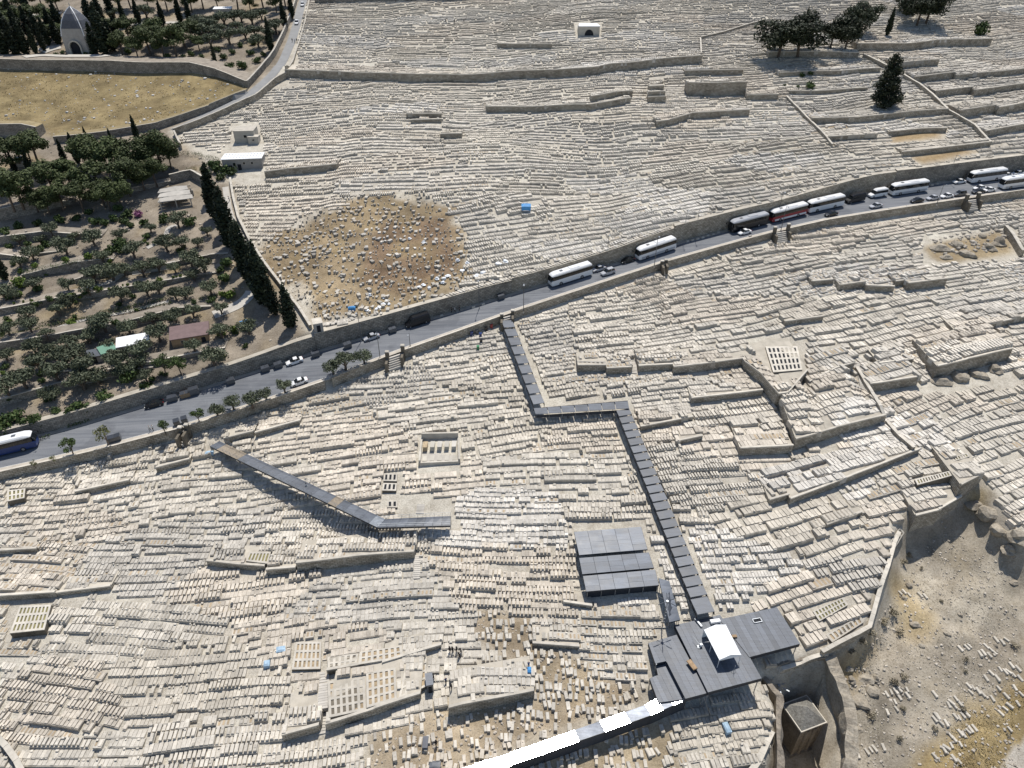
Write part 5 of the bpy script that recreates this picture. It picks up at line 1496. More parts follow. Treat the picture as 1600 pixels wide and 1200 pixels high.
for k, (u, v) in enumerate([(278, 664), (290, 660), (181, 689)]):
    dumpster(['dark dumpster by the near parapet, left of a pair', 'dark dumpster by the near parapet, right of a pair', 'wide grey double dumpster by the yellowish tree'][k], u, v, 'p_grey', 1.3, 1, 1.3 if k < 2 else 2.6)
# kerb blocks
m0 = MB(); m0.box((0, 0, .22), (.55, .22, .24), taper=.8); mblk = m0.mesh('concrete_block', MT['cap'])
for k, (u, v) in enumerate([(1074, 378), (1082, 376), (1090, 374), (1098, 372), (1106, 369), (1114, 367), (1122, 364), (690, 494), (740, 481), (755, 476), (1448, 291), (1456, 290), (1464, 288), (1172, 370), (1425, 329), (1395, 332)]):
    o = bpy.data.objects.new('concrete_block', mblk); link(o); park(o, u, v, 1); tag(o, 'low pale concrete block at the road edge', 'concrete block', 'concrete kerb blocks')
# lamp posts
LP = [(818, 489, 9, 'tall thin lamp post at the head of the roofed stairway'), (749, 482, 9, 'dark lamp post on the far kerb above the white bags'), (565, 533, 9, 'dark lamp post beside the silver car and gate'), (594, 560, 8, 'thin lamp post by the road gate'), (641, 541, 4, 'short thin post in front of the black minibus'), (948, 410, 9, 'dark lamp post behind the silver cars'), (1022, 418, 10, 'tall lamp post at the near parapet in front of a coach'), (1067, 376, 10, 'dark lamp post at the foot of the high wall, left of a pair'), (1086, 371, 9, 'dark lamp post at the foot of the high wall, right of a pair'), (1214, 342, 9, 'lamp post behind the red coach'), (1220, 361, 8, 'lamp post at the gate in front of the red coach'), (1480, 283, 9, 'leaning dark lamp post at the grey end wall'), (1463, 321, 7, 'lamp post at the near parapet by the parked cars')]
for u, v, h, lab in LP:
    root = empty('lamp_post'); tag(root, lab, 'lamp post', 'road lamp posts')
    m = MB(); m.bar((0, 0, 0), (0, 0, h), .11, 8, r2=.06); m.build('pole', MT['p_grey'], root)
    m = MB(); m.bar((0, 0, h - .1), (0, -1.4, h + .25), .05); m.build('arm', MT['p_grey'], root)
    m = MB(); m.box((0, -1.6, h + .25), (.14, .4, .07)); m.build('lamp_head', MT['steel'], root)
    m = MB(); m.box((0, 0, .2), (.2, .2, .2), taper=.7); m.build('foot', MT['cap'], root)
    p = plane_hit(np.array([float(u)]), np.array([float(v)]))[0]; q = Gz(u, v, float(z_road(p[0], p[1]))); root.location = q
# ------------------------------------------------------------------ trees, shrubs, hedges
def m_leaf(name, c0, c1):
    m, nt, b = mat_base(name, 0.7, 0, 0.25)
    p = geo_pos(nt)
    f = noise(nt, 1.5, 5, 0.7, p)
    c = ramp(nt, f, [(0.32, tuple(x * .75 for x in c0)), (0.5, tuple((x + y) / 2 for x, y in zip(c0, c1))), (0.68, tuple(x * 1.2 for x in c1))])
    oi = N(nt, 'ShaderNodeObjectInfo'); mr = N(nt, 'ShaderNodeMapRange'); mr.inputs[3].default_value = .8; mr.inputs[4].default_value = 1.25
    nt.links.new(oi.outputs['Random'], mr.inputs[0])
    c = mix(nt, 'MULTIPLY', 1.0, c, mr.outputs[0])
    nt.links.new(c, b.inputs['Base Color'])
    return m
MT['l_olive'] = m_leaf('olive_leaves', (.060, .074, .042), (.125, .140, .088))
MT['l_pine'] = m_leaf('pine_needles', (.034, .050, .018), (.085, .105, .034))
MT['l_cypress'] = m_leaf('cypress_leaves', (.012, .018, .010), (.028, .038, .018))
MT['l_dark'] = m_leaf('dark_conifer_needles', (.016, .022, .012), (.038, .048, .022))
MT['l_lime'] = m_leaf('bright_shrub_leaves', (.07, .11, .02), (.13, .18, .035))
MT['l_green'] = m_leaf('green_shrub_leaves', (.035, .06, .018), (.07, .10, .03))
MT['l_hedge'] = m_leaf('hedge_leaves', (.035, .05, .012), (.06, .085, .022))
MT['l_pink'] = m_leaf('bougainvillea_flowers', (.20, .06, .14), (.30, .12, .22))
MT['l_yellow'] = m_leaf('pale_tree_leaves', (.11, .12, .045), (.18, .18, .07))
MT['l_dry'] = m_leaf('dry_grass_blades', (.25, .19, .085), (.38, .30, .155))
MT['l_grey'] = m_leaf('grey_scrub', (.17, .15, .10), (.30, .26, .19))
MT['bark'] = m_plain('bark', (.13, .10, .075), .95, 0, .3, 3)

def leaf_cloud(blobs, n, size, seed, flat=0.0):
    """n small quads spread through ellipsoid blobs (cx,cy,cz,rx,ry,rz)"""
    r = np.random.default_rng(seed)
    bl = np.array(blobs, float)
    vol = (bl[:, 3] * bl[:, 4] * bl[:, 5]) ** .67
    k = r.choice(len(bl), n, p=vol / vol.sum())
    d = r.normal(size=(n, 3)); d /= np.linalg.norm(d, axis=1)[:, None]
    rr = r.random(n) ** .42
    c = bl[k, :3] + d * rr[:, None] * bl[k, 3:6]
    nn = d * .8 + r.normal(size=(n, 3)) * .6 + np.array([0, 0, flat]); nn /= np.linalg.norm(nn, axis=1)[:, None]
    t = np.cross(nn, r.normal(size=(n, 3))); t /= np.maximum(np.linalg.norm(t, axis=1)[:, None], 1e-6); b = np.cross(nn, t)
    s = size * (.6 + .8 * r.random(n))[:, None]; e = (.45 + .5 * r.random(n))[:, None]
    V = np.stack([c - t * s - b * s * e * .5, c + t * s * .3 - b * s * e, c + t * s + b * s * e * .4, c - t * s * .2 + b * s * e], 1).reshape(-1, 3)
    return V, np.arange(n * 4).reshape(-1, 4)

def crown_mesh(name, V, Q, mat): return np_mesh(name, V, Q, mat)

def limb_mesh(name, segs):
    m = MB()
    for a, b, r0, r1 in segs: m.bar(a, b, r0, 6, r2=r1)
    return m.mesh(name, MT['bark'])

PROTO = {}
def protos():
    for v in range(5):
        r = random.Random(100 + v)
        # olive: forked trunk, 5-7 lumps
        segs = [((0, 0, -.4), (.1, .05, .8), .26, .2)]
        bl = []
        for k in range(r.randint(6, 8)):
            t = k * 2.4 + r.uniform(0, .8); rad_ = r.uniform(.6, 1.5); z = r.uniform(1.9, 3.1)
            c = (math.cos(t) * rad_, math.sin(t) * rad_, z)
            bl.append((*c, r.uniform(.8, 1.2), r.uniform(.8, 1.2), r.uniform(.6, .95)))
            if k < 5: segs.append(((.1, .05, .75), (c[0] * .8, c[1] * .8, z), .13, .05))
        PROTO['olive', v] = (crown_mesh('crown', *leaf_cloud(bl, 1300, .15, 10 + v), MT['l_olive']), limb_mesh('trunk', segs))
        # cypress: spindle, height 10
        bl = [(r.uniform(-.08, .08), r.uniform(-.08, .08), z, w * r.uniform(.9, 1.12), w * r.uniform(.9, 1.12), .75) for z, w in [(.9, .75), (1.7, 1.0), (2.6, 1.12), (3.5, 1.15), (4.4, 1.1), (5.3, 1.0), (6.2, .88), (7.1, .72), (8.0, .55), (8.8, .38), (9.5, .2)]]
        PROTO['cypress', v] = (crown_mesh('crown', *leaf_cloud(bl, 2400, .2, 20 + v), MT['l_cypress']), limb_mesh('trunk', [((0, 0, -.5), (0, 0, 3), .2, .15), ((0, 0, 3), (0, 0, 8.5), .15, .05)]))
        # umbrella pine, height 9
        segs = [((0, 0, -.5), (.2, .1, 3.2), .26, .2), ((.2, .1, 3.2), (.1, .3, 6.2), .2, .1)]
        bl = []
        for k in range(r.randint(13, 17)):
            t = k * 2.4 + r.uniform(0, .6); rad_ = r.uniform(.3, 2.9); z = 7.6 - rad_ * .6 + r.uniform(-2.6, .8)
            c = (math.cos(t) * rad_, math.sin(t) * rad_, z)
            bl.append((*c, r.uniform(1.0, 1.8), r.uniform(1.0, 1.8), r.uniform(.8, 1.4)))
            if k < 8: segs.append(((.15, .2, 4.4 + k * .2), (c[0] * .85, c[1] * .85, z - .2), .09, .03))
        PROTO['pine', v] = (crown_mesh('crown', *leaf_cloud(bl, 4200, .19, 30 + v, .5), MT['l_pine']), limb_mesh('trunk', segs))
        bd = [(x * 1.25, y * 1.25, z * .92 - .6, a_ * 1.15, b_ * 1.15, c_ * 1.15) for x, y, z, a_, b_, c_ in bl] + [(0, 0, 3.6, 2.4, 2.4, 1.2)]
        PROTO['broad', v] = (crown_mesh('crown', *leaf_cloud(bd, 5000, .19, 80 + v, .3), MT['l_dark']), limb_mesh('trunk', segs))
        # dense dark conifer, height 12, branches from low
        bl = []; segs = [((0, 0, -.5), (.1, 0, 11), .32, .06)]
        for k in range(22):
            z = 1.2 + k * .46; w = (1 - (z / 12.5) ** 1.8) * 3.8
            t = k * 2.4; rad_ = w * r.uniform(.25, .65)
            c = (math.cos(t) * rad_, math.sin(t) * rad_, z + r.uniform(-.3, .3))
            bl.append((*c, max(.5, w * .42), max(.5, w * .42), r.uniform(.8, 1.2)))
            segs.append(((.05, 0, z - .3), (c[0], c[1], z), .07, .02))
        PROTO['conifer', v] = (crown_mesh('crown', *leaf_cloud(bl, 4800, .2, 40 + v, .2), MT['l_dark']), limb_mesh('trunk', segs))
        # shrub, 1 m radius
        bl = [(r.uniform(-.5, .5), r.uniform(-.5, .5), r.uniform(.4, .9), .55, .55, .5) for _ in range(5)] + [(0, 0, .5, .8, .8, .6)]
        for key, mt in (('lime', 'l_lime'), ('shrub', 'l_green'), ('pink', 'l_pink'), ('scrub', 'l_grey')):
            PROTO[key, v] = (crown_mesh('crown', *leaf_cloud(bl, 320 if key != 'scrub' else 130, .15, 50 + v), MT[mt]), limb_mesh('stem', [((0, 0, -.2), (0, 0, .5), .05, .03), ((0, 0, .3), (.4, .2, .8), .03, .01)]))
        bl = []; segs = [((0, 0, -.3), (.2, 0, 1.7), .14, .1)]
        for k in range(7):
            t = k * 2.4; rad_ = r.uniform(.5, 1.3); z = r.uniform(2.4, 4.0); c = (math.cos(t) * rad_, math.sin(t) * rad_, z)
            bl.append((*c, .75, .75, .65)); segs.append(((.2, 0, 1.6), c, .06, .02))
        PROTO['street', v] = (crown_mesh('crown', *leaf_cloud(bl, 900, .14, 60 + v), MT['l_green']), limb_mesh('trunk', segs))
        PROTO['pale', v] = (crown_mesh('crown', *leaf_cloud(bl, 330, .15, 70 + v), MT['l_yellow']), limb_mesh('trunk', segs))
protos()
TREE_N = 0
NAMES = dict(olive='olive_tree', cypress='cypress_tree', pine='pine_tree', conifer='conifer_tree', broad='broad_conifer', lime='shrub', shrub='shrub', pink='flowering_shrub', scrub='scrub_bush', street='roadside_tree', pale='roadside_tree')
CATS = dict(olive='tree', cypress='tree', pine='tree', conifer='tree', broad='tree', lime='shrub', shrub='shrub', pink='shrub', scrub='shrub', street='tree', pale='tree')
def plant(kind, u, v, h, label, group=None, wide=1.0, at=None):
    """h: height in metres (or radius in metres for shrubs)"""
    global TREE_N
    TREE_N += 1
    base = dict(olive=3.6, cypress=10., pine=9., conifer=12., broad=8.5, street=4.6, pale=4.6).get(kind, 1.0)
    p = at if at is not None else G1(u, v)
    crown, trunk = PROTO[kind, TREE_N % 5]
    s = h / base * (1 + .16 * math.sin(TREE_N * 2.7) if kind in ('olive', 'pine', 'shrub', 'lime') else 1)
    root = bpy.data.objects.new(NAMES[kind], None); link(root); root.location = p; root.scale = (s * wide, s * wide, s); root.rotation_euler = (0, 0, TREE_N * 2.1)
    for nm, me in (('crown', crown), ('trunk' if 'runk' in trunk.name else 'stem', trunk)):
        link(bpy.data.objects.new(nm, me), root)
    tag(root, label, CATS[kind], group)
    return root

# garden olives: crown centres read off the photo, trunk a little below
OL = [(215,390),(265,300),(420,360),(470,275),(595,300),(760,265),(650,410),(845,375),(945,220),(1050,340),(1240,310),(1200,430),(1000,465),(785,485),(900,495),(1100,470),(600,530),(430,580),(230,590),(560,600),(1215,520),(930,620),(1000,600),(760,650),(1105,640),(1165,640),(1320,610),(1215,750),(1105,780),(960,800),(815,850),(630,810),(440,690),(380,740),(190,770),(60,860),(200,840),(570,910),(440,940),(230,980),(50,1020),(1000,900),(1390,730),(1560,850),(1385,880),(1220,960),(895,1010),(740,1020),(550,1100),(360,1130),(830,1110),(160,1180),(920,1150),(1340,1060),(100,640),(40,640),(330,240),(130,300),(660,830),(300,880),(480,1020),(690,960),(1280,470),(1150,330),(970,440),(710,520),(1300,240),(1120,190),(130,440),(330,1000),(620,1170),(760,1130)]
for k, (a, b) in enumerate(OL):
    row = b < 480
    big = 1.0 + .15 * math.sin(k * 3.7)
    plant('olive', a / 4, 300 + b / 4 + 9, 4.1 * big, 'grey-green olive tree on the upper garden terraces' if row else 'grey-green olive tree on the middle garden terraces' if b < 820 else 'grey-green olive tree on the lower garden terraces near the sheds', 'olive trees on the upper garden terraces' if row else 'olive trees on the middle garden terraces' if b < 820 else 'olive trees on the lower garden terraces', 1.15)
for k, (a, b) in enumerate([(610,170),(900,90),(880,270),(560,380),(280,250),(1250,60),(420,60),(100,330),(1480,40),(720,40)]):
    plant('olive', a * .15, 560 + b * .15 + 9, 4.6, 'olive tree above the garden wall along the road, left', 'olive trees above the road wall', 1.15)
for k, (a, b, h) in enumerate([(820,470,1.9),(760,520,1.6),(380,620,2.1),(170,580,2.0),(1380,170,2.4),(1540,270,2.0),(40,700,2.2),(600,520,1.5),(1090,370,1.6),(240,640,1.6),(470,640,1.6),(900,500,1.7),(-20,640,2.2)]):
    plant('shrub', a * .15, 560 + b * .15 + 8, h, 'dark green shrub above the road wall at the left', 'shrubs above the road wall', 1.1)
plant('street', 259, 588, 6.0, 'bushy green tree at the right end of the lowest garden wall', None, 1.2)
plant('street', 284, 586, 5.5, 'bushy green tree left of the garden agave', None, 1.2)
for a, b, h in [(120,580,1.9),(560,405,1.6),(415,425,1.4),(440,650,1.2),(510,650,1.0),(620,610,1.2),(1000,550,1.4),(350,1005,1.5),(1380,885,1.4),(1460,865,1.6),(130,495,1.0),(220,460,1.4),(1440,650,1.6),(905,300,.8),(1400,640,1.2),(690,430,1.0),(640,400,1.2),(120,640,1.4)]:
    plant('lime', a / 4, 300 + b / 4 + 3, h, 'bright green garden shrub among the olive trees', 'bright shrubs in the terraced garden')
plant('shrub', 297, 352, 2.7, 'large round green bush beside the folded shelter roof', None)
plant('shrub', 259, 348, 1.9, 'round dark bush in front of the folded shelter roof', None)
plant('shrub', 208, 466, 1.4, 'round clipped bush below the row of clipped shrubs', None)
plant('pink', 217, 338, 1.7, 'pink flowering bougainvillea left of the folded shelter roof', None)
plant('lime', 36, 448, 2.4, 'large bright round bush at the left edge of the garden', None)
for k, (a, b) in enumerate([(685,612),(710,607),(770,590),(800,587),(835,582),(865,575),(900,572),(925,566),(1085,540),(1105,535),(1130,530),(150,690),(200,685),(90,700)]):
    plant('lime', a / 4, 300 + b / 4, .62, 'small clipped shrub in a row along a garden wall', 'row of small clipped shrubs', .8)
# cypresses
CY = [(330,318,12),(339,342,18),(352,366,14),(362,388,19),(378,416,14),(390,440,18),(404,462,16),(415,478,19),(430,493,12)]
ORD = 'first second third fourth fifth sixth seventh eighth ninth tenth eleventh twelfth'.split()
for k, (u, v, h) in enumerate(CY): plant('cypress', u, v, h, ORD[k] + ' cypress from the top in the row along the cemetery wall', 'cypress row along the cemetery wall', 1.3)
plant('cypress', 455, 512, 13, 'lone thick cypress at the lower end of the cypress row', None, 1.45)
for u, v, h, lab in [(103,257,9,'slim cypress left of a pair below the golden field'),(123,256,11,'slim cypress right of a pair below the golden field'),(174,221,5,'short cypress in front of the field wall'),(216,221,9.5,'slim cypress standing against the golden field'),(134,214,4,'tiny cypress tip above the pines'),(26,272,8,'cypress left of the small white roof'),(50,274,9,'slim cypress right of the small white roof'),(10,438,10,'thick cypress at the left edge of the garden'),(166,86,21,'huge dark cypress right of the domed chapel'),(150,60,18,'dark cypress close behind the domed chapel'),(196,42,12,'cypress behind the pines at the top'),(218,38,12,'slim cypress at the top right of the chapel'),(256,42,12,'slim cypress above the pine group at the top'),(283,38,13,'thick cypress at the top above the terraces'),(299,42,13,'cypress at the top beside the graves'),(424,80,14,'slim cypress left of the narrow lane'),(446,46,13,'tall cypress beside the narrow lane at the top'),(457,30,12,'second cypress beside the narrow lane at the top'),(10,90,17,'dark cypress at the top left corner'),(28,90,16,'dark cypress left of the chapel yard, first'),(42,86,15,'dark cypress left of the chapel yard, second'),(57,84,12,'dark cypress left of the chapel yard, third'),(70,80,11,'dark cypress left of the chapel yard, fourth'),(1386,56,12,'lone black cypress between the trees, upper right'),(1258,40,8,'thin cypress tip behind the dark trees, upper right')]:
    plant('cypress', u, v, h, lab, None, 1.5 if h > 14 else 1.15)
for u, v, h in [(84,60,13),(92,70,12),(96,52,14),(76,72,12),(64,66,13),(50,62,14),(34,66,15),(16,70,15),(4,74,16),(22,40,14),(48,32,13),(150,84,13),(178,80,13),(186,70,12),(160,40,14),(176,30,13)]:
    plant('cypress', u, v, h, 'black cypress in the close stand around the chapel', 'cypress stand around the chapel', 1.5)
# pines
PN = [(60,326),(88,300),(100,322),(130,308),(160,296),(178,270),(196,264),(216,280),(232,270),(238,255),(256,262),(268,258),(190,318),(174,324),(132,328),(22,322),(6,300),(62,256),(48,246),(22,262),(150,264),(142,255),(205,300),(226,292),(112,290),(246,285),(36,318),(78,330),(165,318)]
for u, v in PN: plant('pine', u, v + 6, 11.5 + 2.2 * math.sin(u * 7), 'rounded green pine in the wood below the golden field, ' + ('left edge part' if u < 70 else 'middle part' if u < 180 else 'right end by the cemetery corner'), 'pine wood below the golden field', 1.15)
for u, v in [(204,72),(216,92),(236,86),(256,90),(276,88),(290,74),(192,88),(248,70),(268,74)]: plant('pine', u, v, 12, 'dark green pine in the group right of the domed chapel', 'pines right of the chapel', 1.15)
for u, v in [(328,50),(338,42),(352,40),(366,38),(378,36),(345,60),(372,52),(395,40),(410,32),(318,62),(400,60),(405,75),(330,75),(322,52),(360,70),(420,62),(432,54),(385,62),(310,45),(230,30),(180,30)]:
    plant('olive', u, v, 6.0, 'olive tree on the terraces left of the narrow lane', 'olives left of the narrow lane', 1.25)
plant('conifer', 336, 97, 8, 'small dark conifer on the wall left of the narrow lane', None, .6)
for u, v in [(360, 107), (378, 108)]: plant('shrub', u, v, 2.4, 'dark bush on the wall left of the narrow lane', 'bushes left of the narrow lane')
for u, v, h in [(14,60,12),(30,50,11),(52,42,10),(70,34,10),(86,46,9),(8,30,11),(40,20,10),(66,12,11),(92,18,10),(178,62,10),(186,14,11),(205,14,10),(232,14,11),(262,18,10),(280,12,11),(300,20,10),(318,14,11),(340,10,10),(372,16,11),(392,20,10),(412,14,11),(432,20,10),(446,10,11),(20,10,11),(76,60,9),(88,66,8),(176,84,9),(300,66,9),(312,80,8)]:
    plant('pine', u, v, h, 'dark pine in the grove around the chapel at the top', 'grove around the chapel', 1.2)
for u, v, h in [(200,84,1.8),(222,98,1.6),(246,98,1.8),(262,92,1.6),(286,92,1.8),(300,88,1.6),(316,92,1.8),(350,92,1.8),(364,84,1.6),(392,86,2.0),(402,98,1.6),(412,88,1.8),(396,70,1.6),(376,74,1.8),(340,80,1.6),(310,56,1.8),(98,84,1.2),(88,88,1.2),(134,86,1.2),(146,84,1.2)]:
    plant('shrub', u, v, h, 'green bush on the terraces around the chapel', 'bushes around the chapel', 1.1)
for u, v, h in [(180,345,1.8),(165,352,1.6),(195,350,1.7),(205,355,1.5),(150,350,1.6),(120,345,1.8),(95,348,1.6),(60,352,1.7),(30,358,1.6),(8,365,1.6),(185,330,2.0),(200,340,1.8),(140,335,1.8),(225,352,1.4),(100,380,1.4),(75,385,1.4),(45,385,1.4),(15,388,1.3),(190,385,2.0),(180,392,2.0),(195,395,1.8),(170,398,1.6),(230,372,1.2),(315,410,1.4),(300,400,1.2),(350,440,1.8),(345,425,1.6),(355,415,1.8),(60,455,1.8),(20,465,1.5),(80,470,1.2)]:
    plant('shrub', u, v, h, 'dark green bush on the upper garden terraces', 'dark bushes on the upper garden terraces', 1.1)
_r = random.Random(5); _k = 0
while _k < 55:
    u, v = _r.uniform(0, 400), _r.uniform(380, 640)
    if not bool(in_poly(np.array([u]), np.array([v]), [(0,380),(330,380),(400,460),(460,520),(350,580),(0,650)])[0]) or (125 < u < 345 and 515 < v < 575) or (360 < u < 400 and 445 < v < 500): continue
    _k += 1
    plant('shrub' if _k % 3 else 'lime', u, v, _r.uniform(.6, 1.2), 'low green bush scattered between the olive trees of the garden', 'low bushes between the garden olives', 1.1)
# upper right trees
for u, v, h, w, lab in [(1216,88,14,1.2,'leftmost of the dark wide trees, upper right'),(1246,90,15,1.15,'second dark wide tree, upper right'),(1297,76,10,1.1,'low dark tree between the two tall groups, upper right'),(1320,78,13,.95,'dark tree in the middle of the upper right group'),(1340,54,13,.95,'tall dark tree behind the middle group, upper right'),(1432,40,13,1.15,'wide dark tree at the top, right of the cypress'),(1446,38,14,1.1,'widest dark tree at the top, right of the cypress'),(1412,18,8,1.0,'dark tree cut by the top edge, right'),(1378,168,17,.95,'lone tall conifer among the tombs, upper right')]:
    if u == 1378: plant('conifer', u, v, h * 1.2, lab, None, 1.25)
    else: plant('broad', u, v, h * 1.3, lab, None, w * 1.05)
plant('shrub', 1533, 55, 4.2, 'round dark tree above the stone wall, upper right', None)
for u, v, h in [(1253,121,1.6),(1265,139,2.0),(1247,138,1.2),(1265,117,1.2),(1225,135,.9)]: plant('shrub', u, v, h, 'small green bush among the tombs, upper right', 'bushes among the upper tombs')
# roadside trees
for kd, u, v, h, lab in [('street',115,712,5,'dark green tree on the near pavement, left'),('pale',171,698,5.6,'yellowish thin tree on the near pavement, left'),('pale',56,731,2.2,'tiny sapling on the near pavement, first from left'),('pale',85,724,2.2,'tiny sapling on the near pavement, second from left'),('street',259,678,3.8,'small round tree beside the dumpster pair'),('street',313,661,4.2,'bushy olive-green tree right of the dumpster pair'),('olive',340,652,3.8,'second bushy tree right of the dumpster pair'),('olive',366,640,3.6,'tree in front of the half hidden white car'),('olive',395,636,4,'slim tree right of the half hidden white car'),('olive',416,626,3.4,'tree at the bend of the near pavement'),('olive',446,614,3.2,'small tree beside the hidden white car'),('olive',521,584,4.6,'left tree of the close pair by the parapet'),('olive',540,578,4.4,'right tree of the close pair by the parapet'),('olive',570,568,4.4,'lone olive tree by the road gate')]:
    p = plane_hit(np.array([float(u)]), np.array([float(v)]))[0]; q = Gz(u, v, float(z_road(p[0], p[1])) + .1)
    plant(kd, u, v, h, lab, None, 1.05, at=q)
# low hedge strip along the far verge
def hedge(name, label, px, w, h, mat='l_hedge', on_road=False, n_per=34):
    P = [G1(*p) for p in px] if not on_road else [Gz(u, v, float(z_road(*plane_hit(np.array([float(u)]), np.array([float(v)]))[0][:2])) + .1) for u, v in px]
    r = np.random.default_rng(len(px) + int(px[0][0])); V = []; tot = 0
    bl = []
    for a, b in zip(P[:-1], P[1:]):
        L = (b - a).length
        for t in np.arange(0, 1, .45 / L): 
            c = lerp(a, b, t); bl.append((c.x, c.y, c.z + h * .5, .4, w * .55, h * .52))
    V, Q = leaf_cloud(bl, int(len(bl) * n_per * .45), .13, 5, .3)
    me = crown_mesh(name, V, Q, MT[mat]); o = link(bpy.data.objects.new(name, me)); return tag(o, label, 'hedge')
hedge('hedge', 'long clipped hedge, lower line of the garden pair', [(0,529),(50,517),(100,506),(160,494),(240,481),(268,475)], 1.1, 1.1)
hedge('hedge', 'clipped hedge, upper line of the garden pair at left', [(63,508),(96,501)], 1.1, 1.1)
hedge('hedge', 'clipped hedge, upper line of the garden pair at centre', [(158,490),(200,482),(240,473),(270,466)], 1.1, 1.1)
hedge('hedge', 'clipped hedge ending at the bright round shrub', [(300,473),(340,464),(366,459)], 1.2, 1.2)
hedge('hedge', 'short clipped hedge left of the white caravan roof', [(130,538),(155,533)], 1.2, 1.2)
hedge('hedge', 'short clipped hedge low in the garden', [(33,563),(52,558)], 1.2, 1.1)
hedge('ivy_hedge', 'dark ivy hanging along an upper garden terrace wall', [(38,428),(80,420),(117,413),(150,405),(176,397)], 1.6, 1.4, 'l_green')
hedge('verge_hedge', 'low dark planting along the far road kerb at left', [(48,692),(80,681)], 1.2, .9, 'l_green', True)
hedge('verge_hedge', 'second low dark planting along the far road kerb', [(108,668),(142,657)], 1.2, .9, 'l_green', True)
hedge('hedge', 'dark hedge above the white steps by the cemetery house', [(275,243),(305,243),(345,254)], 2.2, 1.8, 'l_green')
hedge('hedge', 'rounded hedge below the white steps', [(292,268),(308,267)], 2.0, 1.6, 'l_hedge')
for u, v, h in [(330,262,2.0),(340,268,2.6),(352,270,2.4),(362,274,2.0),(346,280,2.2),(322,272,1.6)]: plant('shrub', u, v, h, 'green bush beside the white-roofed cemetery house', 'bushes beside the cemetery house')
# scrub and dry grass on the slopes
for u, v, h in [(1396,1068,1.1),(1412,1060,1.0),(1410,1108,.8),(1360,1120,1.0),(1510,1033,.7),(1508,1050,.6),(1460,1140,.8),(1505,1110,.8),(1585,1010,.9),(1410,880,1.0),(1420,870,.9),(1395,960,1.2),(1380,975,1.2),(1405,990,1.0),(1360,990,1.3),(1345,1005,1.2),(1330,1020,1.0),(1470,940,.6),(1330,1150,.8),(1440,890,.6),(1405,1155,.8),(1575,1150,.6)]:
    plant('scrub', u, v, h * .9, 'low scrub bush on the dry slope', 'scrub on the dry slope', 1.1)
def grass_patch(name, label, poly, n, size, seed, mat='l_dry'):
    r = np.random.default_rng(seed); q = np.array(poly, float)
    u = r.uniform(q[:, 0].min(), q[:, 0].max(), n * 4); v = r.uniform(q[:, 1].min(), q[:, 1].max(), n * 4)
    k = in_poly(u, v, poly); u, v = u[k][:n], v[k][:n]
    P = plane_hit(u, v, -3.0 if u.mean() > 1250 else 1.0); P[:, 2] = H(P[:, 0], P[:, 1])
    den = vnoise(P[:, 0], P[:, 1], 6, 77) > -.12; P = P[den]; n = len(P)
    a = r.uniform(0, 6.28, n); s = size * (.5 + r.random(n)); t = np.stack([np.cos(a), np.sin(a), np.zeros(n)], 1)
    lean = r.normal(size=(n, 3)) * 1.2; lean[:, 2] = .5; lean[:, 1] -= .4
    A = P - t * s[:, None] * .45; Bq = P + t * s[:, None] * .45; Cq = P + lean * s[:, None] + t * s[:, None] * .25; Dq = P + lean * s[:, None] - t * s[:, None] * .25
    A[:, 2] -= .1; Bq[:, 2] -= .1
    V = np.stack([A, Bq, Cq, Dq], 1).reshape(-1, 3)
    me = crown_mesh(name, V, np.arange(n * 4).reshape(-1, 4), MT[mat]); return tag(link(bpy.data.objects.new(name, me)), label, 'grass', None, 'stuff')
grass_patch('dry_grass', 'golden dry grass on the walled field, upper left', FIELD, 12000, .26, 1)
grass_patch('dry_grass', 'golden dry grass at the lower right corner', [(1380,1215),(1480,1130),(1620,1050),(1640,1230)], 9000, .15, 2)
grass_patch('dry_grass', 'thin grey scrub grass over the dry slope', [(1330,1050),(1400,920),(1480,800),(1600,900),(1610,1060),(1460,1140),(1340,1190)], 9000, .13, 3, 'l_grey')
grass_patch('dry_grass', 'dry grass in the debris field', DEBRIS, 5000, .16, 4)

# loose stones lying on the open ground
def stones(name, label, poly, n, lo_, hi_, seed, col):
    r = np.random.default_rng(seed); q = np.array(poly, float)
    u = r.uniform(q[:, 0].min(), q[:, 0].max(), n * 4); v = r.uniform(q[:, 1].min(), q[:, 1].max(), n * 4)
    k = in_poly(u, v, poly); u, v = u[k][:n], v[k][:n]
    P = plane_hit(u, v, -3.0 if u.mean() > 1250 else 0.0); P[:, 2] = H(P[:, 0], P[:, 1]); n = len(P)
    s = lo_ + (hi_ - lo_) * r.random(n) ** 3
    bx = np.zeros((n, 11)); bx[:, :2] = P[:, :2]; bx[:, 2] = P[:, 2] - .1; bx[:, 3] = P[:, 2] + s * (.5 + .6 * r.random(n)); bx[:, 4] = s * (.6 + .6 * r.random(n)); bx[:, 5] = s * (.6 + .6 * r.random(n)); bx[:, 6] = r.uniform(0, 3.1, n)
    bx[:, 7:10] = np.array(col) * (.7 + .5 * r.random(n))[:, None]; bx[:, 10] = s * .35
    V_, Q_, C_ = boxes_to_mesh(bx)
    return tag(link(bpy.data.objects.new(name, np_mesh(name, V_, Q_, MT['tomb'], C_))), label, 'stones', None, 'stuff')
stones('loose_stones', 'pale loose stones strewn over the dry slope', [(1320,1060),(1400,920),(1480,800),(1600,860),(1610,1210),(1330,1205)], 3000, .04, .26, 11, (.44, .40, .34))
stones('loose_stones', 'white stones strewn over the golden field', FIELD, 700, .12, .55, 12, (.62, .60, .56))
stones('loose_stones', 'pale rubble strewn over the debris field', DEBRIS, 1500, .06, .3, 13, (.40, .36, .29))
stones('loose_stones', 'small stones on the bare earth around the scattered tombs', SPARSE, 900, .05, .28, 14, (.48, .43, .36))
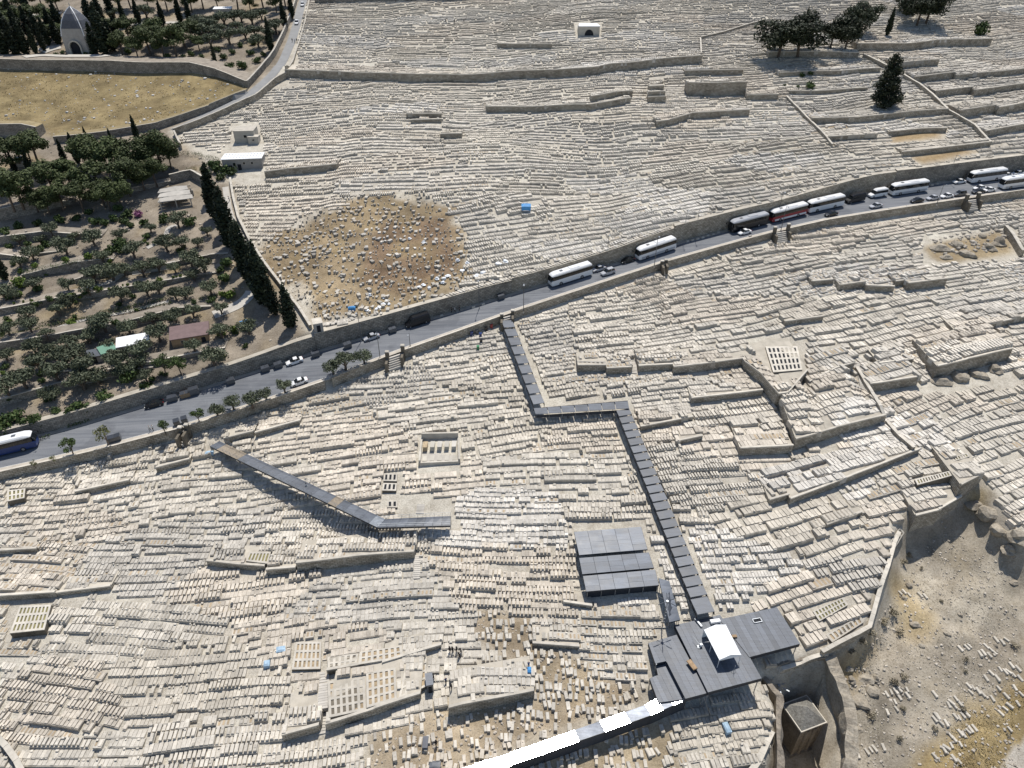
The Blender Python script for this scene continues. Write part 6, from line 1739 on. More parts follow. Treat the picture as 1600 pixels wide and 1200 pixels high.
stones('loose_stones', 'rocks strewn on the garden terraces', GARDEN, 900, .08, .45, 15, (.44, .39, .32))
stones('loose_stones', 'stones in the dry pocket under the road', ROCKY, 160, .15, .7, 16, (.44, .40, .34))
# ------------------------------------------------------------------ boundary walls, lane, chapel, houses
def pts_of(px): return [G1(*p) for p in px]
MT['lane'] = m_plain('pale_lane', (0.27, 0.27, 0.265), .9, 0, .12, .3)
MT['path'] = m_plain('pale_path', (0.46, 0.43, 0.38), .9, 0, .15, .5)
def path_strip(name, px, w, mat, dz=.12):
    P = densify([tuple(p)[:2] for p in pts_of(px)], 1.5); n = len(P)
    P[:, 0] = blur1(P[:, 0], 3); P[:, 1] = blur1(P[:, 1], 3)
    T = np.gradient(P, axis=0); T /= np.hypot(T[:, 0], T[:, 1])[:, None]; Nn = np.stack([-T[:, 1], T[:, 0]], 1)
    m = MB(); k = 4
    for i in range(n - 1):
        for j in range(k):
            q = []
            for (ii, jj) in ((i, j), (i, j + 1), (i + 1, j + 1), (i + 1, j)):
                o = (jj / k - .5) * w; x, y = P[ii] + Nn[ii] * o; q.append((x, y, float(H(x, y)) + dz))
            m.add(q, [(3, 2, 1, 0)])
    return tag(m.build(name, MT[mat]), kind='structure')
# field walls (both retain the slope behind them)
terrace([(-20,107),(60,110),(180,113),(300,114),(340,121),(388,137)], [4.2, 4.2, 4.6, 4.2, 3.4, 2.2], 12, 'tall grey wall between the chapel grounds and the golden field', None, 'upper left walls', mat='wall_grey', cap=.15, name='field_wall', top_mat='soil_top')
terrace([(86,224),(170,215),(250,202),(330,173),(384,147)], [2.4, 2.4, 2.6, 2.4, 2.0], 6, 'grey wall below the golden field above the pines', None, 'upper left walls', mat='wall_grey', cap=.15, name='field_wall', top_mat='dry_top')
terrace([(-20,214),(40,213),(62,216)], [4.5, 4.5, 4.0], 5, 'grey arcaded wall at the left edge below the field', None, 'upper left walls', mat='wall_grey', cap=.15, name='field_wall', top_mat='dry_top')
path_strip('lane', [(478,-14),(470,12),(464,38),(455,66),(444,92),(430,112),(412,130),(392,146),(352,168),(304,190),(268,206)], 4.0, 'lane')
wall_strip('lane_wall', pts_of([(388,137),(412,112),(432,86),(447,54),(458,26),(467,-6)]), [2.6, 2.8, 2.8, 2.6], .6, 'grey wall on the left side of the narrow lane', mat='wall_grey', side=1, step=2)
wall_strip('lane_wall', pts_of([(272,211),(304,200),(352,180),(400,158),(430,132),(447,116)]), [2.4, 2.6, 2.6, 2.6], .6, 'tan wall between the narrow lane and the upper cemetery', side=-1, step=2)
wall_strip('lane_wall', pts_of([(447,116),(459,94),(468,64),(476,36),(482,4),(486,-10)]), [1.6, .7, .6, .6], .5, 'low wall on the right side of the narrow lane', side=-1, step=2)
wall_strip('cemetery_wall', pts_of([(272,211),(277,222),(283,234)]), 2.0, .5, 'short wall closing the left corner of the upper cemetery', side=1)
wall_strip('cemetery_wall', pts_of([(362,282),(367,312),(375,344),(392,378),(414,412),(440,446),(468,482),(488,514)]), 1.2, .6, 'long pale wall between the cypress row and the tombs', side=-1, step=2)
path_strip('stair_path', [(352,290),(358,330),(366,352),(384,384)], 2.0, 'path')
wall_strip('garden_edge_wall', pts_of([(268,287),(300,279),(322,292)]), 3.0, .6, 'grey wall behind the folded shelter roof', mat='wall_grey', side=1, step=2)
wall_strip('plot_wall', pts_of([(1227,154),(1246,174),(1267,196),(1298,231)]), 1.2, .6, 'slanting wall of the walled plot above the road, upper right', side=1, step=2)
wall_strip('stepped_wall', pts_of([(1347,90),(1375,104),(1405,120),(1435,138),(1480,170),(1520,202),(1546,224)]), 1.6, .7, 'long stepped wall running down to the road, upper right', side=1, step=2)
wall_strip('plot_wall', pts_of([(1093,62),(1094,82),(1095,98)]), 1.0, .5, 'thin light wall going up from the end of the long wall', side=1, step=2)
wall_strip('plot_wall', pts_of([(1095,62),(1130,54),(1196,34)]), 1.2, .5, 'dark wall edge left of the dark trees, upper right', side=1, step=2)
wall_strip('stair_wall', pts_of([(1566,362),(1578,378),(1592,402)]), 2.2, .9, 'sloping stone wall beside the dry pocket, right edge', side=1, step=2)
wall_strip('stair_wall', pts_of([(1382,662),(1400,684),(1424,705)]), 1.0, .7, 'sloping wall with steps below the large terrace block', side=1, step=2)
wall_strip('stair_wall', pts_of([(1335,578),(1350,604),(1372,640),(1380,655)]), 1.0, .7, 'sloping wall beside the white stone stair', side=1, step=2)
wall_strip('top_wall', pts_of([(492,6),(560,4),(640,2),(720,0),(800,-3)]), 3.0, .6, 'grey wall along the top edge of the upper cemetery', mat='wall_grey', side=1, step=4)
wall_strip('cemetery_wall', pts_of([(-20,1135),(0,1150),(18,1168),(34,1190),(45,1212)]), 1.3, .8, 'pale curved wall at the lower left corner', side=-1, step=1.5)
# garden paths
for px, w in [([(225,390),(250,378),(262,366),(262,354),(285,352)], 1.6), ([(120,452),(160,446),(190,424),(200,412)], 2.2), ([(200,424),(240,418),(280,411)], 1.8), ([(60,516),(110,505),(180,491),(270,470)], 1.0), ([(395,452),(388,466),(376,476),(340,490),(330,494)], 3.4)]:
    path_strip('garden_path', px, w, 'path')

# ---- generic house: footprint from two front ground pixels
MT['plaster'] = m_plain('pale_plaster', (.45, .42, .36), .9, 0, .15, .6)
MT['plaster_grey'] = m_plain('grey_plaster', (.33, .31, .28), .9, 0, .15, .6)
MT['brown_roof'] = m_plain('brown_felt_roof', (.17, .12, .115), .9, 0, .15, .8)
MT['green_roof'] = m_plain('green_roof_sheet', (.12, .24, .17), .6, 0, .15, .8)
MT['slate'] = m_plain('slate_dome', (.10, .105, .12), .6, 0, .2, .8)
def house(name, label, fl, fr, depth, h, wall='plaster', roof='cap', over=.15, pitch=0.0, wins=(), doors=(), cat='house', lift=0.0, extras=None):
    A, Bq = G1(*fl), G1(*fr)
    d = Bq - A; L = math.hypot(d.x, d.y); rz = math.atan2(d.y, d.x)
    root = empty(name, (A.x, A.y, min(A.z, Bq.z) + lift), rz); tag(root, label, cat, None, 'thing')
    m = MB(); m.box((L / 2, depth / 2, h / 2 - .5), (L / 2, depth / 2, h / 2 + .5)); m.build('wall', MT[wall], root)
    m = MB(); b = h
    m.prism([(-over, -over, b + .2), (L + over, -over, b + .2), (L + over, depth + over, b + .2 + pitch), (-over, depth + over, b + .2 + pitch)], [(-over, -over, b + .004), (L + over, -over, b + .004), (L + over, depth + over, b + .004), (-over, depth + over, b + .004)]); m.build('roof', MT[roof], root)
    for (x, z, w_, hh) in wins:
        m = MB(); m.box((x * L, -.03, z), (w_ / 2 + .08, .05, hh / 2 + .08)); o = m.build('window', MT['cap'], root)
        m = MB(); m.box((x * L, -.075, z), (w_ / 2, .02, hh / 2)); m.build('pane', MT['glass'], o)
    for (x, w_, hh) in doors:
        m = MB(); m.box((x * L, -.04, hh / 2), (w_ / 2, .06, hh / 2)); m.build('door', MT['dark'], root)
    if extras: extras(root, L, depth, h)
    return root
def parapet(root, L, D, h):
    m = MB()
    for (x, y, hx, hy) in ((L / 2, 0, L / 2 + .15, .12), (L / 2, D, L / 2 + .15, .12), (0, D / 2, .12, D / 2 - .12), (L, D / 2, .12, D / 2 - .12)): m.box((x, y, h + .45), (hx, hy, .24))
    m.build('parapet', MT['cap'], root)
house('cemetery_house', 'pale cube house among the tombs, upper left', (368,224), (399,222), 6.5, 4.2, 'plaster', 'cap', .05, wins=((.55, 2.4, .9, .9),), doors=((.8, 1.1, 2.2),))
house('cemetery_annex', 'small pale annex in front of the cube house', (389,226), (405,225), 3.0, 2.6, 'plaster', 'cap', .05, wins=((.5, 1.6, .6, .5),))
def domes(root, L, D, h):
    for r in range(3):
        for k in range(12):
            m = MB(); m.box((L * (k + .7) / 12.6, D * (.2 + .3 * r), h + .28), (.28, .22, .1), taper=.8); m.build('roof_vent', MT['white'], root)
house('cemetery_house', 'long cemetery house with a white slab roof', (350,268), (411,263), 6.5, 4.0, 'plaster_grey', 'white', .2, wins=((.3, 2.3, .9, 1.1), (.75, 2.6, .7, .7), (.55, 2.6, .7, .7)), doors=((.42, 1.2, 2.3), (.2, 1.0, 2.0)), extras=domes)
house('garden_shed', 'long garden shed with a brown sloping roof', (271,545), (328,532), 5.0, 2.6, 'wood', 'brown_roof', .3, .9, wins=((.3, 1.5, .9, .8), (.6, 1.5, .9, .8)), doors=((.85, 1.0, 2.0),))
house('garden_house', 'small garden house under a white roof', (188,558), (236,545), 4.0, 2.8, 'plaster_grey', 'white', .2, .5, wins=((.45, 1.8, .8, .7),), doors=((.2, .9, 1.9),))
house('garden_shed', 'garden shed with a green sheet roof', (163,565), (187,559), 3.2, 2.4, 'plaster_grey', 'green_roof', .15, .5, doors=((.5, .9, 1.9),))
house('garden_shed', 'garden shed with a grey sheet roof', (139,570), (162,565), 2.8, 2.0, 'plaster_grey', 'roof', .2, .4, doors=((.5, .9, 1.8),))
house('pine_wood_house', 'small grey house between the pines', (52,290), (76,286), 6, 3.5, 'plaster_grey', 'cap', .1, wins=((.5, 2, .8, .8),))
house('pine_wood_house', 'tiny white roofed house behind slim cypresses', (28,262), (38,260), 4, 2.6, 'plaster', 'white', .1, wins=((.5, 1.6, .7, .7),))
house('terrace_house', 'pale flat building at the top behind the olives', (336,26), (362,24), 6, 3.2, 'plaster', 'white', .3, .3, wins=((.3, 1.8, .9, .8), (.7, 1.8, .9, .8)))
house('gate_hut', 'small grey hut at the corner of debris field and road', (492,520), (506,517), 3.0, 2.4, 'plaster_grey', 'cap', .1, doors=((.5, .9, 1.9),))
house('tomb_cabin', 'grey metal cabinet beside the new grave grid', (668,1083), (678,1081), 2.2, 2.2, 'p_grey', 'roof', .08, doors=((.5, .6, 1.7),), cat='cabinet')
# small white tomb house with an arch
A = G1(904, 56); root = empty('white_tomb_house', A); tag(root, 'small white tomb house with a dark arched mouth, upper cemetery', 'tomb house')
m = MB(); w_, d_, h_ = 9.6, 7.0, 3.8
arc = [(w_ / 2 + math.cos(t) * 2.1, .1 + math.sin(t) * 2.6) for t in np.linspace(math.pi, 0, 9)]
front = [(0, -1.5), (0, h_), (w_, h_), (w_, -1.5)]
m.box((w_ / 2, d_ / 2 + .15, h_ / 2 - .5), (w_ / 2, d_ / 2 - .15, h_ / 2 + .5)); m.build('wall', MT['plaster'], root)
m = MB()
for (x0, x1) in ((0, w_ / 2 - 2.1), (w_ / 2 + 2.1, w_)): m.box(((x0 + x1) / 2, 0, h_ / 2 - .5), ((x1 - x0) / 2, .15, h_ / 2 + .5))
for k in range(8):
    (xa, za), (xb, zb_) = arc[k], arc[k + 1]
    m.add([(xa, -.15, za), (xb, -.15, zb_), (xb, -.15, h_), (xa, -.15, h_)], [(0, 1, 2, 3)])
m.build('arched_front', MT['plaster'], root)
m = MB(); m.add([(x, .12, z) for x, z in arc] + [(w_ / 2 + 2.1, .12, -1), (w_ / 2 - 2.1, .12, -1)], [tuple(range(11))]); m.build('arch_opening', MT['dark'], root)
m = MB(); m.prism([(-.2, -.35, h_ + .3), (w_ + .2, -.35, h_ + .3), (w_ - .6, d_ + .2, h_ + .5), (.6, d_ + .2, h_ + .5)], [(-.2, -.35, h_ + .01), (w_ + .2, -.35, h_ + .01), (w_ - .6, d_ + .2, h_ + .01), (.6, d_ + .2, h_ + .01)]); m.build('roof', MT['white'], root)

# folded shelter
A, Bq = G1(252, 330), G1(302, 322); d = Bq - A; L = math.hypot(d.x, d.y)
root = empty('folded_shelter', A, math.atan2(d.y, d.x)); tag(root, 'garden shelter with three pale folded roof strips', 'shelter')
for k in range(3):
    m = MB(); y0 = k * 2.3; z = 3.0 + k * .75
    top = [(-.3 - .1 * k, y0, z), (L + .6 - .8 * k, y0 + .3, z + .25), (L + .2 - .8 * k, y0 + 2.0, z + .95), (L * .5, y0 + 2.6, z + .9), (.2, y0 + 1.9, z + .55)]
    m.prism(top, [(x, y, zz - .18) for x, y, zz in top]); m.build('roof_strip', MT['path'], root)
for x in (0.2, L * .5, L - .4):
    for y in (.5, 5.5):
        m = MB(); m.bar((x, y, -.6), (x, y, 3.2 + y * .3), .18); m.build('column', MT['plaster'], root)
m = MB(); m.box((L / 2, 6.6, 1.6), (L / 2, .25, 2.2)); m.build('back_wall', MT['plaster_grey'], root)

# domed chapel
A, Bq = G1(106, 84), G1(140, 84); c = (A + Bq) / 2
root = empty('domed_chapel', (c.x, c.y + 5, A.z)); tag(root, 'grey domed chapel with an arched porch, top left', 'chapel')
m = MB(); S = 5.4
def sec(z): 
    k = np.interp(z, [0, 7, 10, 13, 15.5, 17, 18], [1, .98, .93, .78, .52, .26, .04]); return S * k
zs = [-1.5, 3, 7, 8.5, 10, 11.5, 13, 14.2, 15.5, 16.4, 17.2, 18]
def rs(z): s = sec(max(z, 0)); b = s * np.interp(z, [7, 13, 18], [.1, .35, .5]); return [(-s, -s + b, z), (-s + b, -s, z), (s - b, -s, z), (s, -s + b, z), (s, s - b, z), (s - b, s, z), (-s + b, s, z), (-s, s - b, z)]
loft([rs(z) for z in zs[:5]]).build('wall', MT['plaster_grey'], root)
loft([[(p[0] * 1.01, p[1] * 1.01, p[2]) for p in rs(z)] for z in zs[4:]]).build('dome', MT['slate'], root)
for sx in (-1, 1):
    for sy in (-1, 1):
        m = MB(); pr = None
        for z in zs[2:]:
            s = sec(z); b = s * np.interp(z, [7, 13, 18], [.1, .35, .5]) * .5; p = (sx * (s - b * .9), sy * (s - b * .9), z)
            if pr: m.bar(pr, p, .22)
            pr = p
        m.build('dome_rib', MT['white'], root)
arc = [(math.cos(t) * 2.2, 2.6 + math.sin(t) * 2.4) for t in np.linspace(math.pi, 0, 11)]
m = MB()
for (xa, za), (xb, zb_) in zip(arc[:-1], arc[1:]): m.prism([(xa * 1.25, -S - 1.0, za * 1.12), (xb * 1.25, -S - 1.0, zb_ * 1.12), (xb * 1.25, -S, zb_ * 1.12), (xa * 1.25, -S, za * 1.12)], [(xa, -S - 1.0, za), (xb, -S - 1.0, zb_), (xb, -S, zb_), (xa, -S, za)])
m.box((-2.5, -S - .5, .8), (.3, .5, 2.0)); m.box((2.5, -S - .5, .8), (.3, .5, 2.0)); m.build('porch_arch', MT['plaster'], root)
m = MB(); m.add([(x, -S - .02, z) for x, z in arc] + [(2.2, -S - .02, -1), (-2.2, -S - .02, -1)], [tuple(range(13))]); m.build('porch_opening', MT['dark'], root)
for sx in (-1, 1):
    m = MB(); m.box((sx * (S + .6), 1, 3), (.6, 2.0, 4.0)); m.build('buttress', MT['plaster'], root)
m = MB(); m.box((0, 0, 18.6), (.08, .08, .9)); m.box((0, 0, 18.9), (.4, .08, .08)); m.build('cross', MT['steel'], root)
path_strip('chapel_yard', [(34,90),(70,86),(110,88),(160,88),(196,86)], 5.5, 'path', .25)
path_strip('chapel_yard', [(60,82),(84,74),(98,72)], 7, 'path', .25)
path_strip('upper_path', [(16,26),(60,24),(100,20)], 2.5, 'path', .25)
path_strip('upper_path', [(170,45),(212,38),(260,36),(310,34)], 2.5, 'path', .25)

# ---- special tomb enclosures
def block(label, px4, h, rows, cols, slot_mat='dark', name='grave_block'):
    """raised stone block with rows of open graves; px4 = top corners tl,tr,br,bl at the top surface"""
    C = [G1(*p, h) for p in px4]; z = sum(p.z for p in C) / 4
    root = empty(name, (C[3].x, C[3].y, z - h)); tag(root, label, 'grave block'); off = root.location
    tl, tr, br, bl = [Vector((p.x, p.y, p.z * .5 + z * .5)) - off for p in C]
    f = lambda u, v: lerp(lerp(bl, br, u), lerp(tl, tr, u), v)
    m = MB(); m.prism([tuple(p - Vector((0, 0, .16))) for p in (bl, br, tr, tl)], [(p.x, p.y, -1.5) for p in (bl, br, tr, tl)]); m.build('stone_base', MT['wall'], root)
    mw = MB(); mar = .035
    us = np.linspace(mar, 1 - mar, cols + 1); vs = np.linspace(mar, 1 - mar, rows + 1)
    gu_, gv_ = (us[1] - us[0]) * .24, (vs[1] - vs[0]) * .14
    def bar_(u0, u1, v0, v1): slab_between(mw, [f(u0, v0), f(u1, v0), f(u1, v1), f(u0, v1)], .156)
    ve = [0.0] + [x for v_ in vs[1:-1] for x in (v_ - gv_, v_ + gv_)] + [1.0]
    bar_(0, 1, 0, mar + gv_); bar_(0, 1, 1 - mar - gv_, 1)
    for v_ in vs[1:-1]: bar_(0, 1, v_ - gv_, v_ + gv_)
    for r in range(rows):
        a, b = vs[r] + gv_, vs[r + 1] - gv_
        bar_(0, mar + gu_, a, b); bar_(1 - mar - gu_, 1, a, b)
        for u_ in us[1:-1]: bar_(u_ - gu_, u_ + gu_, a, b)
    mw.build('frame', MT['cap'], root)
    for r in range(rows):
        for c_ in range(cols):
            m = MB(); q = [f(us[c_] + gu_, vs[r] + gv_), f(us[c_ + 1] - gu_, vs[r] + gv_), f(us[c_ + 1] - gu_, vs[r + 1] - gv_), f(us[c_] + gu_, vs[r + 1] - gv_)]
            m.add([tuple(p - Vector((0, 0, .15))) for p in q], [(0, 1, 2, 3)]); m.build('grave_slot', MT[slot_mat], root)
    return root
MT['slot_green'] = m_plain('mossy_grave_bed', (.20, .18, .08), .95, 0, .3, 2)
MT['slot_earth'] = m_plain('earth_grave_bed', (.36, .28, .18), .95, 0, .3, 2)
block('raised stone block with three rows of mossy open graves, left edge', [(30,945),(79,943),(70,985),(16,991)], 1.3, 3, 8, 'slot_green')
block('paved court floor with rows of dark open grave slots', [(1196,541),(1246,541),(1254,577),(1208,582)], .5, 4, 7, 'dark')
block('small stone block with three dark grave slots, upper of two', [(600,739),(621,739),(620,752),(599,752)], .5, 1, 3, 'dark')
block('small stone block with three dark grave slots, lower of two', [(599,754),(620,754),(619,767),(597,767)], .6, 1, 3, 'dark')
block('small stone block with two grave slots beside the walkway end', [(605,782),(621,781),(621,793),(605,793)], .4, 1, 2, 'dark')
block('two-row stone block of open graves under the road parapet, far left', [(11,766),(39,762),(38,778),(12,784)], 1.4, 2, 4, 'slot_green')
block('new grave grid, upper left field of earth beds', [(512,1028),(560,1020),(556,1040),(512,1047)], .35, 2, 5, 'slot_earth')
block('new grave grid, upper right field of earth beds', [(562,1019),(628,1008),(630,1026),(560,1039)], .35, 2, 7, 'slot_earth')
block('new grave grid, lower left field of earth beds', [(512,1066),(570,1056),(572,1108),(514,1122)], .35, 4, 6, 'slot_earth')
block('new grave grid, lower middle field of earth beds', [(572,1050),(618,1042),(620,1092),(573,1107)], .35, 4, 5, 'slot_earth')
block('new grave grid, lower right field of earth beds', [(636,1030),(666,1022),(668,1074),(622,1091)], .35, 4, 4, 'slot_earth')
block('grid of earth grave beds left of the narrow white stair', [(462,1002),(502,1001),(501,1046),(456,1047)], .4, 3, 6, 'slot_earth')
block('row of mossy grave beds above the bottom terrace wall, left of the stair', [(455,1083),(498,1082),(500,1100),(452,1104)], .3, 1, 5, 'slot_green')
block('row of stone-framed open graves on the bent terrace', [(390,862),(424,863),(418,880),(384,876)], .6, 1, 6, 'slot_green')
block('raised stone terrace block with open slots right of stairway', [(902,562),(946,562),(946,575),(902,575)], .9, 1, 6, 'dark')
block('stone plot with open earth graves inside the dry slope parapet', [(1388,850),(1408,820),(1412,835),(1392,868)], .5, 1, 5, 'slot_earth')
block('curved plot of dark slab graves at the lower parapet', [(1270,955),(1318,932),(1325,945),(1280,972)], .5, 2, 9, 'slot_green')
block('long row of earth graves along the curved parapet', [(1290,992),(1345,960),(1350,972),(1300,1005)], .5, 1, 8, 'slot_earth')
block('row of dark slab graves on the rounded bastion, upper', [(1470,720),(1512,706),(1516,712),(1474,727)], .6, 1, 10, 'slot_green')
block('row of dark slab graves on the square bastion, lower', [(1428,752),(1485,732),(1489,740),(1432,761)], .6, 1, 12, 'slot_green')
# walled family plot with five tall tombs
C = [G1(*p, .3) for p in ((659,684),(716,682),(718,722),(656,726))]
z = min(p.z for p in C); root = empty('family_plot', (C[3].x, C[3].y, z)); tag(root, 'walled family plot with five tall tan box tombs', 'grave plot'); off = root.location
tl, tr, br, bl = [Vector((p.x, p.y, z + .25)) - off for p in C]
m = MB(); m.prism([tuple(p) for p in (bl, br, tr, tl)], [(p.x, p.y, -2.2) for p in (bl, br, tr, tl)]); m.build('paved_floor', MT['path'], root)
for nm, a, b, h_ in (('back_wall', tl, tr, 2.2), ('side_wall', tl, bl, 1.0), ('side_wall', tr, br, 1.0), ('front_wall', bl, br, .45)):
    m = MB(); d = (b - a).normalized(); n_ = Vector((-d.y, d.x, 0)) * .22
    m.prism([a - n_ + Vector((0, 0, h_)), b - n_ + Vector((0, 0, h_)), b + n_ + Vector((0, 0, h_)), a + n_ + Vector((0, 0, h_))], [a - n_ - Vector((0, 0, 2)), b - n_ - Vector((0, 0, 2)), b + n_ - Vector((0, 0, 2)), a + n_ - Vector((0, 0, 2))]); m.build(nm, MT['cap'], root)
for k in range(5):
    c = lerp(lerp(bl, br, .12 + .19 * k), lerp(tl, tr, .12 + .19 * k), .62)
    m = MB(); m.box((c.x, c.y, c.z + .65), (.48, 1.0, .65)); m.box((c.x, c.y, c.z + 1.34), (.52, 1.05, .05)); m.build('box_tomb', MT['plaster' if k % 2 else 'slot_earth' if k == 0 else 'path'], root)
    c = lerp(lerp(bl, br, .12 + .19 * k), lerp(tl, tr, .12 + .19 * k), .2)
    m = MB(); m.box((c.x, c.y, c.z + .08), (.5, .9, .08)); m.build('floor_slab', MT['plaster'], root)
# stone stairs
def stone_stair(label, a_px, b_px, w, n):
    A, Bq = G1(*a_px), G1(*b_px); d = Bq - A; L = math.hypot(d.x, d.y); rz = math.atan2(d.y, d.x)
    root = empty('stone_stair', A, rz); tag(root, label, 'stairs')
    for k in range(n):
        x = (k + .5) * L / n; wx, wy = A.x + d.x * (k + .5) / n, A.y + d.y * (k + .5) / n
        z = max(float(H(wx, wy)), A.z + d.z * k / n) - A.z
        m = MB(); m.box((x, 0, z - .3), (L / n / 2 * .92, w / 2, .48)); m.build('step', MT['path'], root)
stone_stair('narrow white stone stair left of the new grave grid', (506,1147), (507,1050), 1.7, 22)
stone_stair('white stone stair climbing beside the big terrace block', (1350,609), (1338,566), 1.6, 16)
stone_stair('small white stair between two terraces right of the stairway', (990,584), (991,562), 1.6, 10)
stone_stair('white steps in the paved patch beside the walkway end', (656,803), (658,788), 1.7, 7)
stone_stair('thin white stair right of the long shadowed terrace', (651,905), (652,868), 1.4, 12)
stone_stair('white steps below the large terrace block at right', (1396,690), (1378,660), 1.3, 10)
# road gates
def gate(label, a, b, h=2.2):
    A, Bq = [Gz(*p, float(z_road(*plane_hit(np.array([float(p[0])]), np.array([float(p[1])]), .6)[0][:2]))) for p in (a, b)]
    root = empty('gate_piers', A); tag(root, label, 'gate')
    for p in (A, Bq):
        q = p - A
        m = MB(); m.box((q.x, q.y - .3, q.z + h / 2 - 1.6), (.45, .45, h / 2 + 1.6)); o = m.build('pier', MT['wall'], root)
        m = MB(); m.box((q.x, q.y - .3, q.z + h + .1), (.55, .55, .1), taper=.8); m.build('pier_cap', MT['cap'], o)
        m = MB(); m.box((q.x, q.y - 2.0, q.z - 1.0), (.3, 1.3, 1.4)); m.build('wing_wall', MT['wall'], root)
    q = Bq - A
    for k in range(6):
        m = MB(); m.box((q.x / 2, q.y / 2 - .6 - k * .45, q.z / 2 - .1 - k * .42), (q.length / 2 - .5, .25, .3), math.atan2(q.y, q.x)); m.build('step', MT['path'], root)
gate('stone gate piers with steps from the road down to the tombs, left', (606,560), (630,550))
gate('stone gate piers at the head of the grey stairway', (784,497), (801,491), 1.4)
gate('stone gate piers opposite the red coach', (1209,365), (1230,360))
gate('dark stone gate piers at the right end of the road', (1508,314), (1526,311))
gate('stone gate piers beside the second white coach', (1034,413), (1040,411), 1.2)
gate('stone gate piers at the head of the raised walkway', (284,674), (294,670), 1.5)
# cluster: blue canopy, tarps, bags, bins
A = G1(822, 331); root = empty('blue_canopy', A); tag(root, 'small blue canopy among white tombs above the road', 'canopy')
for sx in (-1, 1):
    for sy in (-1, 1):
        m = MB(); m.bar((sx * 1.3, sy * 1.1, -.3), (sx * 1.3, sy * 1.1, 2.2), .05); m.build('pole', MT['steel'], root)
m = MB(); m.add([(-1.5, -1.3, 2.2), (1.5, -1.3, 2.2), (1.5, 1.3, 2.2), (-1.5, 1.3, 2.2), (-.6, 0, 2.8), (.6, 0, 2.8)], [(0, 1, 5, 4), (1, 2, 5), (2, 3, 4, 5), (3, 0, 4)]); m.build('canopy_top', MT['blue'], root)
m = MB(); m.add([(-1.4, -1.2, .9), (1.4, -1.2, .9), (1.5, -1.3, 2.2), (-1.5, -1.3, 2.2)], [(0, 1, 2, 3)]); m.build('front_cloth', MT['blue'], root)
def tarp(label, u, v, sx, sy, mat, h=.35, rz=.2):
    sx *= .75; sy *= .75
    p = G1(u, v); m = MB(); r = random.Random(int(u)); n = 5; V = []
    for j in range(n):
        for i in range(n):
            e = min(i, j, n - 1 - i, n - 1 - j); V.append(((i / (n - 1) - .5) * sx, (j / (n - 1) - .5) * sy, (h * (.6 + .4 * r.random()) if e > 0 else .03) + .75))
    F = [(j * n + i, j * n + i + 1, (j + 1) * n + i + 1, (j + 1) * n + i) for j in range(n - 1) for i in range(n - 1)]
    m.add(V, F); b = [(-.5 * sx, -.5 * sy, -.3), (.5 * sx, -.5 * sy, -.3), (.5 * sx, .5 * sy, -.3), (-.5 * sx, .5 * sy, -.3)]
    m.prism([(x, y, .775) for x, y, z in b], b, 0, False)
    o = m.build('tarpaulin', MT[mat]); o.location = p; o.rotation_euler = (0, 0, rz); tag(o, label, 'tarpaulin')
tarp('blue tarpaulin among the earth graves at bottom left', 440, 1018, 2.2, 1.6, 'ltblue')
tarp('pale blue sheet on the curved terrace left of the tomb tower', 1135, 1140, 1.3, 2.4, 'ltblue')
tarp('light blue sheet beside the raised walkway head', 328, 711, 2.4, 1.4, 'ltblue')
tarp('blue sheet lying at the edge of the debris field', 550, 484, 2.6, 1.4, 'blue')
tarp('bright blue tarpaulin in the garden by the cypress row', 383, 505, 3.4, 1.0, 'blue', .2, .5)
tarp('blue tarpaulin above the new grave grid', 418, 1040, 1.4, 1.6, 'ltblue')
tarp('dark slate slab cover among the scattered tombs', 665, 1163, 1.2, 2.6, 'slate', .06, 0)
tarp('grey sheet at the bottom edge among scattered tombs', 680, 1198, 2.4, 1.4, 'roof', .1, 0)
tarp('blue cloth on a tomb in front of the stone terrace', 827, 1050, .9, 1.4, 'blue', .3, 0)
for k, (u, v, s) in enumerate([(599,476,.9),(604,472,.8),(593,481,.8),(608,476,.7),(578,462,1.0),(600,466,.6),(588,484,.8),(574,486,.7),(692,443,1.0),(683,437,1.1),(700,432,1.0),(694,436,.9),(722,424,1.0),(715,408,1.1),(730,412,1.0),(662,446,.9),(671,451,.9),(655,449,.8),(640,374,.9),(662,380,1.0),(745,432,1.2),(755,428,1.2),(780,414,1.4),(790,411,1.4)]):
    o = bpy.data.objects.new('rubble_bag', RM[k % 5].copy() if k < 5 else bpy.data.meshes['rubble_bag_%d' % (k % 5)]); link(o)
    if k < 5: o.data.name = 'rubble_bag_%d' % k; o.data.materials[0] = MT['tent']
    o.location = G1(u, v) + Vector((0, 0, .25 * s)); o.scale = (s * .7, s * .7, s * .7); o.rotation_euler = (0, 0, k)
    tag(o, 'white rubble bag at the edge of the debris field', 'bag', 'white bags at the debris field')
def bin_(label, u, v, mat, road=False):
    root = empty('waste_bin', G1(u, v)); tag(root, label, 'bin')
    m = MB(); m.box((0, 0, .5), (.32, .36, .5), taper=1.1); m.build('bin_body', MT[mat], root)
    m = MB(); m.box((0, .03, 1.05), (.38, .42, .05)); m.build('lid', MT[mat], root)
for k, (u, v, mt) in enumerate([(737,524,'p_blue'),(745,521,'p_grey'),(751,526,'p_blue'),(752,535,'p_black'),(747,546,'p_green'),(760,517,'p_black'),(768,512,'p_red')]): bin_(['blue bin left of the bin cluster below the stairway gate', 'grey bin in the cluster below the stairway gate', 'second blue bin in the cluster below the stairway gate', 'black bin below the bin cluster', 'green bin standing lowest below the cluster', 'black bin right of the blue bins', 'red frame bin near the stairway roof'][k], u, v, mt)
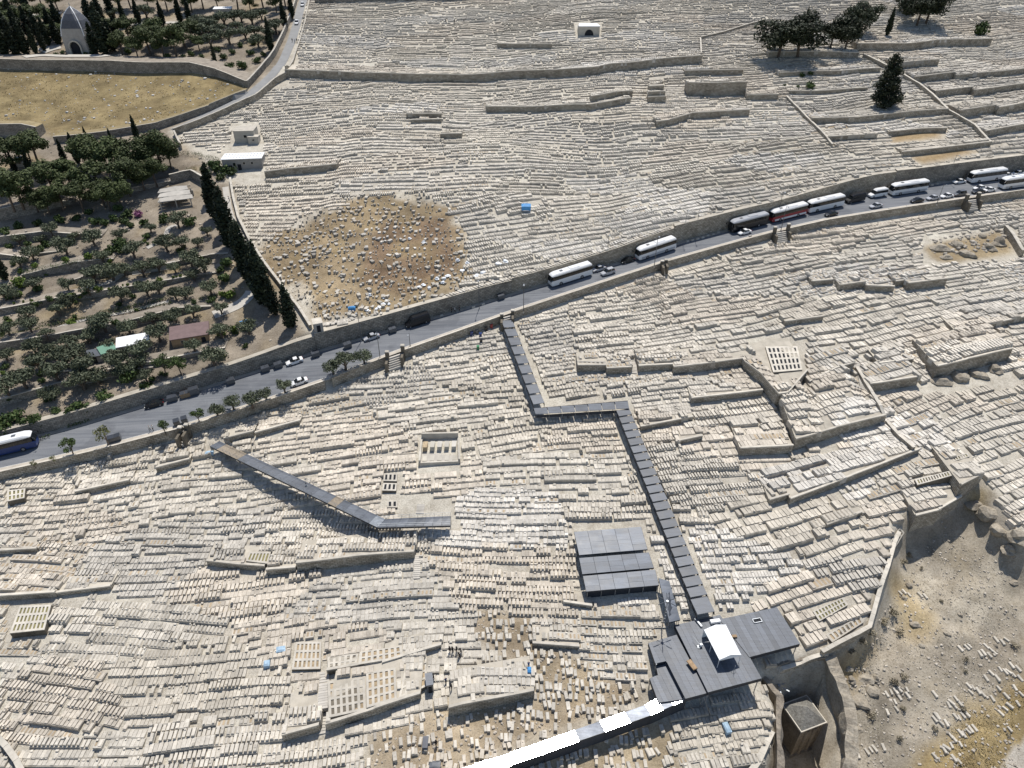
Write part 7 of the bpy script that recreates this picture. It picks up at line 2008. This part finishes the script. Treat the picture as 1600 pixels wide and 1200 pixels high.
# ------------------------------------------------------------------ people: one continuous skinned figure per pose
MT['cloth_black'] = m_plain('black_cloth', (.016, .016, .018), .9, 0, .15)
MT['cloth_blue'] = m_plain('blue_cloth', (.05, .09, .20), .9, 0, .15)
MT['cloth_white'] = m_plain('white_shirt', (.6, .6, .58), .9, 0, .1)
MT['skin'] = m_plain('skin', (.40, .24, .16), .7, 0, .05)
def figure_mesh(name, pose, top):
    """joints -> skin modifier -> mesh; materials: 0 trousers, 1 top, 2 skin"""
    lean, step, arm = pose
    J = {}
    def j(k, x, y, z, r): J[k] = ((x, y, z), r)
    j('pel', 0, 0, .92, .15); j('bel', 0, lean * .1, 1.10, .145); j('che', 0, lean * .22, 1.33, .165); j('nek', 0, lean * .3, 1.50, .06); j('hed', 0, lean * .36, 1.60, .095); j('cro', 0, lean * .36, 1.70, .09)
    for s, n_ in ((-1, 'l'), (1, 'r')):
        st = step * s
        j('hip' + n_, s * .10, 0, .86, .10); j('kne' + n_, s * .11, st * .5 + .03, .48, .07); j('ank' + n_, s * .11, st, .09, .045); j('toe' + n_, s * .12, st + .16, .03, .04)
        j('sho' + n_, s * .19, lean * .24, 1.42, .07); j('elb' + n_, s * .25, lean * .2 - st * .3 + arm * .12, 1.14, .048); j('wri' + n_, s * .23, lean * .2 + arm * .32 - st * .4, .93 + arm * .12, .034); j('han' + n_, s * .22, lean * .2 + arm * .40 - st * .42, .84 + arm * .13, .036)
        for f_, (dx, dy) in enumerate(((-.028, .012), (-.01, .022), (.01, .02), (.026, .01))): j('f%d%s' % (f_, n_), s * .22 + dx, lean * .2 + arm * .43 - st * .42 + dy, .765 + arm * .14 + .006 * f_, .010)
        j('thu' + n_, s * .18, lean * .2 + arm * .42 - st * .42 + .03, .80 + arm * .14, .011)
    E = [('pel', 'bel'), ('bel', 'che'), ('che', 'nek'), ('nek', 'hed'), ('hed', 'cro')]
    for n_ in 'lr':
        E += [('pel', 'hip' + n_), ('hip' + n_, 'kne' + n_), ('kne' + n_, 'ank' + n_), ('ank' + n_, 'toe' + n_), ('che', 'sho' + n_), ('sho' + n_, 'elb' + n_), ('elb' + n_, 'wri' + n_), ('wri' + n_, 'han' + n_), ('han' + n_, 'thu' + n_)]
        E += [('han' + n_, 'f%d%s' % (f_, n_)) for f_ in range(4)]
    keys = list(J); me = bpy.data.meshes.new(name)
    me.from_pydata([J[k][0] for k in keys], [(keys.index(a), keys.index(b)) for a, b in E], [])
    o = bpy.data.objects.new(name, me); COL.objects.link(o)
    sk = o.modifiers.new('skin', 'SKIN'); 
    for k, v in enumerate(me.skin_vertices[0].data): v.radius = (J[keys[k]][1],) * 2; v.use_root = keys[k] == 'pel'
    ss = o.modifiers.new('sub', 'SUBSURF'); ss.levels = 1; ss.render_levels = 1
    dg = bpy.context.evaluated_depsgraph_get(); dg.update()
    res = bpy.data.meshes.new_from_object(o.evaluated_get(dg)); res.name = name
    bpy.data.objects.remove(o)
    res.materials.clear()
    for m in ('cloth_black', top, 'skin'): res.materials.append(MT[m])
    for p in res.polygons:
        c = p.center; r_ = abs(c.x)
        p.material_index = 2 if (c.z > 1.5 or (r_ > .15 and c.z < .93 and c.z > .74)) else 1 if c.z > .93 else 0
        p.use_smooth = True
    return res
FIG = [figure_mesh('person_figure', (.1, .12, .1), 'cloth_black'), figure_mesh('person_figure', (.5, .05, .6), 'cloth_black'), figure_mesh('person_figure', (0, .22, .2), 'cloth_white'), figure_mesh('person_figure', (.15, .1, .8), 'cloth_blue')]
def hat_mesh():
    m = MB(); m.bar((0, .03, 1.70), (0, .03, 1.72), .17, 14); m.bar((0, .03, 1.72), (0, .03, 1.83), .10, 12, r2=.085); return m.mesh('hat', MT['cloth_black'])
HAT = hat_mesh()
def person(label, u, v, f, rz, hat=True, road=False, group=None, z=None):
    root = bpy.data.objects.new('person', FIG[f]); link(root)
    p = Gz(u, v, float(z_road(*plane_hit(np.array([float(u)]), np.array([float(v)]))[0][:2])) + (.12 if road == 2 else .0)) if road else (G1(u, v) if z is None else Gz(u, v, z))
    root.location = p + Vector((0, 0, .01)); root.rotation_euler = (0, 0, rz)
    if hat: o = bpy.data.objects.new('hat', HAT); link(o, root); o.location = (0, .01 + (.0, .14, -.03, .0)[f], .0)
    tag(root, label, 'person', group)
for k, (u, v) in enumerate([(703, 1020), (708, 1021), (714, 1020), (721, 1022), (718, 1028)]): person('person in black coat and hat praying in the group of five among tombs', u, v, (0, 1, 0, 1, 1)[k], .3 + k * .5, True, False, 'group of five people in black')
person('person in black with hat beside the grey cabinet', 678, 1062, 0, 2.0)
person('person in dark blue standing right of the grey cabinet', 697, 1068, 3, .5, False)
person('person in black bending at the stone terrace corner', 706, 1078, 1, 1.2)
person('person in black standing among the scattered tombs, bottom', 682, 1166, 0, .4)
person('person in blue top leaning over a tomb', 826, 1043, 3, .2, False)
for k, (u, v) in enumerate([(706, 489), (711, 488), (718, 486)]): person('person in black walking in the trio on the far kerb', u, v, (0, 2, 0)[k], 1.6, k != 1, 2, 'three people on the far kerb')
for k, (u, v) in enumerate([(697, 36), (710, 37), (725, 36)]): person('person in black among the highest tombs at the top', u, v, 0, .5 * k, True, False, 'three people among the highest tombs')
for k, (u, v) in enumerate([(457, 66), (461, 67), (464, 66)]): person('person in dark clothes walking up the narrow lane', u, v, (0, 2, 0)[k], .3, False, False, 'three people on the narrow lane')
p = G1(480, 764, 2.65); person('person in black walking on the raised grey walkway', 480, 764, 2, 2.2, True, False, None, p.z)
for k, (u, v) in enumerate([(235, 674), (240, 673)]): person('person in pale shirt waiting beside the near parapet, left', u, v, 2, .2 + k, False, 2, 'two people by the near parapet')
for k, (u, v) in enumerate([(352, 318), (355, 325), (359, 315), (356, 334)]): person('visitor in the small crowd on the stair path by the cypress row', u, v, (2, 0, 3, 2)[k], k, False, False, 'visitors on the stair path')
